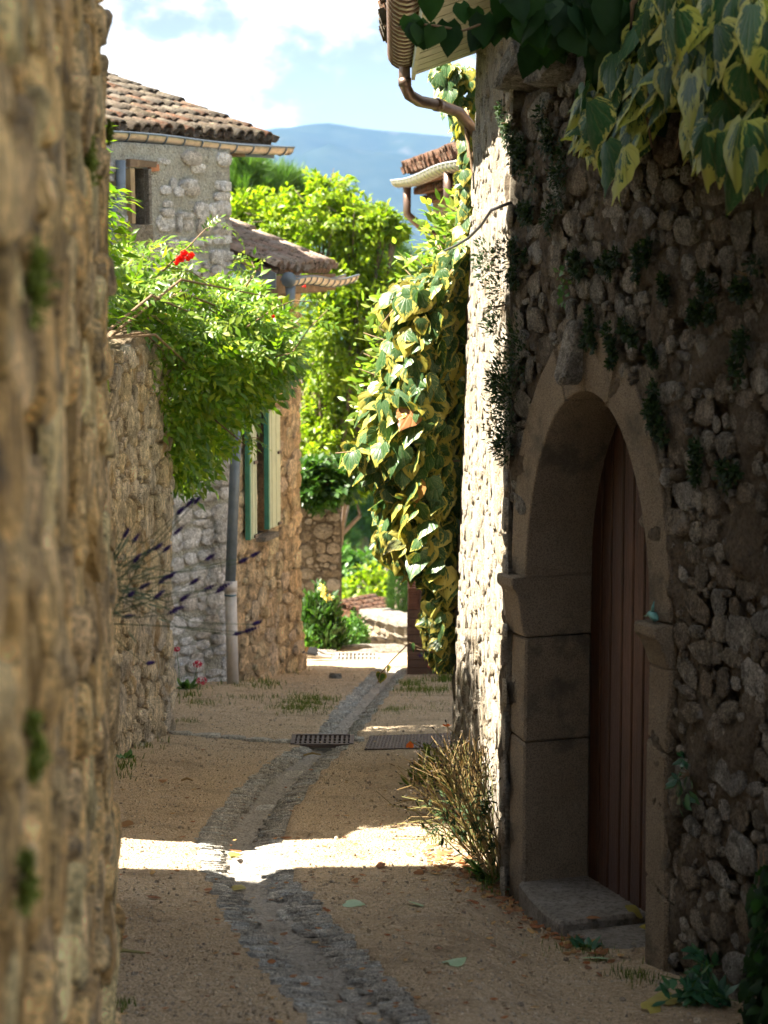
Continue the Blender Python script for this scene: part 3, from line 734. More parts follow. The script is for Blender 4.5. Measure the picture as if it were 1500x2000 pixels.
def build_ground():
    xs = np.concatenate([np.linspace(-9, -2.6, 14), np.arange(-2.5, 2.5, 0.05), np.linspace(2.6, 9, 14)])
    ys = np.concatenate([np.linspace(-3, 6.0, 16), np.arange(6.2, 28.0, 0.06), np.linspace(28.2, 44, 30)])
    X, Y = np.meshgrid(xs, ys, indexing='ij'); Z = zg(X, Y)
    Z = Z + 0.006 * fbm2(X, Y, 9.0, 4, 9) * (np.abs(X) < 2.5)
    l, r = chan_at(Y); c = (l + r) / 2; hw = (r - l) / 2
    inside = (1 - sstep(hw - 0.075, hw - 0.02, np.abs(X - c))) * (Y > 6.3) * (Y < 23.4)
    Z = Z - 0.16 * inside
    nx, ny = X.shape; I = np.arange(nx * ny).reshape(nx, ny)
    Q = np.stack([I[:-1, :-1], I[1:, :-1], I[1:, 1:], I[:-1, 1:]], -1).reshape(-1, 4)
    o = link('ground', mesh_np('ground', np.stack([X, Y, Z], -1).reshape(-1, 3), Q, M['gravel'], True))
    tag(o, 'sandy gravel lane sloping down between the stone walls', None, None, 'structure')
    # pebbles lying loose: nobody could count them
    r_ = np.random.default_rng(4); n = 13000
    yy = 6.6 + (r_.random(n) ** 1.4) * 17; xx = r_.uniform(-1.9, 1.2, n); zz = zg(xx, yy)
    l, rr = chan_at(yy); ok = (xx < l - .02) | (xx > rr + .02); xx, yy, zz = xx[ok], yy[ok], zz[ok]
    base = stone_variants('pebble', M['pebble'], 5, 77, 2.2, .2)
    ms = []
    for x, y, z in zip(xx, yy, zz):
        s = r_.uniform(.006, .014) * (2.0 if r_.random() < .06 else 1)
        ms.append(Matrix.Translation((x, y, z)) @ Matrix.Rotation(r_.uniform(0, 6), 4, 'Z') @ Matrix.Diagonal((s, s * r_.uniform(.6, 1), s * .5, 1)))
    p = joined('loose_gravel', base, ms, r_.integers(0, 5, len(ms)), M['pebble'], None)
    tag(p, 'loose pebbles scattered over the sandy lane', None, None, 'stuff')
    return o
build_ground()

def build_channel():
    root_y = 9.0
    # bed: shallow trough
    n = len(CH_Y); m = 9; V = []; 
    for y, a, b in zip(CH_Y, CH_L, CH_R):
        for k in range(m):
            s = k / (m - 1); x = a + (b - a) * s; e = abs(2 * s - 1)
            base = -0.125 * (min(y, CREST) - 9.24)
            V.append((x, y, base - 0.05 * (1 - e ** 1.6) - 0.012 + 0.012 * random.uniform(-1, 1) * (0.2 < s < 0.8)))
    I = np.arange(n * m).reshape(n, m)
    Q = np.stack([I[:-1, :-1], I[:-1, 1:], I[1:, 1:], I[1:, :-1]], -1).reshape(-1, 4)
    ch = link('drain_channel', mesh_np('drain_channel', np.array(V), Q, M['channel_bed'], True))
    tag(ch, 'shallow stone lined drain channel winding down the middle of the lane', None, None, 'structure')
    vs_ = stone_variants('edge_stone', M['channel_stone'], 14, 21, 5.0, .14)
    r_ = np.random.default_rng(6); items = []
    for side in (0, 1):
        y = 6.35
        while y < 23.3:
            a, b = chan_at(y); w = b - a
            a2, b2 = chan_at(y + .05)
            drift = ((a2 if side == 0 else b2) - (a if side == 0 else b)) / .05
            th = r_.uniform(.012, .032); ln = w * r_.uniform(.20, .40)
            x = (a + ln * .46) if side == 0 else (b - ln * .46)
            x += r_.uniform(-.018, .018)
            e = abs(2 * (x - a) / w - 1)
            z = -0.125 * (min(y, CREST) - 9.24) - 0.05 * (1 - e ** 1.6) - 0.004
            tilt = (-.17 if side else .17)
            ang = r_.uniform(-.12, .12) + (.35 if side == 0 else -.28)
            mtx = Matrix.Translation((x, y, z)) @ Matrix.Rotation(ang, 4, 'Z') @ Matrix.Rotation(tilt, 4, 'Y') @ Matrix.Rotation(-.12, 4, 'X') @ Matrix.Diagonal((ln, th * 1.0, r_.uniform(.005, .014), 1))
            items.append((y, mtx, int(r_.integers(len(vs_))))); y += th * r_.uniform(.85, 1.0)
    items.sort(key=lambda q: q[0])
    vis = [q for q in items if in_frame(q[1].translation, 30)]
    for y, mtx, q in vis[:300]:
        o = link('edge_stone', vs_[q], ch); o.matrix_basis = mtx
    joined('far_edge_stones', vs_, [q[1] for q in vis[300:]], [q[2] for q in vis[300:]], M['channel_stone'], ch)
    sv = stone_variants('bed_slab', M['channel_stone'], 6, 31, 5, .2, False, .6)
    for (px, py, sx, sy) in ((650, 1765, .13, .2), (640, 1790, .1, .12), (560, 1870, .12, .2), (600, 1895, .1, .16), (520, 1560, .12, .2), (575, 1500, .13, .3), (690, 1920, .1, .14), (560, 1730, .1, .16), (590, 1960, .16, .2), (735, 1960, .12, .16)):
        g = G(px, py); a, b = chan_at(g.y); x = min(max(g.x, a + .12), b - .12)
        z = -0.125 * (g.y - 9.24) - 0.05 * (1 - abs(2 * (x - a) / (b - a) - 1) ** 1.6) - .008
        o = link('bed_slab', sv[random.randrange(6)], ch); o.matrix_basis = Matrix.Translation((x, g.y, z)) @ Matrix.Rotation(random.uniform(-.3, .3), 4, 'Z') @ Matrix.Diagonal((sx, sy, .007, 1))
build_channel()

# ---------------------------------------------------------------- near house on the left, out of focus
def near_house():
    root = empty('near_house', (-2.5, 3, 0))
    tag(root, 'rough golden rubble house wall close to the camera, out of focus', 'house')
    f = Face((-0.141, -1.0), (-0.785, 6.0), 1)
    L = f.L
    # house body; unseen set-back rear part added to shade lane and doorway
    b = MB(); pts = [(-.32, -1), (-.95, 6.0), (-1.36, 6.02), (-1.44, 8.95), (-5.2, 8.95), (-5.2, -1)]
    n = len(pts); z0, z1 = -.6, 8.2
    b.add([(x, y, z0) for x, y in pts] + [(x, y, z1) for x, y in pts],
          [[i, (i + 1) % n, n + (i + 1) % n, n + i] for i in range(n)] + [[n + i for i in range(n)]])
    b.build('rear_wall', M['near_mortar'], root)
    w = wall_sheet('wall', f, 2.6, L, -.3, lambda t: 4.6, M['near_mortar'], root, .045, .05, 3.2, .3, seed=4)
    vs_ = stone_variants('stone', M['near_stone'], 24, 5, 3.2, .3, False, .7)
    cells = dart_cells(2.9, L + .02, .3, 4.4, .26, .07, 1100, 8)
    return lay_stones(f, cells, vs_, M['near_stone'], w, (.008, .036), fill=1.04, seed=5, tmax=L + .02), f
print('near', near_house()[0])

# ---------------------------------------------------------------- garden wall on the left
GW_A = Vector((-2.16, 10.45)); g1 = G(232, 1475); g2 = G(336, 1425)
GWF = Face((g2.x - (g2.x - g1.x) / (g2.y - g1.y) * (g2.y - 10.2), 10.2), (g2.x, g2.y), 1)
GW_TOP = P(235, 690, g1.y + .3).z
def garden_wall():
    f = GWF; zt = lambda t: GW_TOP + .10 * math.sin(t * 1.7) - (0.05 * max(0, t - f.L + 1.0)) + .35 * max(0, 1 - t / 2.5)
    w = wall_sheet('garden_wall', f, 0, f.L, -1.6, zt, M['garden_mortar'], None, .05, .04, 4, .5, seed=6, edge_rag=.08)
    tag(w, 'ochre rubble garden wall carrying the trumpet vine', 'wall')
    vs_ = stone_variants('stone', M['garden_stone'], 24, 9, 3.4, .3, False, .65)
    cells = dart_cells(f.L - 3.2, f.L + .03, -1.2, GW_TOP, .27, .06, 1300, 18, (1.0, 1.9), .76)
    return lay_stones(f, cells, vs_, M['garden_stone'], w, (.012, .045), fill=1.04, seed=15, tmax=f.L + .02, seen=lambda p: proj(p)[0] > 215)
print('garden', garden_wall())

# ---------------------------------------------------------------- tall white house
HC = G(457, 1330)                               # its corner on the lane
HU = Vector((math.sin(math.radians(35)), math.cos(math.radians(35))))
THF = Face((HC.x - HU.x * 4, HC.y - HU.y * 4), (HC.x, HC.y), 1)
BD = math.radians(14)
BE = G(592, 1303)
BU = Vector((math.sin(BD), math.cos(BD)))
def far_corner():
    # where the view line through x = 592 meets the lower house's wall line
    k = ray(588, 1303); kx = k.x / k.y
    t = (kx * HC.y - HC.x) / (BU.x - kx * BU.y); return Vector((HC.x + BU.x * t, HC.y + BU.y * t))
FC = far_corner()
LHF = Face((HC.x, HC.y), (FC.x, FC.y), 1)
print('house corner', HC, 'far corner', FC, 'garden', g1, g2, 'top', GW_TOP)

def tall_house():
    root = empty('tall_house', (HC.x - 1.5, HC.y - .5, zgf(HC.x, HC.y)))
    tag(root, 'tall whitewashed rubble house with tiled roof and small window', 'house')
    f = THF; L = f.L
    ztop = f.hit(455, 312)[1]
    wt0, wzb = f.hit(254, 437); wt1, wzt = f.hit(282, 330)
    hole = lambda t, z: wt0 < t < wt1 and wzb < z < wzt
    zb = zgf(HC.x, HC.y) - .5
    w = wall_sheet('wall', f, 0, L, zb, lambda t: ztop + .1, M['white_mortar'], root, .045, .018, 5, .45, seed=8, hole=hole)
    bk = MB(); c = f.pt((wt0 + wt1) / 2, (wzb + wzt) / 2, -.25)
    bk.box(c, (wt1 - wt0 + .2, .04, wzt - wzb + .2), math.atan2(f.u.y, f.u.x)); 
    win = bk.build('window', M['dark_gap'], root)
    for (a, mat, nm) in ((wt0 - .02, M['post'], 'jamb'), (wt1 + .014, M['slab'], 'jamb')):
        j = MB(); j.box(f.pt(a, (wzb + wzt) / 2, -.02), (.05 if a < wt0 else .034, .16, wzt - wzb), math.atan2(f.u.y, f.u.x), .006); j.build(nm, mat, win)
    j = MB(); j.box(f.pt((wt0 + wt1) / 2 + .04, wzt + .045, -.03), (wt1 - wt0 + .16, .16, .06), math.atan2(f.u.y, f.u.x), .008); j.build('lintel', M['beam'], win)
    j = MB(); j.box(f.pt(wt1 + .10, wzt + .02, -.02), (.12, .12, .07), math.atan2(f.u.y, f.u.x), .012); j.build('brick', M['terracotta'], win)
    j = MB(); j.box(f.pt((wt0 + wt1) / 2, wzb - .09, -.04), (wt1 - wt0 + .12, .16, .17), math.atan2(f.u.y, f.u.x), .01); j.build('sill', M['ashlar'], win)
    vs_ = stone_variants('stone', M['white_stone'], 24, 12, 7.0, .14, False, .3)
    rr_ = random.Random(9); zu = f.hit(0, 430)[1]; zv = f.hit(0, 350)[1]
    plaster = lambda t, z: rr_.random() < min(.82, max(.0, (z - zu) / (zv - zu)) * .38 + .03)
    cells = rubble_cells(L - 2.6, L + .02, zb + .3, ztop, .145, 28, 1.3, .0, .03)
    keep = lambda t, z: not (wt0 - .12 < t < wt1 + .12 and wzb - .2 < z < wzt + .1) and not plaster(t, z)
    n = lay_stones(f, cells, vs_, M['white_stone'], w, (.014, .044), keep, fill=1.0, seed=25, rotj=.05, tmax=L + .015, seen=lambda p: proj(p)[0] > 215 and (proj(p)[1] < 560 or proj(p)[1] > 800))
    # side return behind the lower roof
    b = MB(); hyp = [f.pt(L - .02, zb, -.02), f.pt(L - .02, ztop + .1, -.02)]
    rv = Vector((BU.x, BU.y, 0)) * .12
    # roof
    E = P(541, 276, HC.y + .85); pitch = math.radians(18)
    al = Vector((HU.x, HU.y, 0)); nh = Vector((f.n.x, f.n.y, 0)); up = (-nh * math.cos(pitch) + Vector((0, 0, math.sin(pitch))))
    W = 2.75; E0 = E - al * W
    tile_roof(root, E0, al, up, int(W / .152), 10, .152, .30, M['tile'], 51, keep=lambda p: proj(p)[0] > 165, base_mat=M['tile'], w0=.068)
    gz = P(545, 302, HC.y + .85).z + .06
    ga = E0 + nh * .10; ga.z = gz + .035; gb = E + nh * .10 + al * .05; gb.z = gz
    gutter(root, ga, gb, .075, M['gutter_pale'], M['zinc_blue'], .235, wob=.012, ring_r=.009)
    fb = MB(); fb.box((E0 + E) / 2 - nh * .05 + Vector((0, 0, -.10)), (W, .03, .13), math.atan2(al.y, al.x)); fb.build('fascia', M['zinc_blue'], root)
    sb = MB(); q = [E0 - Vector((0, 0, .17)), E - al * .5 - Vector((0, 0, .17))]
    ins = -nh * .55 + Vector((0, 0, .0))
    sb.add([q[0], q[1], q[1] + ins, q[0] + ins, q[0] + Vector((0, 0, .05)), q[1] + Vector((0, 0, .05)), q[1] + ins + Vector((0, 0, .05)), q[0] + ins + Vector((0, 0, .05))], [(0, 3, 2, 1), (4, 5, 6, 7), (0, 1, 5, 4), (1, 2, 6, 5), (2, 3, 7, 6), (3, 0, 4, 7)])
    sb.build('soffit', M['beam'], root)
    d = MB(); p0 = f.pt(f.hit(224, 330)[0], f.hit(224, 318)[1], .07)
    d.tube([p0 + Vector((0, 0, .02)), p0 - Vector((0, 0, .25)), p0 - Vector((.08, .08, .45)), p0 - Vector((.1, .1, .9))], .045, 8); d.build('downpipe', M['zinc_blue'], root, True)
    # body behind
    bb = MB(); o_ = [f.pt(0, 0, -.06), f.pt(L - .01, 0, -.06)]; dp = -nh * 4.0
    pts = [o_[0], o_[1], o_[1] + dp, o_[0] + dp]
    bb.add([(p.x, p.y, zb) for p in pts] + [(p.x, p.y, ztop + .05) for p in pts], [(0, 1, 5, 4), (1, 2, 6, 5), (2, 3, 7, 6), (3, 0, 4, 7), (4, 5, 6, 7)])
    # open the body where the window is: leave the front out
    del bb.f[0]; del bb.mi[0]
    bb.build('rear_wall', M['brown_mortar'], root)
    wg = MB(); wg.box((-4.6, 17.3, 1.4), (3.4, 2.6, 5.6)); wg.box((-4.6, 15.1, 1.4), (3.4, .8, 5.4)); wg.box((-4.65, 15.75, .8), (3.4, .49, 4.2)); wg.build('shade_boxes', M['brown_mortar'], root)  # unseen boxes added to shade the lane, the lower one leaving a sunlit strip
    return n
print('tall', tall_house())

def low_house():
    root = empty('low_house', (FC.x, FC.y, zgf(FC.x, FC.y)))
    tag(root, 'low brown rubble house with green shutters beyond the white house', 'house')
    f = LHF; L = f.L
    zb = zgf(FC.x, FC.y) - .5
    ztop = f.hit(590, 556)[1] + .05
    s0, sz0 = f.hit(498, 1048); s1, _ = f.hit(521, 1045); szt = f.hit(510, 800)[1]
    hole = lambda t, z: s0 < t < s1 and sz0 < z < szt
    batter = lambda t, z: .10 * max(0, 1 - (z - zb - .5) / 1.3) ** 2 * (1 + .8 * math.sin(t * 3)) * (1 - max(0, (t - L + .25) / .25) if t > L - .25 else 1)
    w = wall_sheet('wall', f, 0, L, zb, lambda t: ztop, M['brown_mortar'], root, .04, .035, 5, .4, seed=9, hole=hole, dfn=batter)
    vs_ = stone_variants('stone', M['brown_stone'], 24, 14, 3.4, .3, False, .6)
    cells = dart_cells(0.02, L + .02, zb + .3, ztop, .26, .07, 1300, 38, (1.1, 2.3), .78)
    n = lay_stones(f, cells, vs_, M['brown_stone'], w, (.008, .03), lambda t, z: not (s0 - .03 < t < s1 + .03 and sz0 - .04 < z < szt + .04), batter, fill=.97, seed=35, tmax=L + .01, seen=lambda p: proj(p)[1] > 640)
    rz = math.atan2(f.u.y, f.u.x)
    # end wall towards the sunlit square, and back
    bb = MB(); nh = Vector((f.n.x, f.n.y, 0)); pts = [f.pt(0, 0, -.1), f.pt(L - .005, 0, -.02), f.pt(L - .005, 0, -.02) + Vector((-4, -.5, 0)), f.pt(0, 0, -.1) + Vector((-4, -.2, 0))]
    bb.add([(p.x, p.y, zb) for p in pts] + [(p.x, p.y, ztop) for p in pts], [(1, 2, 6, 5), (2, 3, 7, 6), (3, 0, 4, 7)])
    bb.build('rear_wall', M['brown_mortar'], root)
    # window
    g = MB(); g.box(f.pt((s0 + s1) / 2, (sz0 + szt) / 2, -.16), (s1 - s0 + .1, .03, szt - sz0 + .1), rz); win = g.build('window', M['glass_grey'], root)
    g = MB(); g.box(f.pt((s0 + s1) / 2, sz0 - .025, .0), (s1 - s0 + .06, .24, .05), rz, .004); g.build('sill', M['slab'], win)
    g = MB(); g.box(f.pt(s1 - .03, (sz0 + szt) / 2, -.13), (.05, .05, szt - sz0), rz); g.build('frame', M['zinc'], win)
    g = MB(); g.box(f.pt((s0 + s1) / 2, f.hit(510, 925)[1], -.13), (s1 - s0, .05, .05), rz); g.build('frame', M['zinc'], win)
    # shutters folded back on the wall
    for (a, b_, y0, y1, off) in ((484, 498, 1055, 800, .07), (521, 544.5, 1034, 800, .06)):
        t0, z0 = f.hit(a, y0, off); t1, _ = f.hit(b_, y0, off); z1 = f.hit((a + b_) / 2, y1, off)[1]
        sh = empty('shutter_pair', (0, 0, 0)) if False else None
        e = MB(); e.box(f.pt(t0 + .02, (z0 + z1) / 2, off), (.04, .05, z1 - z0), rz); shut = e.build('shutter', M['shutter_edge'], root)
        nb = 4 if b_ - a < 18 else 5
        for k in range(nb):
            wb = (t1 - t0 - .04) / nb
            e = MB(); e.box(f.pt(t0 + .04 + wb * (k + .5), (z0 + z1) / 2, off + .003 * (k % 2)), (wb - .006, .042, z1 - z0 - .004), rz, .001); e.build('board', M['shutter'], shut)
        e = MB(); e.box(f.pt(t1 - .06, z0 + .02, off + .03), (.10, .02, .03), rz); e.build('hinge', M['iron'], shut)
        e = MB(); e.box(f.pt(t1 - .06, z0 + .75, off + .03), (.10, .02, .03), rz); e.build('hinge', M['iron'], shut)
    # roof over it
    pitch = math.radians(22)
    al = Vector((f.u.x, f.u.y, 0)); up = -nh * math.cos(pitch) + Vector((0, 0, math.sin(pitch)))
    Ya = HC.y - .05; E0 = P(541, 527, Ya)
    k = ray(662, 534); kx = k.x / k.y; t = (kx * E0.y - E0.x) / (al.x - kx * al.y)
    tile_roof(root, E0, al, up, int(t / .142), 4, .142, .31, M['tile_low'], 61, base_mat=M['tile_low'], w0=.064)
    gz = P(541, 552, Ya).z + .03
    ga = E0 + nh * .12 - al * .02; ga.z = gz; gb = E0 + al * (t + .1) + nh * .12; gb.z = gz + .01
    gutter(root, ga, gb, .075, M['gutter_pale'], M['zinc_blue'], .2, wob=.022, ring_r=.008)
    cp = MB(); cp.tube([ga - al * .005, ga + al * .002], .074, 12); cp.build('gutter_end', M['zinc_blue'], root, True)
    fb = MB(); fb.box(E0 + al * (t / 2) - nh * .06 + Vector((0, 0, -.14)), (t, .05, .17), math.atan2(al.y, al.x)); fb.build('fascia', M['beam'], root)
    vz = MB(); v0 = E0 - al * .05 + Vector((0, 0, -.03)); v1 = v0 + up * .8
    vz.add([v0, v1, v1 - Vector((0, 0, .15)), v0 - Vector((0, 0, .15))] + [p + al * .03 for p in (v0, v1, v1 - Vector((0, 0, .15)), v0 - Vector((0, 0, .15)))], [(0, 1, 2, 3), (7, 6, 5, 4), (0, 4, 5, 1), (1, 5, 6, 2), (2, 6, 7, 3), (3, 7, 4, 0)])
    vz.build('verge_flashing', M['zinc_blue'], root)
    for q in range(2):
        c = E0 - nh * .33 + Vector((0, 0, -.22 + .02 * q)) + al * (.03 + .02 * q)
        e = MB(); e.box(c + Vector((0, 0, -.13 * q)), (.12, .62, .12), math.atan2(al.y, al.x), .004); e.build('rafter', M['beam'], root)
    wz = MB(); wz.box(E0 + al * (t / 2) - nh * .38 + Vector((0, 0, -.22)), (t, .5, .05), math.atan2(al.y, al.x)); wz.build('soffit', M['beam'], root)
    # downpipe
    pp = [f.hit(545, 560, .33)]
    e = MB(); a0 = ga + al * .06 + Vector((0, 0, -.06))
    q1 = f.pt(f.hit(470, 770, .10)[0], f.hit(470, 770, .10)[1], .10); q2 = f.pt(f.hit(461, 860, .10)[0], f.hit(461, 860, .10)[1], .10); q3 = f.pt(f.hit(450, 1135, .10)[0], f.hit(450, 1135, .10)[1], .10); q4 = f.pt(f.hit(455, 1330, .10)[0], f.hit(455, 1330, .10)[1] - .05, .10)
    e.tube([a0, a0 + Vector((0, 0, -.12)), q1 + Vector((.1, 0, .35)), q1, q2, q3], .052, 10); dp = e.build('downpipe', M['zinc_blue'], root, True)
    e = MB(); e.tube([q3, q4], .056, 12); lp = e.build('lower_pipe', M['pvc'], dp, True)
    e = MB(); e.tube([q3 + Vector((0, 0, .0)), q3 - Vector((0, 0, .10))], .064, 12); e.build('collar', M['pvc'], dp, True)
    e = MB(); e.tube([q3 - Vector((0, 0, .125)), q3 - Vector((0, 0, .14))], .0585, 12); e.build('tape', M['tape'], dp, True)
    return n
print('low', low_house())

# ---------------------------------------------------------------- house on the right with the sunlit flank
RW = Face((0.615, 14.4), (0.555, 9.42), 1)
RZB = -1.2
def rw_d(t, z):
    zn = min(1, max(0, (z - (-.7)) / 4.4)); return .135 * (1 - zn) * (1 - t / RW.L) + .02 * (1 - zn)
def right_house():
    root = empty('right_house', (2.5, 12, 0))
    tag(root, 'cream rubble house with sunlit flank, boarded eave and brown gutter', 'house')
    f = RW; L = f.L; zt = 4.12
    w = wall_sheet('wall', f, 0, L, RZB, lambda t: zt, M['cream_mortar'], root, .03, .02, 9, .4, seed=12, dfn=rw_d)
    vs_ = stone_variants('stone', M['cream_stone'], 24, 16, 3.2, .3, False, .65)
    cells = dart_cells(0.0, L, RZB + .3, zt, .26, .06, 1900, 48, (1.0, 2.2), .8)
    n = lay_stones(f, cells, vs_, M['cream_stone'], w, (.003, .016), None, rw_d, fill=.97, seed=45)
    f2 = Face((0.555, 9.42), (4.5, 9.42), 1)
    f2 = Face((0.57, 9.44), (4.5, 9.44), 1)
    fw = wall_sheet('front_wall', f2, 0, f2.L, -.3, lambda t: 6.4, M['far_mortar'], root, .1, .02, 5, .25, seed=13)
    vs2 = stone_variants('stone', M['ashlar'], 10, 17, 4.5, .1)
    vd = stone_variants('stone', M['far_stone'], 10, 19, 3.6, .15)
    lay_stones(f2, rubble_cells(.1, 2.2, 3.2, 4.6, .17, 58, 1.5, .0, .02), vd, M['far_stone'], fw, (.012, .03), fill=.97, seed=46)
    bb = MB(); pts = [(.80, 14.38), (4.5, 14.38), (4.5, 9.6)]
    bb.add([(x, y, RZB) for x, y in pts] + [(x, y, zt) for x, y in pts], [(0, 1, 4, 3), (1, 2, 5, 4)]); bb.build('rear_wall', M['cream_mortar'], root)
    # soffit boards
    Y0, Y1 = 8.9, 14.22; so_ = empty('soffit'); so_.parent = root; so_.matrix_parent_inverse = wmat(root).inverted()
    y = Y1; xo = .205; zo = 3.90; xi = .66; zi = 4.06; k = 0
    while y > Y0:
        wd = .21; e = MB(); dz = .004 * (k % 2)
        pts = [(xo, y), (xi, y), (xi, y - wd + .008), (xo, y - wd + .008)]
        zz = [zo + dz, zi + dz, zi + dz, zo + dz]
        e.add([(p[0], p[1], z) for p, z in zip(pts, zz)] + [(p[0], p[1], z + .022) for p, z in zip(pts, zz)], [(0, 3, 2, 1), (4, 5, 6, 7), (0, 1, 5, 4), (1, 2, 6, 5), (2, 3, 7, 6), (3, 0, 4, 7)])
        e.build('board', M['soffit'], so_); y -= wd; k += 1
    e = MB(); e.box((xo - .015, (Y0 + Y1) / 2, zo + .05), (.022, Y1 - Y0, .17)); e.build('fascia', M['soffit'], root)
    # roof plane and its eave tiles
    pt = math.radians(19)
    tile_roof(root, Vector((.02, Y1 + .05, 4.13)), Vector((0, -1, 0)), Vector((math.cos(pt), 0, math.sin(pt))), 29, 3, .185, .33, M['tile'], 71, w0=.095)
    e = MB(); e.add([(.05, Y1 + .04, 4.1), (4.5, Y1 + .04, 4.1 + 4.45 * math.tan(pt)), (4.5, 8.9, 4.1 + 4.45 * math.tan(pt)), (.05, 8.9, 4.1)], [(0, 1, 2, 3)]); e.build('roof_deck', M['tile'], root)
    gutter(root, (.125, Y1 + .04, 4.03), (.105, 8.8, 4.07), .092, M['gutter_pale'], M['copper'], .2, ring_r=.009)
    e = MB(); e.tube([(.125, Y1 + .04, 4.03), (.125, Y1 + .055, 4.03)], .09, 14); e.build('gutter_end', M['copper'], root, True)
    pa = P(790, 138, 14.1); pb = P(791, 168, 14.1); pc = P(800, 186, 14.12); pd = P(820, 198, 14.2); pe = P(860, 206, 14.35); pf = P(897, 220, 14.5)
    pz = Vector((.7, 14.52, pf.z - .25))
    e = MB(); e.tube([pa + Vector((0, 0, .06)), pa, pb, pc, pd, pe, pf, pz], .039, 10); dp = e.build('downpipe', M['copper'], root, True)
    for p, q in ((pb, pa), (pe, pd)):
        d = (q - p).normalized(); c = MB(); c.tube([p, p + d * .05], .044, 10); c.build('collar', M['copper'], dp, True)
    return n
print('right', right_house())

# ---------------------------------------------------------------- courtyard wall with the arched doorway
def door_points():
    rl = ray(1030, 1720); a = Vector((rl.x / rl.y * 9.24, 9.24)); rr = ray(1266, 1885); b = Vector((rr.x / rr.y * 8.15, 8.15)); return a, b
DA, DB = door_points(); DF = Face(DA, DB, 1); DW = DF.L
Z0 = DF.hit(1030, 1722)[1]                     # threshold
ZI = DF.hit(1030, 1124)[1]                     # impost
ZA = DF.hit(1156, 764)[1]                      # apex
print('door', DA, DB, DW, Z0, ZI, ZA)
def arch_z(t):
    q = abs(2 * t / DW - 1); q = min(q, 1)
    return ZI + (ZA - ZI) * max(0, 1 - q ** 2.0) ** (1 / 1.95)
def arch_curve(n=22):
    pts = []
    for i in range(n + 1):
        a = math.pi * (1 - i / n); t = DW / 2 * (1 + math.copysign(abs(math.cos(a)) ** 1.0, math.cos(a)))
        pts.append((t, arch_z(t)))
    return pts
DWTOP = DF.hit(1050, 182)[1]
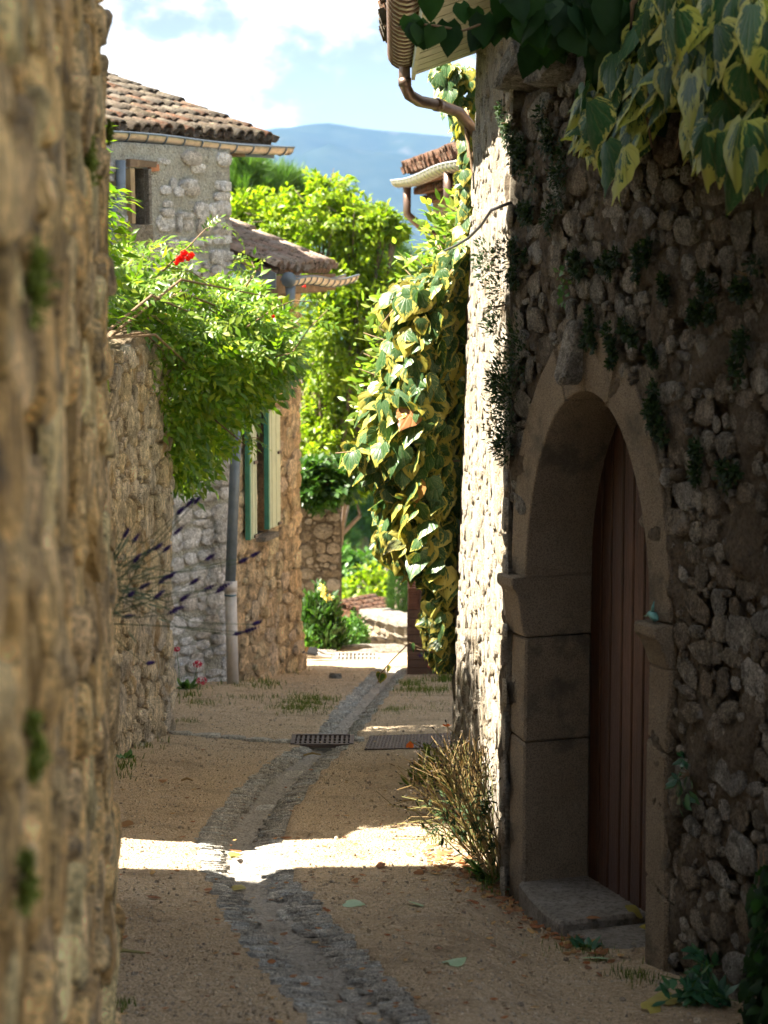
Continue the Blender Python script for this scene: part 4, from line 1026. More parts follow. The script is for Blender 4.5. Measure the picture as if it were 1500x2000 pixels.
def courtyard_wall():
    f = DF; t0, t1 = -.30, 3.4
    hole = lambda t, z: (-.05 < t < DW + .05) and (z < (arch_z(min(max(t, 0), DW)) + .05 if 0 <= t <= DW else ZI + .02))
    ztop = lambda t: DWTOP + .03 * math.sin(t * 5) - .10 * max(0, t - .6)
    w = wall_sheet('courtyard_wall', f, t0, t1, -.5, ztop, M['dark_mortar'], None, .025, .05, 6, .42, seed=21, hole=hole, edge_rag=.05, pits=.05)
    tag(w, 'dark shaded rubble courtyard wall with pointed arch doorway', 'wall')
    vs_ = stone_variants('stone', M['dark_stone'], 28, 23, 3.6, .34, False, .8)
    r_ = random.Random(5)
    def free(t, z):
        if -.20 < t < DW + .20 and z < ZI + .02: return False
        if -.20 <= t <= DW + .20 and z < arch_z(min(max(t, 0), DW)) + .25: return False
        return z < ztop(t) - .03
    cells = dart_cells(t0 + .12, 2.3, -.2, DWTOP, .155, .032, 2300, 68, (.8, 1.9), .82)
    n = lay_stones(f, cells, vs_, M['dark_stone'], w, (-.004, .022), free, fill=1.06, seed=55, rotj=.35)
    # dressed stones of the doorway
    def block(name, front, dfront, depth=.30, bev=.010):
        """front: (t, z) outline, counter-clockwise seen from the lane"""
        e = MB(); k = len(front)
        e.add([f.pt(t, z, dfront + random.uniform(-.002, .002)) for t, z in front] + [f.pt(t, z, -depth) for t, z in front],
              [list(range(k))[::-1], [k + i for i in range(k)]] + [[i, (i + 1) % k, k + (i + 1) % k, k + i] for i in range(k)])
        o = e.build(name, M['dressed'], w, bevel=bev); return o
    zj = f.hit(1030, 1243)[1]; g = .006
    block('jamb_stone', [(-.155, Z0 - .35), (-.0, Z0 - .35), (.0, Z0 + .62), (-.16, Z0 + .64)], .022)
    block('jamb_stone', [(-.16, Z0 + .64 + g), (0, Z0 + .62 + g), (.0, zj - g), (-.15, zj - g)], .018)
    block('jamb_stone', [(DW, Z0 - .45), (DW + .17, Z0 - .45), (DW + .18, Z0 + .30), (DW, Z0 + .36)], .02)
    block('jamb_stone', [(DW, Z0 + .36 + g), (DW + .18, Z0 + .30 + g), (DW + .16, Z0 + .86), (DW, Z0 + .90)], .024)
    block('jamb_stone', [(DW, Z0 + .90 + g), (DW + .16, Z0 + .86 + g), (DW + .18, ZI - .17), (DW, ZI - .17)], .02)
    # imposts: a square cap over a hollow
    for s, tA in ((-1, 0.0), (1, DW)):
        e = MB(); lo, hi = (-.17, 0.0) if s < 0 else (DW, DW + .17)
        prof = [(.02, zj if s < 0 else ZI - .17), (.035, zj + .05 if s < 0 else ZI - .12), (.06, ZI - .07), (.085, ZI - .045), (.085, ZI - .004), (.018, ZI - .002)]
        k = len(prof); kk = []
        for tt in (lo, hi):
            for d, z in prof: kk.append(f.pt(tt, z, d))
            kk.append(f.pt(tt, prof[-1][1], -.30)); kk.append(f.pt(tt, prof[0][1], -.30))
        m = k + 2
        e.add(kk, [list(range(m)), [m + i for i in range(m)][::-1]] + [[i, m + i, m + (i + 1) % m, (i + 1) % m] for i in range(m)])
        e.build('impost', M['dressed'], w, bevel=.006)
    # the two curved arch stones and the pendant keystone
    cv = arch_curve(28)
    def arch_stone(pts, wid0, wid1, top_flat=None):
        e = MB(); k = len(pts); inner = pts; outer = []
        for i, (t, z) in enumerate(pts):
            tn = (pts[min(i + 1, k - 1)][0] - pts[max(i - 1, 0)][0], pts[min(i + 1, k - 1)][1] - pts[max(i - 1, 0)][1]); l = math.hypot(*tn)
            nx, nz = -tn[1] / l, tn[0] / l
            wd = wid0 + (wid1 - wid0) * i / (k - 1) + random.uniform(-.006, .006)
            outer.append((t + nx * wd, z + nz * wd))
        V = [f.pt(t, z, .02) for t, z in inner] + [f.pt(t, z, .02) for t, z in outer] + [f.pt(t, z, -.30) for t, z in inner] + [f.pt(t, z, -.05) for t, z in outer]
        Fc = []
        for i in range(k - 1):
            Fc += [[i, i + 1, k + i + 1, k + i][::-1], [i, i + 1, 2 * k + i + 1, 2 * k + i], [k + i, k + i + 1, 3 * k + i + 1, 3 * k + i][::-1], [2 * k + i, 2 * k + i + 1, 3 * k + i + 1, 3 * k + i]]
        for q in (0, k - 1): Fc.append([q, k + q, 3 * k + q, 2 * k + q])
        e.add(V, Fc); e.build('arch_stone', M['dressed'], w, bevel=.006)
    arch_stone(cv[:12], .15, .24); arch_stone(cv[11:15], .24, .27); arch_stone(cv[14:18], .27, .22); arch_stone(cv[17:], .22, .16)
    tk, zk = f.hit(1137, 640); zk0 = f.hit(1137, 752)[1]
    e = MB(); kw = .052
    fr = [(tk - kw, zk0 + .03), (tk, zk0 - .005), (tk + kw, zk0 + .03), (tk + kw, zk + .03), (tk - kw, zk + .03)]; k = 5
    e.add([f.pt(t, z, .11) for t, z in fr[:3]] + [f.pt(t, z, .05) for t, z in fr[3:]] + [f.pt(t, z, -.1) for t, z in fr], [[0, 1, 2, 3, 4], [9, 8, 7, 6, 5]] + [[i, 5 + i, 5 + (i + 1) % 5, (i + 1) % 5] for i in range(5)])
    e.build('keystone', M['dark_stone'], w, bevel=.012)
    # coping along the top left
    cs = stone_variants('coping_stone', M['dark_stone'], 4, 91, 5, .08)
    for (ta, tb, za, zb_) in ((-.30, .02, .02, .27), (.02, .46, .01, .30), (.46, .85, -.03, .22), (.85, 1.4, -.06, .14)):
        o = link('coping_stone', cs[random.randrange(4)], w)
        o.matrix_basis = f.mat4((ta + tb) / 2, DWTOP + (za + zb_) / 2, -.16, random.uniform(-.03, .03), ((tb - ta) * 1.02, (zb_ - za) * 1.05, .23))
        o2 = MB(); o2.box(f.pt((ta + tb) / 2, DWTOP + (za + zb_) / 2, -.22), ((tb - ta) * .97, .38, (zb_ - za) * .92), math.atan2(f.u.y, f.u.x), .02); o2.build('coping_stone', M['dark_stone'], w, bevel=.02)
    # reveal floor, door
    rz = math.atan2(f.u.y, f.u.x)
    dr = MB(); dr.box(f.pt(DW / 2, Z0 + 1.1, -.42), (DW + .3, .03, 2.6), rz); door = dr.build('door', M['dark_gap'], w)
    t = .0; k = 0; ws = [.105, .095, .11, .10, .105, .11, .095, .11, .10, .105, .11]
    while t < DW + .05:
        wd = ws[k % len(ws)]; top = max(arch_z(min(max(t, 0), DW)), arch_z(min(max(t + wd, 0), DW))) + .05
        e = MB(); e.box(f.pt(t + wd / 2, (Z0 - .06 + top) / 2, -.31), (wd - .012, .035, top - Z0 + .06), rz); e.build('plank', M['door'], door, bevel=.005)
        e = MB(); e.box(f.pt(t + wd, (Z0 - .06 + top) / 2, -.322), (.02, .03, top - Z0 + .06), rz); e.build('batten', M['door'], door, bevel=.003)
        t += wd; k += 1
    # two worn slabs as a step
    def slab(ta, tb, d0a, d0b, zt_, th):
        e = MB(); pts = [(ta, d0a), ((ta * 2 + tb) / 3, d0a * .6 + d0b * .4 + .01), ((ta + 2 * tb) / 3, d0a * .3 + d0b * .7 + .015), (tb, d0b), (tb, -.33), (ta, -.33)]
        k = 6
        top = [f.pt(t_, zt_ + random.uniform(-.006, .006), d) for t_, d in pts]; bot = [f.pt(t_, zt_ - th, d) for t_, d in pts]
        e.add(top + bot, [list(range(k))[::-1], [k + i for i in range(k)]] + [[i, (i + 1) % k, k + (i + 1) % k, k + i] for i in range(k)])
        e.build('step_slab', M['step'], w, bevel=.014)
    slab(-.02, DW * .50, .035, .11, Z0, .30)
    slab(DW * .51, DW * 1.05, .09, .02, Z0 - .035, .30)
    return n
print('court', courtyard_wall())
# ---------------------------------------------------------------- beyond the crest: terraces, valley, mountain
def terr_z(x, y):
    y = np.asarray(y, float); x = np.asarray(x, float)
    z = np.interp(y, [-200, 0, 24, 30, 40, 60, 90, 200, 420, 800, 1500, 2600, 4200, 7000], [-3, -2, -4.5, -5.2, -7.6, -9.5, -15, -36, -74, -116, -124, -110, -80, -60])
    return z + (0.02 * np.clip(y, 0, 900)) * fbm2(x, y, .006, 4, 12) * (y > 60)
def build_terrain():
    ys = np.concatenate([np.linspace(-150, 24, 10), np.linspace(28, 80, 20), np.geomspace(90, 7000, 46)]); us = np.linspace(-1, 1, 61)
    V = []
    for y in ys:
        W = 60 + max(0, y) * 0.9
        xs = us * W; V.append(np.stack([xs, np.full_like(xs, y), terr_z(xs, np.full_like(xs, y))], -1))
    V = np.array(V); n, m = V.shape[:2]; I = np.arange(n * m).reshape(n, m)
    Q = np.stack([I[:-1, :-1], I[:-1, 1:], I[1:, 1:], I[1:, :-1]], -1).reshape(-1, 4)
    tag(link('terrain', mesh_np('terrain', V.reshape(-1, 3), Q, M['terrain'], True)), 'green ground falling away below the village to the valley', None, None, 'structure')
build_terrain()

def ridge(name, Yc, depth, prof, base, mat, label, amp, seed, nx=150, ny=36, wid=1.5):
    """a wooded ridge: prof gives the skyline as picture points, held at distance Yc"""
    px = [p[0] for p in prof]; zz = [P(p[0], p[1], Yc).z for p in prof]
    us = np.linspace(-wid, wid, nx); V = []
    X0 = us * Yc * .6
    sky = np.interp(CX + X0 / Yc * F, px, zz)
    for j in range(ny):
        k = j / (ny - 1); y = Yc - depth + 2 * depth * k
        prf = math.sin(min(1, k * 2) * math.pi / 2) ** 0.85 if k <= .5 else max(0, 1 - (k - .5) * 2) ** .7
        spur = 1 + .5 * fbm2(X0, X0 * 0 + y, 1.0 / (Yc * .10), 4, seed) * (1 if k < .47 else .2) * (1 if k < .47 else 0)
        z = base + (sky - base) * prf * np.where(k >= .47, 1, np.clip(spur, .55, 1.0))
        z = z + amp * fbm2(X0, X0 * 0 + y, 1.0 / (Yc * .012), 4, seed + 3)
        V.append(np.stack([X0 * y / Yc, X0 * 0 + y, z], -1))
    V = np.array(V); n, m = V.shape[:2]; I = np.arange(n * m).reshape(n, m)
    Q = np.stack([I[:-1, :-1], I[:-1, 1:], I[1:, 1:], I[1:, :-1]], -1).reshape(-1, 4)
    tag(link(name, mesh_np(name, V.reshape(-1, 3), Q, mat, True)), label, None, None, 'structure')
ridge('mountain', 4000, 1000, [(-3000, 420), (-1200, 330), (0, 300), (300, 262), (420, 262), (540, 256), (590, 250), (615, 244), (650, 243), (690, 250), (740, 256), (800, 262), (860, 268), (930, 275), (1300, 300), (2400, 380), (5000, 440)], -125, M['mountain'], 'long wooded mountain fading to blue in the haze', 4.5, 71, 320, 60)
ridge('hill', 1500, 420, [(-3000, 470), (0, 440), (500, 430), (700, 440), (770, 455), (800, 472), (830, 500), (900, 520), (1200, 560), (3000, 600)], -130, M['hill'], 'dark wooded hill in front of the blue mountain', 2.0, 81)

# woods on the slope across: a mass of crowns
def build_forest():
    r = np.random.default_rng(31); n = 2600; k = 80
    out = []
    for q in range(5):
        d = r.normal(size=(k, 3)); d /= np.linalg.norm(d, axis=1)[:, None]; d[:, 2] = np.abs(d[:, 2]) * 1.1
        V = []; Fc = []
        for i in range(k):
            c = d[i] * r.uniform(.6, 1.0); s = r.uniform(.10, .24); a = np.cross(d[i], [0.3, .2, 1]); a /= np.linalg.norm(a); b = np.cross(d[i], a)
            V += [c + a * s, c + b * s, c - a * s, c - b * s, c + d[i] * s * .8]
            o = 5 * i; Fc += [[o, o + 1, o + 4], [o + 1, o + 2, o + 4], [o + 2, o + 3, o + 4], [o + 3, o, o + 4]]
        out.append(mesh_np('forest', np.array(V), np.array(Fc), M['forest']))
    y = np.exp(r.uniform(math.log(140), math.log(1500), n)); x = r.uniform(-.14, .14, n) * y
    z = terr_z(x, y); ms = []
    for i in range(n):
        s = r.uniform(2.6, 5.5); ms.append(Matrix.Translation((x[i], y[i], z[i] + s * .4)) @ Matrix.Rotation(r.uniform(0, 6), 4, 'Z') @ Matrix.Diagonal((s, s, s * r.uniform(1, 1.7), 1)))
    tag(joined('forest', out, ms, r.integers(0, 5, n), M['forest'], None), 'bluish green woods covering the valley side below', None, None, 'stuff')
build_forest()

# haze
hb = MB(); hb.box((0, 3300, 58), (9400, 7800, 420))
hm = bpy.data.materials.new('haze_air'); hm.use_nodes = True; hn = hm.node_tree; hn.nodes.clear()
ho = hn.nodes.new('ShaderNodeOutputMaterial'); hv = hn.nodes.new('ShaderNodeVolumePrincipled')
hv.inputs['Color'].default_value = (0.29, 0.53, 1.0, 1); hv.inputs['Density'].default_value = 0.85e-4; hv.inputs['Anisotropy'].default_value = 0.0
hn.links.new(hv.outputs[0], ho.inputs['Volume'])
tag(hb.build('haze', hm), 'pale blue haze hanging in the valley air', None, None, 'stuff')

# ---------------------------------------------------------------- shaded wall closing the view
def far_wall():
    Y = 27.9; f = Face((P(560, 1200, Y).x - 1.6, Y - .55), (P(667, 1100, Y).x, Y), 1)
    zt = P(640, 958, Y).z
    w = wall_sheet('far_wall', f, 0, f.L, -4.2, lambda t: zt + .05 * math.sin(t * 4), M['far_mortar'], None, .06, .03, 5, .45, seed=31, edge_rag=.1)
    tag(w, 'grey rubble wall in shade at the end of the lane', 'wall')
    vs_ = stone_variants('stone', M['far_stone'], 10, 33, 3.0, .2)
    lay_stones(f, dart_cells(1.2, f.L, -3, zt, .22, .05, 700, 78, (.8, 1.6), .85), vs_, M['far_stone'], w, (.01, .035), seed=65, nobj=160, tmax=f.L, seen=lambda p: proj(p)[0] > 590)
far_wall()

def low_wall():
    a = P(714, 1205, 33.0); b = P(830, 1232, 30.6); f = Face((a.x, a.y), (b.x, b.y), 1)
    za, zb_ = a.z, P(795, 1228, 31.2).z
    tz = lambda t: za + (zb_ - za) * t / (f.L * .72)
    w = wall_sheet('low_wall', f, 0, f.L, -6.5, tz, M['cream_mortar'], None, .06, .015, 5, .35, seed=33)
    tag(w, 'sunlit pale stone wall with sloping coping below the square', 'wall')
    vs_ = stone_variants('stone', M['ashlar'], 10, 35, 5.5, .08)
    cells = [(t, z, ww, h) for t, z, ww, h in rubble_cells(0, f.L, -5.5, za - .1, .15, 88, 1.9, 0, .01) if z + h / 2 < tz(t) - .02]
    lay_stones(f, cells, vs_, M['ashlar'], w, (.02, .05), seed=75, nobj=120, fill=.96, rotj=.03)
    n = 6
    for k in range(n):
        t = f.L * (k + .5) / n; e = MB(); e.box(f.pt(t, tz(t) + .06, -.14), (f.L / n - .015, .5, .11), math.atan2(f.u.y, f.u.x), .006)
        o = e.build('coping_stone', M['slab'], w, bevel=.015)
low_wall()

def red_roof_house():
    root = empty('cottage', (-.5, 44, -9)); tag(root, 'cottage below the square under a pink red tiled roof', 'house')
    Y = 42.0; A = P(640, 1183, Y); B = P(800, 1222, Y - .6); T = P(650, 1150, Y + 2.6); 
    al = (B - A); al2 = al.normalized(); up = (T - A); up = (up - al2 * up.dot(al2)); H = up.length; upn = up.normalized()
    e = MB(); e.add([A, B, B + up, A + up, A - Vector((0, 0, .15)), B - Vector((0, 0, .15)), B + up - Vector((0, 0, .15)), A + up - Vector((0, 0, .15))], [(0, 1, 2, 3), (7, 6, 5, 4), (0, 4, 5, 1), (1, 5, 6, 2), (2, 6, 7, 3), (3, 7, 4, 0)])
    roof = e.build('roof', M['tile_red'], root)
    v = [tile_mesh('tile', M['tile_red'], .42, .10, .08, seg=4)]; ms = []; nx = int(al.length / .22); ny = int(H / .34); nn = al2.cross(upn); nn = nn if nn.z > 0 else -nn
    for i in range(nx):
        for j in range(ny):
            p = A + al2 * (i + .5) * .22 + upn * j * .34 + nn * (.02 + random.uniform(0, .02)); u2 = (upn - nn * .03).normalized(); a2 = u2.cross(nn).normalized(); a2 = a2 if a2.dot(al2) > 0 else -a2
            ms.append(Matrix(((a2.x, u2.x, nn.x, p.x), (a2.y, u2.y, nn.y, p.y), (a2.z, u2.z, nn.z, p.z), (0, 0, 0, 1))))
    joined('roof_tiles', v, ms, np.zeros(len(ms), int), M['tile_red'], roof)
    w = MB(); q = Vector((0, .25, -.12)); pts = [A + q, B + q, B + up * .95 + q, A + up * .95 + q]
    w.add(pts + [Vector((p.x, p.y, -13)) for p in pts], [(0, 1, 5, 4), (1, 2, 6, 5), (2, 3, 7, 6), (3, 0, 4, 7)])
    w.build('wall', M['far_mortar'], root)
red_roof_house()

# ---------------------------------------------------------------- house far down on the right
def far_house():
    root = empty('far_house', (1.2, 24, -2)); tag(root, 'far house whose tiled eave with rounded gutter shows past the sunlit wall', 'house')
    ex = lambda px, py, Y: P(px, py, Y)
    far, near = ex(778, 352, 27.0), ex(908, 318, 21.3)     # gutter line
    zg_ = (far.z + near.z) / 2; far.z = near.z = zg_
    al = Vector((far.x - near.x, far.y - near.y, 0)).normalized(); out = Vector((-al.y, al.x, 0)); out = out if out.x < 0 else -out
    L = (far - near).length; pitch = math.radians(20); up = -out * math.cos(pitch) + Vector((0, 0, math.sin(pitch)))
    E0 = near - out * .06 + Vector((0, 0, .12))
    tile_roof(root, E0 + al * .0, al, up, int(L / .20), 7, .20, .32, M['tile_red'], 81, w0=.10, keep=lambda p: proj(p)[0] < 960)
    gutter(root, near, far + al * .1, .085, M['gutter_pale'], M['zinc'], .3, wob=.02)
    for k, (ins, dz) in enumerate(((.10, -.02), (.20, -.12), (.30, -.22))):      # stepped courses under the eave
        g = MB(); c = (near + far) / 2 - out * (ins + .4) + Vector((0, 0, dz)); g.box(c - al * .0, (L - .1 * k, .8, .09), math.atan2(al.y, al.x), .004)
        cs = g.build('eave_course', M['brick'], root)
        for q in range(int(L / .22)):
            t = MB(); pq = near + al * (q * .22 + .1) - out * (ins - .02) + Vector((0, 0, dz)); t.tube([pq, pq - out * .12], .05, 6); t.build('eave_tile', M['tile_red'], cs)
    wz = zg_ - .2
    b = MB(); p0 = near - out * .42 + al * .25; p1 = far - out * .42 - al * .1
    pts = [p0, p1, p1 - out * 4, p0 - out * 4]
    b.add([(p.x, p.y, -6) for p in pts] + [(p.x, p.y, wz) for p in pts], [(0, 1, 5, 4), (1, 2, 6, 5), (2, 3, 7, 6), (3, 0, 4, 7), (4, 5, 6, 7)])
    b.build('wall', M['brown_mortar'], root)
    a = near + al * 1.2 + Vector((0, 0, -.06)); d = MB(); d.tube([a, a - Vector((0, 0, .25)), a - out * .2 - Vector((0, 0, .55)), a - out * .38 - Vector((0, 0, .75)), a - out * .38 - Vector((0, 0, 2.5))], .05, 8); d.build('downpipe', M['copper'], root, True)
    a = far - al * .5 - out * .05 + Vector((0, 0, -.06)); d = MB(); d.tube([a, a - Vector((0, 0, .35)), a - out * .22 - Vector((0, 0, .55)), a - out * .4 - Vector((0, 0, .6))], .05, 8); d.build('downpipe', M['copper'], root, True)
far_house()
# ---------------------------------------------------------------- leaves
def grid_leaf(name, mat, ws, vsn, cols=(-1, -.5, 0, .5, 1), droop=.25, fold=.2, wave=.03, back=.1, seed=0):
    """a blade: base at the origin, tip towards +Y, upper face +Z; 'edge' runs 0 at the margin to 1 on the midrib, 'ang' is the angle from the stalk"""
    r = np.random.default_rng(seed); V = []; ed = []; an = []
    for v, w in zip(vsn, ws):
        for u in cols:
            x = u * w; y = v - back * (abs(u) ** 1.5) * (1 if v < .12 else .35 * (1 - v))
            z = -droop * v * v - fold * abs(u) * w * .9 + wave * r.uniform(-1, 1) * abs(u)
            V.append((x, y, z)); ed.append(min(1, (1 - abs(u)) * w / .28, (1 - v) * 1.5 + .02)); an.append(math.atan2(x, y + .12) / 1.3)
    m = len(cols); n = len(vsn); Fc = []
    for j in range(n - 1):
        for i in range(m - 1): Fc.append([j * m + i, j * m + i + 1, (j + 1) * m + i + 1, (j + 1) * m + i])
    return mesh_np(name, np.array(V), np.array(Fc), mat, True, {'edge': ed, 'ang': an})

def ivy_leaves(name, mat, n=6, seed=0):
    out = []
    for q in range(n):
        r = random.Random(seed + q); k = r.uniform(.85, 1.12)
        vs_ = (0, .10, .22, .36, .52, .70, .86, 1.0); ws = [x * k for x in (.20, .42, .50, .49, .40, .25, .10, .004)]
        if q % 3 == 2: ws = [x * k for x in (.18, .40, .52, .44, .40, .26, .11, .004)]
        out.append(grid_leaf(name, mat, ws, vs_, droop=r.uniform(.08, .4), fold=r.uniform(.0, .75), wave=.035, back=.12, seed=seed + q))
    return out
def lance_leaves(name, mat, n=4, seed=0, wid=.2):
    out = []
    for q in range(n):
        r = random.Random(seed + q); k = wid * r.uniform(.85, 1.15)
        out.append(grid_leaf(name, mat, [k * .15, k * .85, k, k * .6, .01], (0, .25, .5, .78, 1), (-1, 0, 1), r.uniform(.05, .3), r.uniform(.1, .7), .01, .0, seed + q))
    return out
def heart_leaves(name, mat, n=4, seed=0):
    out = []
    for q in range(n):
        r = random.Random(seed + q)
        out.append(grid_leaf(name, mat, [.22, .45, .5, .36, .17, .004], (0, .12, .3, .58, .82, 1), (-1, -.5, 0, .5, 1), r.uniform(.0, .25), r.uniform(0, .4), .02, .14, seed + q))
    return out
def spray_leaves(name, mat, n=5, seed=0, pairs=4, lw=.17):
    """a pinnate leaf: leaflets in pairs along a rachis, as one mesh"""
    out = []
    for q in range(n):
        r = np.random.default_rng(seed + q); V = []; Fc = []
        def leaflet(p, d, L):
            d = np.array(d); d /= np.linalg.norm(d); s = np.cross(d, [0, 0, 1]); s /= np.linalg.norm(s); b = len(V); w = L * r.uniform(.17, .24); up = np.array([0, 0, 1.0]); cv = -L * r.uniform(.02, .3)
            p = np.array(p)
            V.extend([p, p + d * L * .45 + s * w + up * .05 * L, p + d * L * .45 + up * 0, p + d * L * .45 - s * w + up * .05 * L, p + d * L + up * cv])
            Fc.extend([[b, b + 1, b + 2], [b, b + 2, b + 3], [b + 1, b + 4, b + 2], [b + 2, b + 4, b + 3]])
        for k in range(pairs):
            y = .16 + .70 * k / pairs; z = -.22 * y * y
            for sg in (-1, 1): leaflet((0, y, z), (sg * r.uniform(.75, 1.1), r.uniform(.35, .75), r.uniform(-.35, .2)), lw * 2 * r.uniform(.75, 1.1) * (1 - .25 * abs(k / pairs - .4)))
        leaflet((0, .86, -.18), (r.uniform(-.2, .2), 1, -.3), lw * 2.1)
        b = len(V); V.extend([np.array(x) for x in ((-.008, 0, 0), (.008, 0, 0), (.006, .5, -.055), (-.006, .5, -.055), (.004, .9, -.18), (-.004, .9, -.18))])
        Fc.extend([[b, b + 1, b + 2], [b, b + 2, b + 3], [b + 3, b + 2, b + 4], [b + 3, b + 4, b + 5]])
        out.append(mesh_np(name, np.array(V), np.array(Fc), mat, False))
    return out
def leaf_m(p, tip, nrm, s, roll=0.0):
    t = Vector(tip).normalized(); n = Vector(nrm); n = n - t * n.dot(t)
    n = n.normalized() if n.length > 1e-6 else t.orthogonal().normalized()
    if roll: n = Matrix.Rotation(roll, 3, t) @ n
    x = t.cross(n)
    sx = s if not isinstance(s, tuple) else s[0]; sy = s if not isinstance(s, tuple) else s[1]
    return Matrix(((x.x * sx, t.x * sy, n.x * sx, p[0]), (x.y * sx, t.y * sy, n.y * sx, p[1]), (x.z * sx, t.z * sy, n.z * sx, p[2]), (0, 0, 0, 1)))
def put_leaves(root, items, variants, mat, name, nobj, stuff='foliage', smooth=True):
    """items: (rank, matrix); the first nobj in view become objects of their own, the rest one mesh"""
    R = np.random.default_rng(len(items)); items = sorted(items, key=lambda q: -q[0])
    objs = [q for q in items if in_frame(q[1].translation, 10)][:nobj]; ids = set(id(q) for q in objs)
    for q in objs:
        o = link(name, variants[int(R.integers(len(variants)))], root); o.matrix_basis = q[1]
    rest = [q[1] for q in items if id(q) not in ids]
    if rest:
        o = joined(stuff, variants, rest, R.integers(0, len(variants), len(rest)), mat, root, 'stuff', smooth)
        return o
def joined_attr(name, variants, ms, idx, mat, parent):
    """like joined(), and it carries the leaf attributes along"""
    o = joined(name, variants, ms, idx, mat, parent, 'stuff', True)
    me = o.data; ed = []; an = []
    for q in range(len(variants)):
        k = int((np.asarray(idx) == q).sum())
        if not k: continue
        for nm, acc in (('edge', ed), ('ang', an)):
            v = np.empty(len(variants[q].vertices), np.float32); variants[q].attributes[nm].data.foreach_get('value', v); acc.append(np.tile(v, k))
    for nm, acc in (('edge', ed), ('ang', an)):
        a = me.attributes.new(nm, 'FLOAT', 'POINT'); a.data.foreach_set('value', np.concatenate(acc))
    return o
def put_ivy(root, items, variants, mat, nobj):
    R = np.random.default_rng(len(items)); items = sorted(items, key=lambda q: -q[0])
    objs = [q for q in items if q[0] > 0 and in_frame(q[1].translation, 10)][:nobj]; ids = set(id(q) for q in objs)
    for q in objs:
        o = link('leaf', variants[int(R.integers(len(variants)))], root); o.matrix_basis = q[1]
    rest = [q[1] for q in items if id(q) not in ids]
    if rest: joined_attr('inner_leaves', variants, rest, R.integers(0, len(variants), len(rest)), mat, root)

# ---------------------------------------------------------------- variegated ivy on the corner of the right house
def centre_ivy():
    r = np.random.default_rng(101)
    root = empty('ivy', (.55, 14.5, zgf(.55, 14.5))); tag(root, 'yellow and green variegated ivy bulging from the far corner of the sunlit wall', 'ivy')
    ys = [470, 520, 560, 600, 650, 700, 760, 830, 862, 885, 930, 958, 1000, 1060, 1085, 1110, 1150, 1200, 1250, 1290]
    xl = [885, 820, 770, 738, 720, 712, 708, 700, 670, 652, 655, 705, 720, 716, 735, 778, 792, 800, 806, 840]
    stem = MB()
    for k in range(7):
        x0 = .66 + .03 * k; pts = []
        for q in range(14):
            z = -.6 + q * .33; pts.append((x0 + .05 * math.sin(q * 1.3 + k) - .1 * (q / 14), 14.45 + .04 * k + .05 * math.cos(q + k), z))
        stem.tube(pts, [.022 * (1 - .04 * q) for q in range(14)], 5)
    items = []
    def surf(px, py, s, back):
        Y = 14.75 - .55 * math.sin(math.pi * min(1, max(0, .12 + .8 * s))) + back
        return P(px, py, Y)
    n = 0
    for i in range(3300):
        py = r.uniform(478, 1295); L_ = np.interp(py, ys, xl) + 10; Rr = 914 if py < 1050 else 906 - (py - 1050) * .06
        s = r.random() ** .8; L_ += 26 * math.sin(py * .045) * math.sin(py * .017 + 1); px = L_ + 14 + (Rr - L_ - 22) * s
        layer = 0 if i < 620 else (1 if i < 1600 else 2)
        back = [0, .16, .34][layer] + r.uniform(-.05, .05)
        if layer == 2: px = max(px, L_ + 25)
        p = surf(px, py, s, back)
        out = Vector((-.9 + .75 * s, -.45 - .4 * math.sin(math.pi * s), .35)) + Vector(r.normal(0, .42, 3))
        tip = Vector((out.x * .5, out.y * .4, -1.0)) + Vector(r.normal(0, .42, 3))
        sz = r.uniform(.10, .205) * (1.0 if py > 560 else .8) * (.8 if py > 1180 else 1)
        items.append((1 if layer == 0 else 0, leaf_m(p - Vector(tip).normalized() * sz * .4, tip, out, sz)))
    # a thin tuft under the eave and a hanging wisp
    ys2 = [128, 160, 190, 230, 262, 300]; xl2 = [850, 858, 872, 884, 898, 906]
    for i in range(190):
        py = 128 + 180 * r.random() ** 1.5; L_ = np.interp(py, ys2, xl2); px = r.uniform(L_, 935 if py < 200 else 918)
        p = P(px, py, 14.6 + r.uniform(0, .3)); out = Vector((-.7, -.6, .4)) + Vector(r.normal(0, .3, 3)); tip = Vector((-.2, -.2, -1)) + Vector(r.normal(0, .35, 3)); sz = r.uniform(.07, .13)
        items.append((1 if i < 30 else 0, leaf_m(p, tip, out, sz)))
    for py in range(300, 480, 8):
        for q in range(3):
            p = P(r.uniform(900, 918), py, 14.5 + r.uniform(0, .2)); items.append((0, leaf_m(p, Vector((-.3, -.2, -1)) + Vector(r.normal(0, .35, 3)), Vector((-.7, -.7, .4)) + Vector(r.normal(0, .3, 3)), r.uniform(.06, .13))))
    # shoots that reach out over the lane
    for path, k in (([(900, 900), (800, 905), (720, 880), (655, 885)], 20), ([(860, 600), (780, 590), (740, 640)], 10), ([(890, 1240), (840, 1275), (800, 1255), (765, 1290), (742, 1318), (738, 1335)], 4), ([(880, 1262), (850, 1275), (812, 1268)], 3)):
        P3 = [P(x, y, 14.35 - .02 * i) for i, (x, y) in enumerate(path)]
        stem.tube(P3, [.006 * (1 - .5 * i / len(P3)) for i in range(len(P3))], 5)
        for q in range(k):
            f_ = r.uniform(0, len(P3) - 1.4); i = int(f_); p = P3[i].lerp(P3[i + 1], f_ - i)
            items.append((1, leaf_m(p, Vector((-.2, -.2, -1)) + Vector(r.normal(0, .25, 3)), Vector((-.7, -.6, .4)) + Vector(r.normal(0, .3, 3)), r.uniform(.13, .2) if k > 5 else r.uniform(.05, .09))))
    stem.build('stem', M['vine_stem'], root, True)
    put_ivy(root, items, ivy_leaves('leaf', M['ivy'], 8, 3), M['ivy'], 300)
centre_ivy()

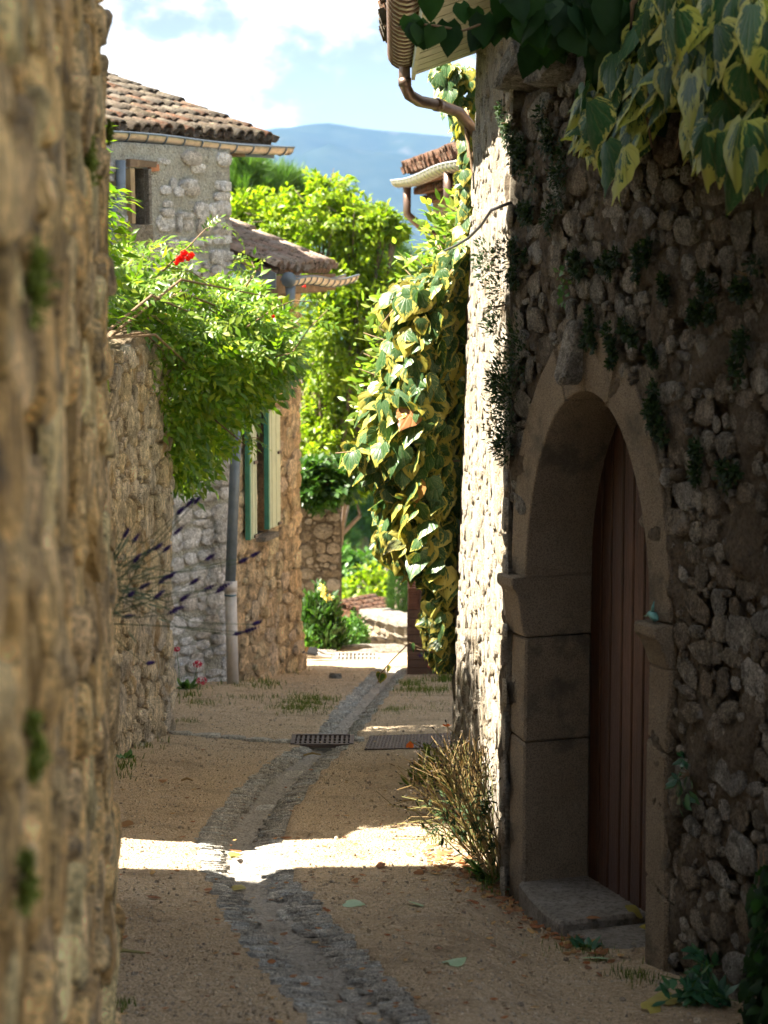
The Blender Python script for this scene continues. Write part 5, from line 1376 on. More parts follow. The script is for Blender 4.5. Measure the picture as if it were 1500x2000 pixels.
def pale_shrub():
    r = np.random.default_rng(111)
    root = empty('evergreen_shrub', (.75, 15.3, zgf(.75, 15.3))); tag(root, 'pale green narrow leaved shrub rising above the ivy beside the sunlit wall', 'shrub')
    st = MB(); items = []
    tips = [(905, 372), (882, 392), (862, 412), (845, 420), (900, 420), (880, 440), (835, 470), (800, 498), (815, 505), (852, 470), (790, 525), (875, 490), (845, 515), (905, 480), (770, 560), (740, 640), (710, 690), (700, 720), (715, 770), (700, 800), (690, 850), (730, 600), (820, 545), (860, 540), (720, 740), (755, 575), (880, 470), (865, 505), (845, 545), (825, 440), (890, 410), (860, 440), (900, 500), (840, 490), (870, 540), (710, 650), (695, 760), (735, 700), (725, 820)]
    for k, (px, py) in enumerate(tips):
        Y = 15.1 + r.uniform(-.3, .3); t = P(px, py, Y); b = Vector((.72, 15.3, t.z - r.uniform(.5, .9)))
        mid = b.lerp(t, .55) + Vector((0, 0, .1)); st.tube([b, mid, t], [.010, .006, .003], 4)
        for q in range(58):
            f_ = r.uniform(.15, 1); p = (b.lerp(mid, f_ * 2) if f_ < .5 else mid.lerp(t, f_ * 2 - 1)) + Vector(r.normal(0, .07, 3)); p.x = min(p.x, .74)
            d = (t - mid).normalized() * .7 + Vector(r.normal(0, .6, 3)) + Vector((-.2, -.1, .1))
            items.append((f_, leaf_m(p, d, Vector((-.5, -.3, .8)) + Vector(r.normal(0, .4, 3)), r.uniform(.06, .11))))
    st.build('stem', M['vine_stem'], root, True)
    put_leaves(root, items, lance_leaves('leaf', M['privet'], 5, 40, .2), M['privet'], 'leaf', 240)
pale_shrub()

# ---------------------------------------------------------------- variegated ivy hanging over the courtyard wall
def near_ivy():
    r = np.random.default_rng(121)
    root = empty('ivy', tuple(DF.pt(1.6, DWTOP, -.1))); tag(root, 'large leaved cream and green ivy hanging over the dark courtyard wall', 'ivy')
    bx = [1110, 1125, 1160, 1190, 1215, 1240, 1275, 1290, 1305, 1330, 1360, 1400, 1440, 1480, 1520, 1560]; by = [300, 350, 385, 415, 400, 370, 330, 255, 260, 345, 390, 400, 405, 400, 400, 400]
    ty = [230, 190, 150, 100, 60, 20, -20, -40, -40, -40, -40, -40, -40, -40, -40, -40]
    items = []
    for i in range(820):
        px = r.uniform(1122, 1555); b = np.interp(px, bx, by); t_ = np.interp(px, bx, ty); k = r.random() ** .8
        py = t_ + (b - 95 - t_) * k
        if 1290 < px < 1335 and py > 180: continue
        layer = 0 if i < 330 else 1
        d = (.30 if layer == 0 else .12) + r.uniform(-.05, .07) - (.1 if px < 1290 else 0)
        t, z = DF.hit(px, py, d); p = DF.pt(t, z, d)
        out = Vector((DF.n.x, DF.n.y, .45)) + Vector(r.normal(0, .3, 3)); tip = Vector((DF.n.x * .25, DF.n.y * .25, -1)) + Vector(r.normal(0, .26, 3))
        if px < 1280: tip += Vector((-.25, .1, 0))
        sz = r.uniform(.11, .19) * (.9 if px < 1290 else 1)
        items.append((1 if layer == 0 else 0, leaf_m(p - tip.normalized() * sz * .35, tip, out, sz)))
    for (px, py, sz) in ((1450, 265, .21), (1425, 330, .20), (1350, 175, .20), (1145, 230, .2), (1180, 310, .19), (1215, 320, .2), (1205, 350, .14), (1490, 270, .18), (1395, 80, .2), (1320, 50, .17), (1470, 40, .2), (1400, 290, .17), (1375, 290, .18), (1460, 320, .17), (1330, 300, .0)):
        if sz <= 0: continue
        t, z = DF.hit(px, py - 30, .42); p = DF.pt(t, z, .42)
        items.append((2, leaf_m(p, Vector((DF.n.x * .15, DF.n.y * .15, -1)) + Vector(r.normal(0, .12, 3)), Vector((DF.n.x, DF.n.y, .35)) + Vector(r.normal(0, .15, 3)), sz)))
    st = MB()
    for k in range(9):
        px = r.uniform(1180, 1480); pts = []
        for q in range(6):
            t, z = DF.hit(px + r.uniform(-15, 15), -60 + q * 70, .08); pts.append(DF.pt(t, z, .1 + .1 * (q > 0)))
        st.tube(pts, [.012 * (1 - .12 * q) for q in range(6)], 5)
    st.build('stem', M['vine_stem'], root, True)
    put_ivy(root, items, ivy_leaves('leaf', M['ivy_shade'], 8, 23), M['ivy_shade'], 280)
near_ivy()

def dark_vine():
    r = np.random.default_rng(131); Y = 8.35
    root = empty('climbing_vine', (1.0, 8.6, 3.9)); tag(root, 'dark green heart leaved vine drooping across the eave at the top', 'vine')
    st = MB(); items = []
    paths = [[(1130, -10), (1010, 35), (960, 40), (905, 60), (850, 50), (800, 45), (775, 55)], [(1060, -20), (980, 30), (940, 55)], [(1180, -10), (1100, 60), (1060, 80), (1040, 100)], [(1250, 0), (1200, 80), (1190, 120)]]
    for path in paths:
        P3 = [P(x, y, Y + .25 * (x - 900) / 400 + r.uniform(-.1, .1)) for x, y in path]; st.tube(P3, .005, 5)
        for q in range(4 * len(path) if path[0][0] != 1130 else 9):
            f_ = r.uniform(0, len(P3) - 1.001); i = int(f_); p = P3[i].lerp(P3[i + 1], f_ - i)
            items.append((1, leaf_m(p, Vector((-.1, -.1, -1)) + Vector(r.normal(0, .35, 3)), Vector((-.3, -1, .2)) + Vector(r.normal(0, .4, 3)), r.uniform(.085, .125))))
    for (px, py, s) in ((875, 62, .12), (945, 48, .12), (815, 58, .1), (800, 50, .09), (840, 5, .11), (900, 25, .08), (1035, 105, .09), (1070, 100, .1), (925, 35, .08)):
        items.append((2, leaf_m(P(px, py - 18, Y), Vector((-.05, 0, -1)) + Vector(r.normal(0, .15, 3)), Vector((-.1, -1, .15)) + Vector(r.normal(0, .2, 3)), s)))
    for i in range(330):
        px = r.uniform(985, 1300); lim = np.interp(px, [985, 1060, 1150, 1190, 1240, 1300], [20, 75, 80, 160, 240, 260]); py = -80 + (lim + 60) * r.random()
        items.append((1 if i < 90 else 0, leaf_m(P(px, py, Y + r.uniform(-.3, .5)), Vector((-.05, 0, -1)) + Vector(r.normal(0, .4, 3)), Vector((-.2, -1, .4)) + Vector(r.normal(0, .5, 3)), r.uniform(.09, .15))))
    st.build('stem', M['vine_stem'], root, True)
    put_leaves(root, items, heart_leaves('leaf', M['ivy_dark'], 5, 60), M['ivy_dark'], 'leaf', 150)
dark_vine()

# ---------------------------------------------------------------- trumpet vine on the garden wall
def trumpet_vine():
    r = np.random.default_rng(141)
    root = empty('trumpet_vine', (-1.9, 15.0, 1.8)); tag(root, 'lush trumpet vine with red flowers spilling over the garden wall', 'vine')
    xs = [205, 250, 290, 340, 390, 435, 470, 500, 520, 540]; top = [465, 470, 480, 505, 540, 560, 580, 600, 630, 670]; bot = [670, 720, 915, 940, 890, 815, 780, 760, 730, 700]
    st = MB(); items = []
    org = [Vector((-1.95, y, GW_TOP - .1)) for y in (13.6, 14.3, 15.0, 15.4)]
    for i in range(1700):
        px = r.uniform(205, 545); t_ = np.interp(px, xs, top); b = np.interp(px, xs, bot); k = r.random()
        if px < 400 and k < .24 and r.random() < .72: k = r.uniform(.24, 1)
        py = t_ + (b - t_) * k
        s = (px - 205) / 360; ell = math.sin(math.pi * min(1, max(0, k)))
        layer = 0 if i < 560 else 1
        Y = 15.6 + 1.0 * s - .75 * ell + (0 if layer == 0 else r.uniform(.15, .9)) + r.uniform(-.12, .12)
        p = P(px, py, Y)
        if layer == 1 and p.x < -1.75 and p.z < GW_TOP: continue
        out = Vector((.5, -.55, .75 - .5 * k)) + Vector(r.normal(0, .3, 3)); tip = Vector((.75 + .3 * s, -.25, .25 - .9 * k)) + Vector(r.normal(0, .38, 3))
        items.append((2 - layer if px > 215 else 0, leaf_m(p, tip, out, r.uniform(.17, .29))))
    # unseen vine leaves added along the wall top to shade the lane
    for i in range(2600):
        y = r.uniform(10.7, 14.6); w = Vector((-2.12 + (y - 10.2) * .105, y, 0)); h = r.random()
        p = Vector((w.x + r.normal(-.1, .22), y, GW_TOP + .1 + h * (1.25 if y < 12.9 else 1.1)))
        if proj(p)[0] > 160: continue
        items.append((0, leaf_m(p, Vector(r.normal(0, 1, 3)) + Vector((.2, 0, -.2)), Vector((.2, 0, 1)) + Vector(r.normal(0, .5, 3)), r.uniform(.26, .36))))
    # long bare shoots
    for a, b, c in (((300, 545), (370, 480), (432, 432)), ((240, 600), (330, 520), (420, 560)), ((330, 720), (420, 690), (480, 700)), ((420, 820), (480, 870), (505, 855)), ((300, 640), (255, 560), (300, 470)), ((480, 640), (540, 600), (610, 590)), ((520, 700), (570, 690), (640, 605)), ((480, 560), (500, 530), (480, 500)), ((330, 830), (310, 900), (302, 980))):
        P3 = [P(*a, 15.6), P(*b, 15.6), P(*c, 15.7)]; mid = [P3[0].lerp(P3[1], .5), P3[1].lerp(P3[2], .5) + Vector((0, 0, .03))]
        P3 = [P3[0], mid[0], P3[1], mid[1], P3[2]]; st.tube(P3, [.007, .006, .005, .004, .003], 4)
        for q in range(9):
            f_ = r.uniform(.5, 3.99); i = int(f_); p = P3[i].lerp(P3[i + 1], f_ - i)
            items.append((2, leaf_m(p, (P3[i + 1] - P3[i]).normalized() * .6 + Vector(r.normal(0, .5, 3)) + Vector((.2, 0, -.2)), Vector((.3, -.4, 1)) + Vector(r.normal(0, .3, 3)), r.uniform(.13, .22))))
    for k in range(9):
        o = org[k % 4]; t = P(r.uniform(260, 520), r.uniform(560, 820), 15.9); st.tube([Vector((-1.72, o.y + .8, -.7)), Vector((-1.74, o.y + .7, .8)), o + Vector((.1, .3, .2)), o.lerp(t, .5) + Vector((0, 0, .35)), t], [.02, .018, .016, .010, .005], 5)
    st.build('stem', M['vine_stem'], root, True)
    put_leaves(root, items, spray_leaves('leaf_spray', M['trumpet'], 6, 70), M['trumpet'], 'leaf_spray', 300, smooth=False)
    # trumpet flowers: a flared tube with five lobes
    def flower(p, d, s, k=1):
        e = MB(); d = Vector(d).normalized(); a = d.orthogonal().normalized(); c = d.cross(a); n = 10
        rings = [(0, .10), (.35, .16), (.7, .26), (.85, .42)]; V = []
        for q, (t, rr) in enumerate(rings):
            for i in range(n):
                an = 2 * math.pi * i / n; rad = rr * s * (1.25 if (q == 3 and i % 2 == 0) else 1)
                V.append(p + d * t * s + (a * math.cos(an) + c * math.sin(an)) * rad)
        e.add(V, [[q * n + i, q * n + (i + 1) % n, (q + 1) * n + (i + 1) % n, (q + 1) * n + i] for q in range(3) for i in range(n)]); e.build('flower', M['red_petal'], root)
    for (px, py, Y, s) in ((345, 500, 14.9, .055), (358, 490, 14.9, .058), (368, 496, 14.9, .055), (352, 506, 14.9, .055), (340, 512, 14.9, .04), (362, 503, 14.9, .045), (250, 695, 15.0, .055), (248, 710, 15.0, .055), (306, 838, 15.2, .045), (297, 777, 15.2, .035), (318, 615, 15.0, .03), (531, 617, 15.6, .03), (590, 560, 15.7, .03)):
        flower(P(px, py, Y), Vector((.3, -.8, -.1)) + Vector(r.normal(0, .4, 3)), s)
trumpet_vine()

# ---------------------------------------------------------------- trees
def tree(name, label, clumps, Y, mat, lv, base, leafsize, per, trunk_r=.12, group=None, needles=False, branch=True, seed=1, shell=.45, cat='tree'):
    """clumps: (px, py, radius in metres, dy); leaves fill each clump, denser outside; trunk and limbs lead to them"""
    r = np.random.default_rng(seed); root = empty(name, base); tag(root, label, cat, group)
    C_ = [(P(px, py, Y + dy), rad) for px, py, rad, dy in clumps]
    tr = MB(); b = Vector(base); top = sum((c for c, _ in C_), Vector()) / len(C_); fork = b.lerp(top, .55)
    tr.tube([b - Vector((0, 0, .5)), b.lerp(fork, .5) + Vector((.05, 0, 0)), fork], [trunk_r * 1.2, trunk_r, trunk_r * .8], 8)
    for c, rad in C_:
        m = fork.lerp(c, .5) + Vector(r.normal(0, .12, 3)) + Vector((0, 0, .1)); tr.tube([fork, m, c, c + (c - m).normalized() * rad * .5], [trunk_r * .5, trunk_r * .3, trunk_r * .15, trunk_r * .06], 5)
        if branch:
            for q in range(5):
                d = Vector(r.normal(0, 1, 3)).normalized(); tr.tube([c.lerp(m, .3), c + d * rad * .5, c + d * rad * 1.0], [trunk_r * .12, trunk_r * .08, trunk_r * .04], 4)
    tr.build('trunk', M['bark'], root, True)
    ms = []
    for c, rad in C_:
        tw = [(Vector(r.normal(0, 1, 3)).normalized(), r.uniform(.55, 1.1)) for _ in range(max(6, int(per / 26)))]
        for i in range(per):
            d, ln = tw[int(r.integers(len(tw)))]; k = r.uniform(.3, 1.0) ** .6
            p = c + Vector((d.x * rad * ln * k, d.y * rad * ln * k, d.z * rad * ln * k * .82)) + Vector(r.normal(0, rad * .11, 3))
            out = (p - c).normalized()
            tip = (out * .8 + Vector(r.normal(0, .6, 3)) + Vector((0, 0, -.25))) if not needles else (out * .6 + Vector((0, 0, .9)) + Vector(r.normal(0, .35, 3)))
            nrm = Vector((0, 0, 1)) + out * .5 + Vector(r.normal(0, .45, 3))
            ms.append(leaf_m(p, tip, nrm, leafsize * r.uniform(.7, 1.25)))
    o = joined('crown', lv, ms, r.integers(0, len(lv), len(ms)), mat, root, None, True)
    return root
def flat_leaves(name, mat, wid=.28, n=4, seed=5):
    out = []
    for q in range(n):
        r = random.Random(seed + q); k = wid * r.uniform(.8, 1.15); f = r.uniform(.02, .14)
        V = [(0, 0, 0), (-k, .5, f), (0, .5, 0), (k, .5, f), (0, 1, -r.uniform(0, .2))]
        out.append(mesh_np(name, np.array(V), np.array([[0, 2, 1], [0, 3, 2], [1, 2, 4], [2, 3, 4]]), mat, False))
    return out
def needle_tufts(name, mat, n=3, seed=5, k=9, spread=.35):
    out = []
    for q in range(n):
        r = np.random.default_rng(seed + q); V = []; Fc = []
        for i in range(k):
            d = np.array([r.normal(0, spread), 1, r.normal(0, spread)]); d /= np.linalg.norm(d); s = np.cross(d, r.normal(size=3)); s /= np.linalg.norm(s); b = len(V)
            V += [-s * .03, s * .03, d * r.uniform(.7, 1.1)]; Fc.append([b, b + 1, b + 2])
        out.append(mesh_np(name, np.array(V), np.array(Fc), mat, False))
    return out
CHL = flat_leaves('crown', M['cherry'], .24); DKL = flat_leaves('crown', M['darktree'], .3, 4, 15)
tree('leafy_tree', 'bright green leafy tree filling the gap behind the low house',
     [(640, 375, .40, .2), (620, 425, .55, 0), (540, 430, .55, .4), (490, 420, .5, .5), (560, 480, .6, 0), (690, 430, .5, -.2), (745, 440, .38, -.3), (770, 452, .18, -.3), (640, 480, .6, 0), (700, 500, .55, 0), (655, 560, .6, -.2), (730, 545, .5, -.1), (640, 640, .6, -.3), (700, 620, .55, -.2), (760, 580, .45, .1), (640, 720, .55, -.2), (695, 700, .55, -.2), (745, 660, .5, .2), (700, 780, .55, 0), (640, 800, .5, 0), (620, 870, .45, -.2), (655, 925, .42, -.2), (610, 930, .35, -.3), (700, 860, .45, .2), (640, 950, .3, -.3), (690, 950, .28, 0), (470, 470, .5, .6)],
     33, M['cherry'], CHL, (-.95, 33.2, float(terr_z(-.95, 33.2))), .125, 900, .105, seed=151)
tree('dark_shrub_tree', 'dark green small tree in shade behind the far wall', [(610, 760, .5, 0), (640, 830, .5, 0), (600, 850, .5, 0), (615, 700, .4, 0), (660, 780, .4, .2), (690, 830, .5, .6), (700, 760, .6, .8), (680, 900, .5, .8), (612, 935, .30, -8.0), (640, 950, .26, -8.0), (600, 965, .24, -8.1), (658, 945, .24, -7.9), (628, 975, .16, -8.1), (680, 920, .28, -7.6)],
     35.5, M['darktree'], DKL, (-1.2, 35.5, float(terr_z(-1.2, 35.5))), .14, 520, .12, seed=152)
PNT = needle_tufts('crown', M['pine'], 4, 25)
tree('pine_tree', 'dark green pine with upright shoots beside the tall house', [(470, 365, .7, 0), (500, 372, .65, .3), (530, 385, .6, .2), (555, 400, .5, .4), (450, 380, .7, .4), (500, 420, .8, .5), (580, 420, .6, .8)],
     44, M['pine'], PNT, (-2.4, 44.2, float(terr_z(-2.4, 44.2))), .42, 620, .16, needles=True, branch=False, seed=153)
tree('conifer_tree', 'dull green conifer between the leafy tree and the blue hill', [(720, 470, .6, 0), (735, 500, .6, .2), (750, 530, .6, 0), (765, 560, .6, .2), (710, 520, .7, .4), (700, 470, .5, .4), (770, 600, .6, .4), (790, 620, .6, .5), (740, 580, .7, .5), (770, 660, .7, .5)],
     41, M['pine'], needle_tufts('crown', M['darktree'], 4, 35), (.55, 41.4, float(terr_z(.55, 41.4))), .3, 620, .16, needles=True, branch=False, seed=154)
tree('garden_tree', 'sunny light green tree beyond the red roofed cottage', [(680, 1120, .8, 0), (700, 1105, .7, .5), (690, 1140, .8, 0), (675, 1150, .7, 0), (715, 1130, .5, .4), (665, 1100, .6, 0)],
     58, M['bush'], flat_leaves('crown', M['bush'], .3, 4, 45), (-.9, 58.5, float(terr_z(-.9, 58.5))), .2, 520, .22, seed=155)
tree('garden_tree', 'yellow green round tree just left of the cypress', [(735, 1155, .8, 0), (755, 1150, .8, .4), (745, 1175, .8, 0), (770, 1165, .8, .5), (720, 1170, .7, 0), (700, 1172, .6, 0)],
     56, M['cherry'], flat_leaves('crown', M['cherry'], .3, 4, 46), (-.1, 56.5, float(terr_z(-.1, 56.5))), .2, 480, .2, seed=156)
tree('umbrella_pine', 'soft grey green pine on the slope beyond the far wall', [(690, 985, 1.5, 0), (710, 1010, 1.4, .5), (680, 1030, 1.4, 0), (705, 960, 1.3, 0), (735, 1010, 1.3, 1)],
     95, M['pine'], needle_tufts('crown', M['pine'], 4, 55, 12, .6), (-1.2, 96, float(terr_z(-1.2, 96))), .5, 420, .5, needles=True, branch=False, seed=157)

def cypress():
    r = np.random.default_rng(161); Y = 39.0; b = P(777, 1240, Y); t = P(778, 1078, Y); root = empty('cypress_tree', (b.x, Y, float(terr_z(b.x, Y)))); tag(root, 'narrow dark green cypress beside the red roof', 'tree')
    e = MB(); e.tube([(b.x, Y, float(terr_z(b.x, Y)) - .3), (b.x, Y, b.z), (b.x, Y, t.z)], [.08, .06, .02], 6); e.build('trunk', M['bark'], root, True)
    ms = []
    zlo = float(terr_z(b.x, Y)) + .3; lv = needle_tufts('crown', M['cypress'], 4, 65, 7, .25)
    for i in range(4200):
        k = r.random(); z = zlo + (t.z - zlo) * k; rad = .185 * min(1, (1 - k) * 5 + .12) * r.uniform(.6, 1.08); a = r.uniform(0, 6.28)
        ms.append(leaf_m((b.x + rad * math.cos(a), Y + rad * math.sin(a), z), Vector((.25 * math.cos(a), .25 * math.sin(a), 1)), Vector((math.cos(a), math.sin(a), .2)), r.uniform(.10, .17)))
    joined('crown', lv, ms, r.integers(0, 4, len(ms)), M['cypress'], root, None)
cypress()

def bush(name, label, px0, px1, py0, py1, Y, depth, n, mat, lv, size, zbase=None, cat='bush', seed=1, up=.4, round_=1.0):
    r = np.random.default_rng(seed); a = P(px0, py1, Y); b = P(px1, py0, Y); cx, hw = (a.x + b.x) / 2, (b.x - a.x) / 2; z0 = a.z if zbase is None else zbase; z1 = b.z
    root = empty(name, (cx, Y, z0)); tag(root, label, cat); ms = []; st = MB()
    for k in range(7):
        an = r.uniform(0, 6.28); st.tube([(cx + .1 * hw * math.cos(an), Y + .1 * math.sin(an), z0 - .05), (cx + .6 * hw * math.cos(an), Y + .5 * depth * math.sin(an), z0 + (z1 - z0) * .7)], [.012, .005], 4)
    st.build('stem', M['vine_stem'], root)
    for i in range(n):
        d = Vector(r.normal(0, 1, 3)).normalized(); d.z = abs(d.z); k = r.uniform(.55, 1.03)
        lump = 1 + .18 * math.sin(d.x * 7 + seed) * math.cos(d.z * 6 + d.y * 5)
        p = Vector((cx + d.x * hw * k * lump, Y + d.y * depth * k * lump, z0 + (z1 - z0) * (abs(d.z) ** round_) * k * lump))
        ms.append(leaf_m(p, d * .6 + Vector((0, 0, up)) + Vector(r.normal(0, .5, 3)), d + Vector((0, 0, .5)) + Vector(r.normal(0, .4, 3)), size * r.uniform(.7, 1.25)))
    joined('foliage', lv, ms, r.integers(0, len(lv), len(ms)), mat, root, None)
    return root
bush('shrub', 'dark green bushy shrub in front of the grey far wall', 575, 672, 1160, 1265, 26.4, .30, 2600, M['darktree'], lance_leaves('foliage', M['darktree'], 4, 80, .16), .12, seed=171, up=.9)
bush('hedge', 'bright green clipped hedge between the far wall and the pale wall', 668, 718, 1206, 1285, 31.0, .5, 2600, M['bush'], flat_leaves('foliage', M['bush'], .3, 4, 85), .07, seed=172, round_=.45, cat='hedge')
bush('plant', 'small light green potted plant at the corner of the low house', 585, 612, 1236, 1262, 24.3, .10, 260, M['bush'], lance_leaves('foliage', M['bush'], 3, 86, .2), .08, seed=173, up=.8, cat='plant')
# ---------------------------------------------------------------- small things in the lane
def gpos(px, py, lift=0.0):
    g = G(px, py); return Vector((g.x, g.y, g.z + lift))

def lavender():
    r = np.random.default_rng(201); base = P(188, 1165, 6.35)
    pw = MB(); pw.box((-1.42, 6.6, .5), (.9, .7, 2.3), 0.05, .02); o = pw.build('planter_wall', M['garden_mortar'], None, bevel=.03); tag(o, 'low rubble planter wall tucked behind the near house carrying lavender', 'wall')
    root = empty('lavender', base); tag(root, 'out of focus lavender leaning out from behind the near house wall', 'lavender'); st = MB()
    spikes = [(258, 1062), (240, 1052), (345, 1005), (362, 992), (378, 985), (300, 1075), (280, 1088), (260, 1100), (318, 1078), (338, 1045), (400, 1095), (465, 1100), (488, 1088), (395, 1155), (370, 1142), (420, 1158), (310, 1140), (325, 1130), (327, 1200), (338, 1190), (455, 1240), (475, 1235), (492, 1220), (285, 1296), (250, 1165), (272, 1150), (240, 1205), (300, 1170), (350, 1175), (425, 1150)]
    for k, (px, py) in enumerate(spikes):
        Y = 6.3 + r.uniform(-.18, .25); t = P(px, py, Y); m = base.lerp(t, .6) - Vector((0, 0, .03 * r.uniform(-.5, 1.5)))
        st.tube([base + Vector((r.normal(0, .03), r.normal(0, .04), r.normal(0, .09))), m, t], [.0016, .0013, .001], 4, False)
        d = (t - m).normalized() * .7 + Vector((.35, 0, .4)); d.normalize(); e = MB(); L = r.uniform(.03, .05)
        a = d.orthogonal().normalized(); c = d.cross(a)
        for q in range(6):
            pp = t + d * L * q / 5; rr = [.003, .006, .0068, .006, .0045, .002][q]
            for i in range(4):
                an = i * 1.571 + q * .7; p2 = pp + (a * math.cos(an) + c * math.sin(an)) * rr
                e.tube([pp, p2 + d * .004], [rr * .7, rr * .35], 4)
        e.build('flower_spike', M['purple'], root, True)
    st.build('stem', M['lav_stem'], root)
    ms = []
    for i in range(60):
        d = Vector((abs(r.normal(.5, .4)), r.normal(0, .3), r.normal(.3, .4))); p = base + d * .14; ms.append(leaf_m(p, d, Vector((0, -.4, 1)), r.uniform(.04, .07)))
    lv = lance_leaves('foliage', M['lav_stem'], 3, 90, .09); joined('foliage', lv, ms, r.integers(0, 3, len(ms)), M['lav_stem'], root)
lavender()

def moss(name, label, face, px, py, d, s, mat, lv, n, cat, seed, group=None, lean=(0, 0, .3), leaf=.03):
    r = np.random.default_rng(seed); t, z = face.hit(px, py, d); c = face.pt(t, z, d); nn = Vector((face.n.x, face.n.y, 0)); root = empty(name, c); tag(root, label, cat, group); ms = []; u_ = Vector((face.u.x, face.u.y, 0))
    lobes = [(u_ * r.normal(0, s[0] * .8) + Vector((0, 0, r.normal(-.1, .7) * s[1])), r.uniform(.3, .85)) for _ in range(5)]
    for i in range(n):
        v = Vector(r.normal(0, 1, 3)).normalized(); v = v - nn * min(0, v.dot(nn)) * 1.6; lo, ls = lobes[int(r.integers(5))]; k = r.random() ** .5 * ls
        p = c + lo + Vector((v.x * s[0] * k, v.y * s[0] * k, v.z * s[1] * k)); ms.append(leaf_m(p, v + Vector(lean) + Vector(r.normal(0, .4, 3)), nn + Vector((0, 0, .6)) + Vector(r.normal(0, .4, 3)), leaf * r.uniform(.6, 1.3)))
    st = MB(); 
    for k in range(4):
        v = Vector(r.normal(0, 1, 3)).normalized(); v = v - nn * min(0, v.dot(nn)) * 2; st.tube([c - nn * .03, c + Vector((v.x * s[0] * .6, v.y * s[0] * .6, v.z * s[1] * .6))], [.004, .002], 4)
    st.build('stem', M['vine_stem'], root)
    joined('foliage', lv, ms, r.integers(0, len(lv), len(ms)), mat, root, None)
    return root
NF = Face((-0.141, -1.0), (-0.80, 6.0), 1)
MSL = flat_leaves('foliage', M['moss'], .35, 3, 95)
for i, (px, py, s, lab) in enumerate(((168, 312, (.05, .05), 'moss cushion high on the near wall under a pale stone'), (62, 560, (.06, .08), 'blurred moss tuft on the near wall beside a bare patch'), (55, 1452, (.04, .05), 'blurred moss tuft low on the near wall'), (40, 1725, (.03, .03), 'smallest blurred moss tuft near the foot of the near wall'), (210, 255, (.03, .05), 'small mossy growth near the far edge of the near wall'))):
    moss('moss', lab, NF, px, py, .035, (s[0] * .6, s[1] * .62), M['moss'], MSL, 420, 'moss', 210 + i, 'moss on the near wall', leaf=.014)

TUL = lance_leaves('foliage', M['tuft'], 4, 97, .3)
tufts = [(992, 240, .05, .12, 'dark plant trailing at the top left corner of the courtyard wall'), (1075, 270, .06, .1, 'dark tuft below the coping near the top of the courtyard wall'), (1085, 335, .06, .12, 'long dark tuft trailing below another near the wall top'), (1030, 420, .04, .06, 'small dark tuft left of the long trailing one'), (1120, 520, .05, .06, 'dark tuft above a pale stone over the door'), (1190, 510, .05, .07, 'dark tuft right of the pale stone over the door'), (1250, 480, .05, .07, 'dark tuft with an orange fleck below the hanging ivy'), (1300, 560, .03, .04, 'little dark tuft centre right of the wall'), (1150, 640, .03, .06, 'dark tuft against the right side of the keystone'), (1195, 690, .03, .05, 'dark tuft just right of the arch top'), (1235, 645, .035, .05, 'dark round tuft above the right arch'), (1280, 700, .03, .05, 'dark tuft further out above the right arch'), (1275, 790, .035, .06, 'dark tuft on the outer edge of the right arch stone'), (1285, 845, .03, .05, 'dark tuft lower on the outer edge of the right arch stone'), (1360, 600, .04, .05, 'dark tuft below the big ivy leaves'), (1385, 590, .03, .05, 'small dark tuft beside the one below the ivy'), (1440, 700, .04, .06, 'dark tuft at the right of the wall at arch height'), (1450, 540, .06, .05, 'wide dark tuft under the ivy at the right'), (1425, 920, .04, .06, 'dark tuft right of the arch beside pale stones'), (1355, 890, .03, .07, 'narrow dark tuft right of the doorway'), (1010, 490, .04, .07, 'dark tuft over the sunlit corner'), (1020, 320, .05, .08, 'dark hanging tuft under the corner coping')]
for i, (px, py, a, b, lab) in enumerate(tufts):
    moss('wall_plant', lab, DF, px, py, .03, (a * 1.05, b * 1.05), M['tuft'], TUL, 420, 'plant', 240 + i, 'plants rooted in the courtyard wall', (0, 0, -.1), .019)
LW = lance_leaves('foliage', M['tuft'], 4, 99, .2)
for i, (px, py, s, lab, n) in enumerate(((968, 595, (.13, .17), 'twiggy dark plant sprouting from the wall corner across the sunlit strip', 420), (962, 770, (.15, .26), 'largest dark twiggy plant on the wall corner left of the arch', 800))):
    moss('wall_plant', lab, DF, px + 8, py, .05, s, M['tuft'], LW, n * 2, 'plant', 280 + i, 'plants rooted in the courtyard wall', (-.5, 0, .35), .020)
moss('wall_plant', 'fresh green sprig with round leaves on the courtyard wall left of the hanging ivy', DF, 1100, 555, .05, (.05, .05), M['weed'], flat_leaves('foliage', M['bush'], .4, 3, 98), 26, 'plant', 290, None, (0, 0, 0), .035)
moss('wall_plant', 'bluish sprig growing from the right door jamb', DF, 1335, 1515, .05, (.04, .06), M['weed_blue'], lance_leaves('foliage', M['weed_blue'], 3, 94, .25), 34, 'plant', 291, None, (0, 0, -.2), .05)

def ornament():
    t, _ = DF.hit(1280, 1205); c = DF.pt(DW + .075, ZI + .018, .045); root = empty('ornament', c); tag(root, 'small blue green metal bird ornament resting on the stone impost', 'ornament')
    u = Vector((DF.u.x, DF.u.y, 0)); b = MB(); b.tube([c - u * .045 + Vector((0, 0, -.004)), c - u * .03 + Vector((0, 0, .006)), c - u * .012 + Vector((0, 0, .012)), c + u * .012 + Vector((0, 0, .008)), c + u * .03, c + u * .045], [.002, .008, .013, .017, .014, .004], 8); b.build('body', M['verdigris'], root, True)
    b = MB(); b.tube([c + Vector((0, 0, .01)), c + u * .006 + Vector((0, 0, .04)), c + u * .016 + Vector((0, 0, .065))], [.009, .006, .001], 6); b.build('wing', M['verdigris'], root, True)
    b = MB(); b.tube([c - u * .035 + Vector((0, 0, .004)), c - u * .068 - Vector((0, 0, .006))], [.004, .0008], 5); b.build('beak', M['verdigris'], root, True)
ornament()

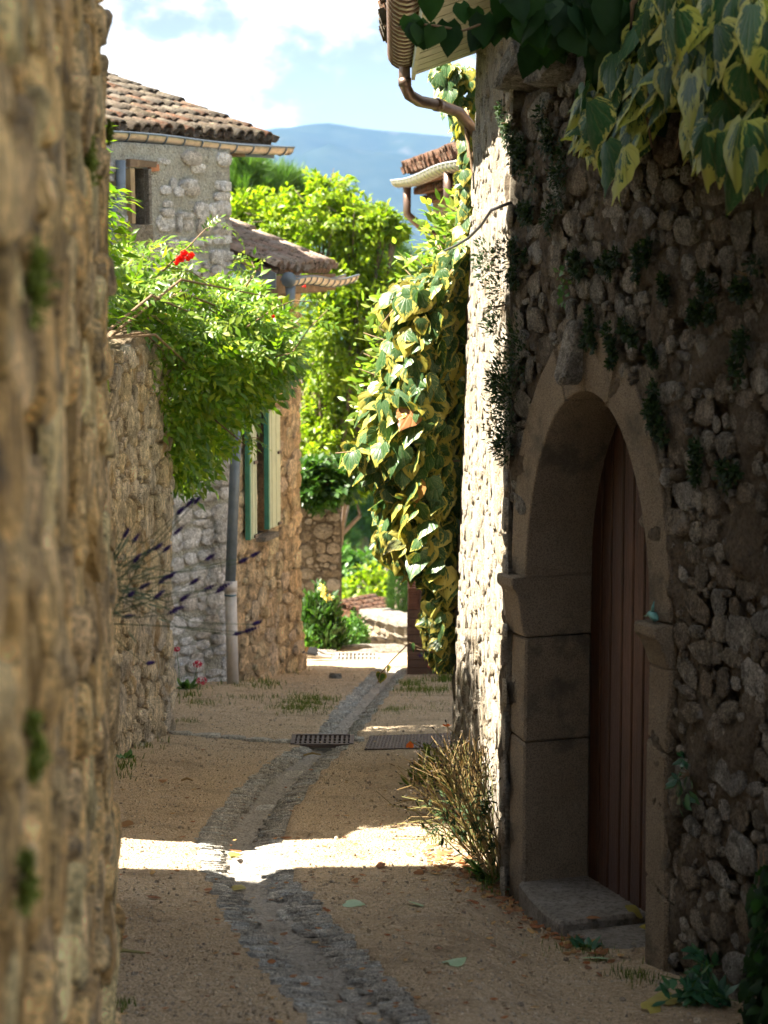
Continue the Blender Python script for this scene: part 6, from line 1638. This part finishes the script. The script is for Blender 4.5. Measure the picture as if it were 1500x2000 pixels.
def cable():
    pts = [DF.pt(-.12, DF.hit(985, 398)[1], .05)] + [P(960, 410, 9.5), P(940, 440, 10.2), P(915, 465, 11.3), P(890, 480, 12.8), P(868, 490, 14.0)]
    e = MB(); e.tube(pts, [.0075] * 6, 6); o = e.build('cable', M['black'], None, True); tag(o, 'black cable running down across the sunlit wall into the ivy', 'cable')
cable()

def grate(name, label, c, w, d, nb, ns, mat):
    root = empty(name, c); tag(root, label, 'grate'); z = c.z
    f = MB()
    for sx in (-1, 1): f.box((c.x + sx * w / 2, c.y, z), (.03, d, .03))
    for sy in (-1, 1): f.box((c.x, c.y + sy * d / 2, z), (w - .03, .03, .028))
    f.build('frame', mat, root)
    for i in range(nb):
        b = MB(); b.box((c.x - w / 2 + w * (i + 1) / (nb + 1), c.y, z - .002), (.018, d - .03, .022)); b.build('bar', mat, root)
    for i in range(ns):
        b = MB(); b.box((c.x, c.y - d / 2 + d * (i + 1) / (ns + 1), z - .003), (w - .03, .016, .018)); b.build('cross_bar', mat, root)
    p = MB(); p.box((c.x, c.y, z - .10), (w, d, .01)); p.build('pit', M['dark_gap'], root)
grate('drain_grate', 'rusty iron drain grate across the channel beside the metal plate', gpos(630, 1450, .012), .42, .30, 11, 2, M['iron'])
grate('drain_grate', 'pale drain grate in the sunlit square at the end of the lane', gpos(697, 1287, .02), .46, .42, 9, 1, M['grate_metal'])
def plate():
    a, b, c, d = gpos(712, 1466), gpos(722, 1440), gpos(890, 1434), gpos(892, 1462); e = MB(); up = Vector((0, 0, .012))
    e.add([a, d, c, b, a + up, d + up, c + up, b + up], [(0, 1, 5, 4), (1, 2, 6, 5), (2, 3, 7, 6), (3, 0, 4, 7), (4, 5, 6, 7)]); o = e.build('cover_plate', M['iron'], None); tag(o, 'dark chequered metal cover plate set in the lane', 'plate')
    s = MB()
    for i in range(26):
        for j in range(12):
            p = (a.lerp(d, (i + .5) / 26)).lerp(b.lerp(c, (i + .5) / 26), (j + .5) / 12) + up; s.box(p, (.016, .007, .006), .7 if (i + j) % 2 else -.7)
    s.build('raised_pattern', M['iron'], o, kind='stuff')
plate()
def slabs():
    for name, label, pts, th in (('stone_strip', 'row of worn flat stones crossing the lane towards the drain grate', [(400, 1438, .26, .16), (452, 1442, .24, .16), (505, 1447, .24, .17), (548, 1450, .17, .16), (352, 1434, .2, .15), (700, 1446, .10, .22)], .018), ('kerb', 'long grey kerb stones edging the square at the end of the lane', [(622, 1278, .5, .2), (668, 1282, .35, .16), (745, 1275, .55, .25), (640, 1264, .8, .22), (735, 1266, .8, .22), (800, 1272, .6, .25), (690, 1268, .5, .2)], .05)):
        vs_ = stone_variants('slab', M['slab'] if name == 'kerb' else M['channel_stone'], 5, 301, 5, .1); root = empty(name, gpos(*pts[0][:2])); tag(root, label, None, None, 'structure')
        for px, py, sx, sy in pts:
            g = gpos(px, py, .004); o = link('slab', vs_[random.randrange(5)], root); o.matrix_basis = Matrix.Translation(g) @ Matrix.Rotation(-.124 + random.uniform(-.02, .02), 4, 'X') @ Matrix.Rotation(random.uniform(-.08, .08), 4, 'Z') @ Matrix.Diagonal((sx, sy, th, 1))
    # stone set in the far gravel
    v = stone_variants('flat_stone', M['slab'], 1, 305, 3, .2); o = link('flat_stone', v[0]); o.matrix_basis = Matrix.Translation(gpos(655, 1324, .0)) @ Matrix.Diagonal((.16, .16, .05, 1)); tag(o, 'single grey flat stone lying in the gravel before the sunlit square', 'stone')
slabs()

def grass():
    r = np.random.default_rng(311); V = []; Fc = []
    def blade(p, h):
        a = r.uniform(0, 6.28); d = Vector((math.cos(a), math.sin(a), 0)); l = Vector(r.normal(0, .35, 3)); l.z = 0; w = h * .055; b = len(V)
        V.extend([p - d * w, p + d * w, p + l * h * .35 + Vector((0, 0, h * .6)) - d * w * .6, p + l * h * .35 + Vector((0, 0, h * .6)) + d * w * .6, p + l * h + Vector((0, 0, h * .9))]); Fc.append([b, b + 1, b + 3, b + 2]); Fc.append([b + 2, b + 3, b + 4])
    def patch(cx, cy, rx, ry, n, h, thr=-.1):
        for i in range(n):
            px = cx + rx * r.normal(0, .5); py = cy + ry * r.normal(0, .5); g = G(px, py)
            if fbm2(np.array(g.x), np.array(g.y), 4.0, 3, 77) < thr: continue
            c0, c1 = chan_at(g.y)
            if c0 + .02 < g.x < c1 - .02 and g.y < 23.4: continue
            blade(g, h * r.uniform(.5, 1.3))
    patch(612, 1375, 60, 17, 1500, .045); patch(560, 1388, 50, 8, 300, .04); patch(505, 1362, 70, 12, 420, .04, .0); patch(430, 1345, 60, 12, 260, .05, .0)
    patch(815, 1343, 55, 13, 1500, .055); patch(870, 1335, 25, 14, 500, .08); patch(775, 1388, 40, 8, 330, .035); patch(830, 1380, 60, 12, 160, .03)
    patch(365, 1355, 30, 18, 260, .07, .0); patch(400, 1372, 50, 9, 200, .04); patch(280, 1465, 35, 16, 240, .05, .0); patch(245, 1500, 20, 20, 160, .05)
    patch(355, 1412, 40, 6, 160, .035); patch(480, 1335, 60, 7, 220, .05); patch(560, 1310, 40, 6, 160, .06); patch(520, 1340, 30, 10, 120, .06)
    patch(900, 1640, 70, 40, 420, .04, .0); patch(960, 1720, 40, 25, 260, .05); patch(1130, 1860, 70, 25, 240, .03, .05); patch(1250, 1905, 60, 20, 200, .035); patch(320, 1442, 22, 8, 160, .05); patch(700, 1395, 40, 6, 60, .03)
    patch(470, 1560, 14, 50, 30, .02); patch(762, 1675, 10, 22, 50, .025); patch(780, 1990, 30, 20, 40, .03); patch(240, 1960, 20, 20, 120, .035)
    o = link('grass', mesh_np('grass', np.array([tuple(v) for v in V]), [list(f) for f in Fc], M['grass'])); tag(o, 'thin tufts of grass growing in the gravel along the channel and walls', None, None, 'stuff')
grass()

def dry_shrub():
    r = np.random.default_rng(321); root = empty('dry_shrub', gpos(940, 1690)); tag(root, 'dry brown seed headed lavender bush leaning out from the foot of the sunlit wall', 'bush')
    st = MB(); hd = []; green = []
    bases = [gpos(975, 1715), gpos(960, 1690), gpos(945, 1660), gpos(955, 1700), gpos(930, 1630), gpos(935, 1650), gpos(915, 1590)]
    tips = []
    for i in range(95):
        k = r.random(); px = 770 + 190 * r.random() ** .8; py = 1440 + 60 * r.random() + (0 if px > 850 else 150 * r.random()) ; tips.append((px, py))
    for px, py in [(760, 1570), (772, 1585), (785, 1575), (800, 1580), (825, 1530), (832, 1525), (790, 1600), (850, 1520), (860, 1500), (880, 1470), (900, 1460), (930, 1455), (935, 1500), (945, 1550), (770, 1640), (775, 1610)] + tips:
        b = bases[int(r.integers(len(bases)))] + Vector(r.normal(0, .03, 3)); Y = b.y - r.uniform(-.05, .35) ; t = P(px, py, Y)
        t.x = min(t.x, .54); t.z = max(t.z, zgf(t.x, t.y) + .06)
        m = b.lerp(t, .5) + Vector((r.normal(0, .02) - .02, 0, .05)); jx = Vector(r.normal(0, .022, 3)); st.tube([b, b.lerp(m, .5) + jx * .7, m, m.lerp(t, .5) + Vector((0, 0, .02)) - jx, t], [.0032, .003, .0026, .002, .0016], 4, False)
        hd.append((t, (t - m).normalized()))
        for q in range(3):
            p = m.lerp(t, r.uniform(.2, .9)); d = (t - m).normalized() + Vector(r.normal(0, .5, 3)); t2 = p + d * r.uniform(.04, .09); st.tube([p, t2], [.0016, .0012], 3, False); hd.append((t2, d.normalized()))
        if r.random() < .7:
            for q in range(7):
                p = b.lerp(t, r.uniform(.15, .7)); green.append(leaf_m(p, Vector(r.normal(0, .7, 3)) + Vector((-.3, -.2, .4)), Vector((0, -.4, 1)), r.uniform(.03, .055)))
    st.build('stem', M['drystem'], root, kind='stuff')
    e = MB()
    for t, d in hd:
        if r.random() < .55: e.tube([t - d * .002, t + d * .006, t + d * .014], [.002, .0045, .001], 5, False)
    e.build('seed_head', M['seedhead'], root, kind='stuff')
    lv = lance_leaves('foliage', M['tuft'], 3, 102, .14); joined('foliage', lv, green, r.integers(0, 3, len(green)), M['tuft'], root)
    # green and yellow grass growth behind it
    bush('weed', 'green and yellow weeds growing behind the dry bush at the sunlit wall', 800, 925, 1470, 1590, 12.6, .25, 520, M['grass'], lance_leaves('foliage', M['grass'], 4, 104, .13), .075, seed=331, up=.7, cat='weed')
dry_shrub()

def poppy(label, px, py, base, s, hang=0):
    t = P(px, py, base.y); root = empty('poppy', base); tag(root, label, 'poppy', 'orange poppies by the sunlit wall'); st = MB(); st.tube([base, base.lerp(t, .6) + Vector((.02, 0, .05)), t], .0025, 4); st.build('stem', M['drystem'], root)
    n = 5
    for i in range(n):
        a = i * 2 * math.pi / n; e = MB(); d = Vector((math.cos(a), math.sin(a), -1.6 if hang else .5)).normalized(); sd = Vector((-math.sin(a), math.cos(a), 0))
        e.add([t, t + d * s * .6 - sd * s * .4, t + d * s - sd * s * .25, t + d * s + sd * s * .25, t + d * s * .6 + sd * s * .4], [(0, 1, 2), (0, 2, 3), (0, 3, 4)]); e.build('petal', M['orange_petal'], root)
poppy('drooping orange poppy in front of the metal plate', 801, 1447, gpos(862, 1530), .045, 1)
poppy('open orange poppy close to the foot of the sunlit wall', 873, 1420, gpos(890, 1480), .035)

def rosette(name, label, px, py, n, L, mat, seed, cat='weed', group=None, wid=.18, up=.5):
    r = np.random.default_rng(seed); c = gpos(px, py); root = empty(name, c); tag(root, label, cat, group); lv = lance_leaves('leaf', mat, 4, seed, wid)
    for i in range(n):
        a = r.uniform(0, 6.28); d = Vector((math.cos(a), math.sin(a), up * r.uniform(.4, 1.6))); o = link('leaf', lv[int(r.integers(4))], root); o.matrix_basis = leaf_m(c, d, Vector((0, 0, 1)) - d * .3, L * r.uniform(.6, 1.2))
    return root
rosette('dandelion', 'green dandelion rosette at the foot of the wall corner', 965, 1722, 11, .16, M['weed'], 341, 'dandelion', None, .16, .9)
rosette('weed', 'small round leaved weed against the front of the doorstep', 1145, 1850, 16, .07, M['weed_blue'], 342, 'weed', None, .35, .7)
rosette('weed', 'tiny weed growing at the left end of the doorstep', 1060, 1790, 9, .05, M['weed'], 343, 'weed', None, .3, .6)
rosette('weed', 'low green weed at the foot of the garden wall', 245, 1480, 14, .07, M['weed'], 344, 'weed', None, .35, .6)
rosette('weed', 'leafy weed by the foot of the white house wall', 365, 1345, 16, .14, M['weed'], 345, 'weed', None, .2, .9)

def leafy_shoots(label, pts, Y, n, mat, seed, L=.06, name='plant'):
    r = np.random.default_rng(seed); base = gpos(*pts[0]); root = empty(name, base); tag(root, label, 'plant'); st = MB(); items = []
    for px, py in pts[1:]:
        b = base + Vector((r.uniform(-.1, .1), r.uniform(-.08, .08), 0)); t = P(px, py, base.y + r.uniform(-.1, .1)); t.z = max(t.z, zgf(t.x, t.y) + .03); m = b.lerp(t, .5) + Vector((0, 0, .03)); st.tube([b, m, t], [.003, .0025, .0015], 4)
        for q in range(n):
            f_ = r.uniform(.25, 1); p = m.lerp(t, f_ * 2 - 1) if f_ > .5 else b.lerp(m, f_ * 2); items.append((f_, leaf_m(p, Vector(r.normal(0, .8, 3)) + Vector((-.2, -.2, .2)), Vector((0, -.3, 1)) + Vector(r.normal(0, .3, 3)), L * r.uniform(.7, 1.3))))
    st.build('stem', M['weed'], root); put_leaves(root, items, lance_leaves('leaf', mat, 4, seed, .2), mat, 'leaf', 90)
leafy_shoots('bluish leafy plant sprawling at the foot of the dark wall', [(1370, 1960), (1290, 1905), (1330, 1930), (1370, 1900), (1400, 1930), (1440, 1960), (1340, 1960), (1300, 1960), (1380, 1870), (1350, 1890), (1420, 1990), (1380, 1985)], 7.5, 9, M['weed_blue'], 351, .07)
leafy_shoots('tall thin shoots with narrow leaves against the dark wall foot', [(1400, 1930), (1365, 1850), (1390, 1865), (1420, 1880), (1350, 1870), (1430, 1905)], 7.5, 6, M['weed_blue'], 352, .065)
def dark_creeper():
    r = np.random.default_rng(361); root = empty('creeper', tuple(DF.pt(1.95, -.1, .1))); tag(root, 'dark green creeper climbing the right edge of the dark wall', 'creeper'); items = []; st = MB()
    for i in range(420):
        py = r.uniform(1690, 2020); l = np.interp(py, [1690, 1760, 1830, 1900, 2020], [1480, 1465, 1470, 1455, 1440]); px = l + (1540 - l) * r.random(); d = r.uniform(.05, .22); t, z = DF.hit(px, py, d)
        items.append((r.random(), leaf_m(DF.pt(t, z, d), Vector((-.2, -.2, -1)) + Vector(r.normal(0, .5, 3)), Vector((DF.n.x, DF.n.y, .5)) + Vector(r.normal(0, .4, 3)), r.uniform(.035, .06))))
    for k in range(4):
        t, z = DF.hit(1490 + 10 * k, 1990, .05); st.tube([DF.pt(t, z - .1, .06), DF.pt(t + .03, z + .3, .08), DF.pt(t - .02, z + .6, .07)], [.008, .006, .003], 5)
    st.build('stem', M['vine_stem'], root); put_leaves(root, items, heart_leaves('leaf', M['ivy_dark'], 4, 110), M['ivy_dark'], 'leaf', 120)
dark_creeper()

def valerian():
    r = np.random.default_rng(371)
    for label, px, py, bx, by, s in (('crimson flower head on a stalk by the white wall, upper of two', 386, 1297, 372, 1345, .045), ('wide crimson flower head just above the gravel by the white wall', 394, 1330, 385, 1352, .05), ('small crimson bloom at the garden wall corner', 345, 1268, 350, 1350, .03)):
        b = gpos(bx, by); t = P(px, py, b.y); root = empty('valerian', b); tag(root, label, 'flower', 'crimson valerian by the white wall'); st = MB(); st.tube([b, b.lerp(t, .5) + Vector((.01, 0, 0)), t], .003, 4); st.build('stem', M['weed'], root); e = MB()
        for i in range(46):
            d = Vector(r.normal(0, 1, 3)).normalized(); p = t + Vector((d.x * s, d.y * s, d.z * s * .7)); a = d.orthogonal().normalized() * .010; c = d.cross(a).normalized() * .010; e.add([p + a, p + c, p - a, p - c], [(0, 1, 2, 3)])
        e.build('bloom', M['pink_petal'], root)
valerian()

def fallen():
    r = np.random.default_rng(381); dv = heart_leaves('fallen_leaf', M['dryleaf'], 4, 120); lvv = lance_leaves('fallen_leaf', M['dryleaf'], 4, 124, .22); gv = heart_leaves('fallen_leaf', M['greenleaf'], 3, 128); yv = heart_leaves('fallen_leaf', M['yellowleaf'], 3, 132)
    def lay(px, py, vs_, s, label, group=None, p=None):
        g = gpos(px, py, .012) if p is None else p; o = link('fallen_leaf', vs_[int(r.integers(len(vs_)))]); a = r.uniform(0, 6.28)
        c0, c1 = chan_at(g.y)
        if p is None and c0 < g.x < c1: g.z -= .045
        o.matrix_basis = leaf_m(g, Vector((math.cos(a), math.sin(a), .12)), Vector((r.normal(0, .25), r.normal(0, .25), 1)), s); tag(o, label, 'leaf', group)
    lay(676, 1768, gv, .085, 'blue green fallen leaf on the gravel just right of the channel'); lay(808, 1767, gv, .07, 'pale green fallen leaf below the dry bush'); lay(875, 1885, gv, .09, 'pale fallen leaf on the bare gravel before the door')
    lay(1185, 1876, gv, .10, 'pale lobed fallen leaf beside the weed at the doorstep'); lay(455, 1716, yv, .07, 'yellow green fallen leaf in the channel just below the sunlit band'); lay(460, 1652, yv, .07, 'yellow and brown leaf in the channel inside the sunlit band')
    lay(745, 1698, lvv, .11, 'curled brown leaf on the edge of the sunlit band'); lay(236, 1613, dv, .09, 'dark red leaf beside the near wall above the sunlit band'); lay(1290, 1965, yv, .13, 'large yellowed leaf with long stalk at the dark wall foot'); lay(1265, 1978, yv, .08, 'smaller yellow leaf beside the large yellowed one')
    lay(1000, 1735, gv, .08, 'pale green leaf lying by the dandelion')
    s1 = DF.pt(.60, Z0 + .012, -.22); lay(0, 0, yv, .09, 'yellow leaf on the doorstep against the door', None, s1); lay(0, 0, yv, .07, 'second yellow leaf on the doorstep, near the door edge', None, DF.pt(.74, Z0 - .01, -.25)); lay(0, 0, dv, .06, 'reddish leaf on the crack between the two step slabs', None, DF.pt(.58, Z0 + .01, -.02))
    for (px, py, where) in ((570, 1640, 'at the right lip of the channel above the sunlit band'), (460, 1662, 'in the sunlit part of the channel, lower of two'), (470, 1648, 'in the sunlit part of the channel, upper of two'), (300, 1712, 'left of the channel just below the sunlit band'), (690, 1727, 'right of the channel just below the sunlit band'), (350, 1640, 'at the upper edge of the sunlit band left of the channel'), (625, 1480, 'in front of the rusty drain grate'), (285, 1755, 'on the shaded gravel low on the left'), (325, 1528, 'on the shaded gravel between near wall and grate'), (640, 1800, 'on the shaded channel bed'), (548, 1810, 'on the left stones of the shaded channel'), (400, 1745, 'at the left lip of the shaded channel'), (760, 1495, 'in front of the metal cover plate')):
        lay(px, py, lvv if r.random() < .6 else dv, r.uniform(.05, .085), 'small dry leaf ' + where, 'dry leaves on the lane')
    # leaf litter along the right wall: past counting
    ms = []
    for i in range(420):
        k = r.random(); px = 850 + 330 * k + r.normal(0, 28); py = 1670 + 190 * k + abs(r.normal(0, 28)) - 20; g = G(px, py)
        if g.x > .60 + max(0, (9.24 - g.y)) * .36: continue
        a = r.uniform(0, 6.28); ms.append(leaf_m(g + Vector((0, 0, .01)), Vector((math.cos(a), math.sin(a), r.uniform(0, .4))), Vector((r.normal(0, .4), r.normal(0, .4), 1)), r.uniform(.025, .06)))
    for i in range(330):
        px, py = r.uniform(225, 1150), 1440 + 560 * r.random() ** .8; g = G(px, py)
        if g.x > .55: continue
        a = r.normal(0, .5); ms.append(leaf_m(g + Vector((0, 0, .008)), Vector((math.cos(a), math.sin(a), r.uniform(0, .3))), Vector((r.normal(0, .3), r.normal(0, .3), 1)), r.uniform(.012, .035)))
    vs_ = lance_leaves('leaf_litter', M['dryleaf'], 4, 136, .3); tag(joined('leaf_litter', vs_, ms, r.integers(0, 4, len(ms)), M['dryleaf'], None), 'reddish brown leaf litter along the right wall and scattered over the lane', None, None, 'stuff')
    for (px, py, L, a, lab) in ((240, 1870, .16, .2, 'pale bare twig beside the near wall foot'), (610, 1478, .12, .1, 'thin brown twig lying by the iron grate'), (365, 1528, .07, 0, 'dark twig on the gravel left of the channel')):
        g = gpos(px, py, .012); e = MB(); d = Vector((math.cos(a), math.sin(a), 0)); e.tube([g - d * L / 2, g + Vector((0, .01, .012)), g + d * L / 2], [.006, .008, .004], 5); o = e.build('twig', M['drystem'], None); tag(o, lab, 'twig')
fallen()

# ---------------------------------------------------------------- the square at the end: cat, pot, pillar, flowers
def cat():
    g = gpos(613, 1286); Y = g.y; root = empty('cat', (g.x, Y, g.z)); tag(root, 'black and white cat lying in the sun, only its white legs past the house corner', 'cat')
    me = bpy.data.meshes.new('body'); z = zgf(g.x, Y); X = g.x
    V = [(X - .30, Y + .05, z + .09), (X - .18, Y + .03, z + .095), (X - .05, Y + .02, z + .09), (X - .40, Y + .08, z + .11), (X - .48, Y + .06, z + .14),
         (X + .02, Y - .04, z + .055), (X + .10, Y - .05, z + .030), (X + .185, Y - .05, z + .026), (X + .215, Y - .05, z + .024),
         (X + .02, Y + .06, z + .07), (X + .11, Y + .08, z + .045), (X + .18, Y + .085, z + .032), (X + .21, Y + .085, z + .03),
         (X - .34, Y - .06, z + .05), (X - .24, Y - .12, z + .03), (X - .15, Y - .13, z + .025), (X - .02, Y + .10, z + .05), (X - .06, Y + .22, z + .025), (X - .2, Y + .3, z + .022)]
    E = [(0, 1), (1, 2), (0, 3), (3, 4), (2, 5), (5, 6), (6, 7), (7, 8), (2, 9), (9, 10), (10, 11), (11, 12), (0, 13), (13, 14), (14, 15), (2, 16), (16, 17), (17, 18)]
    R_ = [.085, .09, .085, .055, .06, .055, .028, .022, .026, .055, .028, .022, .025, .04, .022, .02, .02, .018, .014]
    me.from_pydata(V, E, []); tmp = bpy.data.objects.new('body_tmp', me); COL.objects.link(tmp)
    sk = tmp.modifiers.new('skin', 'SKIN'); tmp.modifiers.new('sub', 'SUBSURF').levels = 2
    for i, v in enumerate(me.skin_vertices[0].data): v.radius = (R_[i], R_[i] * .9); v.use_root = (i == 1)
    dg = bpy.context.evaluated_depsgraph_get(); m2 = bpy.data.meshes.new_from_object(tmp.evaluated_get(dg)); bpy.data.objects.remove(tmp); m2.name = 'body'
    m2.materials.clear(); m2.materials.append(M['fur_white']); m2.materials.append(M['fur_black'])
    for p in m2.polygons:
        p.use_smooth = True; c = p.center; p.material_index = 1 if (c.x < X + .05 and c.z > z + .05) or c.x < X - .10 or (c.y > Y + .16) else 0
    link('body', m2, root)
    for s in (-1, 1):
        e = MB(); h = Vector((X - .48 + .012 * s, Y + .06 + .035 * s, z + .185)); e.add([h + Vector((.02, .018, 0)), h + Vector((-.02, .018, 0)), h + Vector((0, -.018, 0)), h + Vector((0, .01 * s, .05))], [(0, 1, 3), (1, 2, 3), (2, 0, 3)]); e.build('ear', M['fur_black'], root)
cat()
def pot(label, px, py, s, mat, plant=None):
    g = gpos(px, py); root = empty('flower_pot', g); tag(root, label, 'pot'); e = MB(); n = 12; prof = [(0.0, .0), (.62, .0), (.8, .7), (.95, .72), (.95, 1.0), (.8, 1.0), (.75, .8), (0, .8)]
    V = []; Fc = []
    for q, (rr, zz) in enumerate(prof):
        for i in range(n): a = 2 * math.pi * i / n; V.append((g.x + rr * s * .55 * math.cos(a), g.y + rr * s * .55 * math.sin(a), g.z + zz * s))
    for q in range(len(prof) - 1):
        for i in range(n): Fc.append([q * n + i, q * n + (i + 1) % n, (q + 1) * n + (i + 1) % n, (q + 1) * n + i])
    e.add(V, Fc); e.build('bowl', mat, root, True); return root
pot('small brown pot at the corner of the low house', 606, 1272, .16, M['crate'])
pot('terracotta pot under the ivy by the brick pillar', 858, 1284, .17, M['terracotta'])
def pillar():
    Y = 22.2; a = P(797, 1262, Y); b = P(905, 1150, Y); w = b.x - a.x; root = empty('brick_pillar', (a.x + w / 2, Y + .25, a.z)); tag(root, 'dark timber faced brick pillar half hidden behind the ivy', 'pillar')
    z0 = zgf(a.x, Y) - .1; e = MB(); e.box((a.x + w / 2, Y + .25, (z0 + b.z) / 2), (w, .5, b.z - z0)); e.build('core', M['brick'], root)
    n = 9; zt = P(800, 1190, Y).z
    for k in range(n):
        h = (zt - z0) / n; e = MB(); e.box((a.x + w / 2, Y - .01, z0 + h * (k + .5)), (w + .02, .03, h - .008)); e.build('plank', M['crate'], root)
    for k in range(14):
        e = MB(); e.box((a.x + .05, Y - .005, zt + .02 + k * .028), (.08, .03, .018)); e.build('brick', M['brick'], root)
    e = MB(); e.box((a.x + w / 2 + .06, Y - .012, zt + .2), (w - .12, .03, .34)); e.build('board', M['crate'], root)
pillar()
def scabious():
    r = np.random.default_rng(391); b = gpos(893, 1330); root = empty('scabious', b); tag(root, 'wiry plant with dark purple flower heads at the end of the sunlit wall', 'plant'); st = MB(); ms = []
    for (px, py) in ((820, 1280), (874, 1272), (880, 1262), (840, 1300), (905, 1250)):
        t = P(px, py, b.y - .1); m = b.lerp(t, .5) + Vector((.04, 0, .06)); st.tube([b, m, t], .003, 4); e = MB()
        for i in range(30):
            d = Vector(r.normal(0, 1, 3)).normalized(); p = t + d * .025; a = d.orthogonal().normalized() * .008; c = d.cross(a).normalized() * .008; e.add([p + a, p + c, p - a, p - c], [(0, 1, 2, 3)])
        e.build('flower_head', M['pink_petal'] if px != 820 else M['purple'], root)
        for q in range(16):
            p = b.lerp(m, r.random()) if r.random() < .5 else m.lerp(t, r.random()); ms.append(leaf_m(p, Vector(r.normal(0, .7, 3)) + Vector((0, 0, .2)), Vector((0, -.5, .8)), r.uniform(.05, .1)))
    st.build('stem', M['weed'], root); joined('foliage', lance_leaves('foliage', M['darktree'], 3, 140, .16), ms, r.integers(0, 3, len(ms)), M['darktree'], root)
scabious()
def lily():
    r = np.random.default_rng(395); b = P(622, 1225, 26.2); root = empty('flower_stalk', b); tag(root, 'tall stalk with pale yellow flowers above the dark shrub', 'flower'); t = P(636, 1148, 26.2); st = MB(); st.tube([b, b.lerp(t, .5), t], [.008, .006, .004], 5); st.build('stem', M['weed'], root)
    for i in range(7):
        d = Vector(r.normal(0, 1, 3)).normalized(); c = t + d * .05 - Vector((0, 0, .03 * i * .6)); e = MB()
        for k in range(5):
            q = Vector(r.normal(0, 1, 3)).normalized(); s_ = q.orthogonal().normalized(); e.add([c, c + q * .04 + s_ * .014, c + q * .065, c + q * .04 - s_ * .014], [(0, 1, 2, 3)])
        e.build('bloom', M['yellow_petal'], root)
lily()
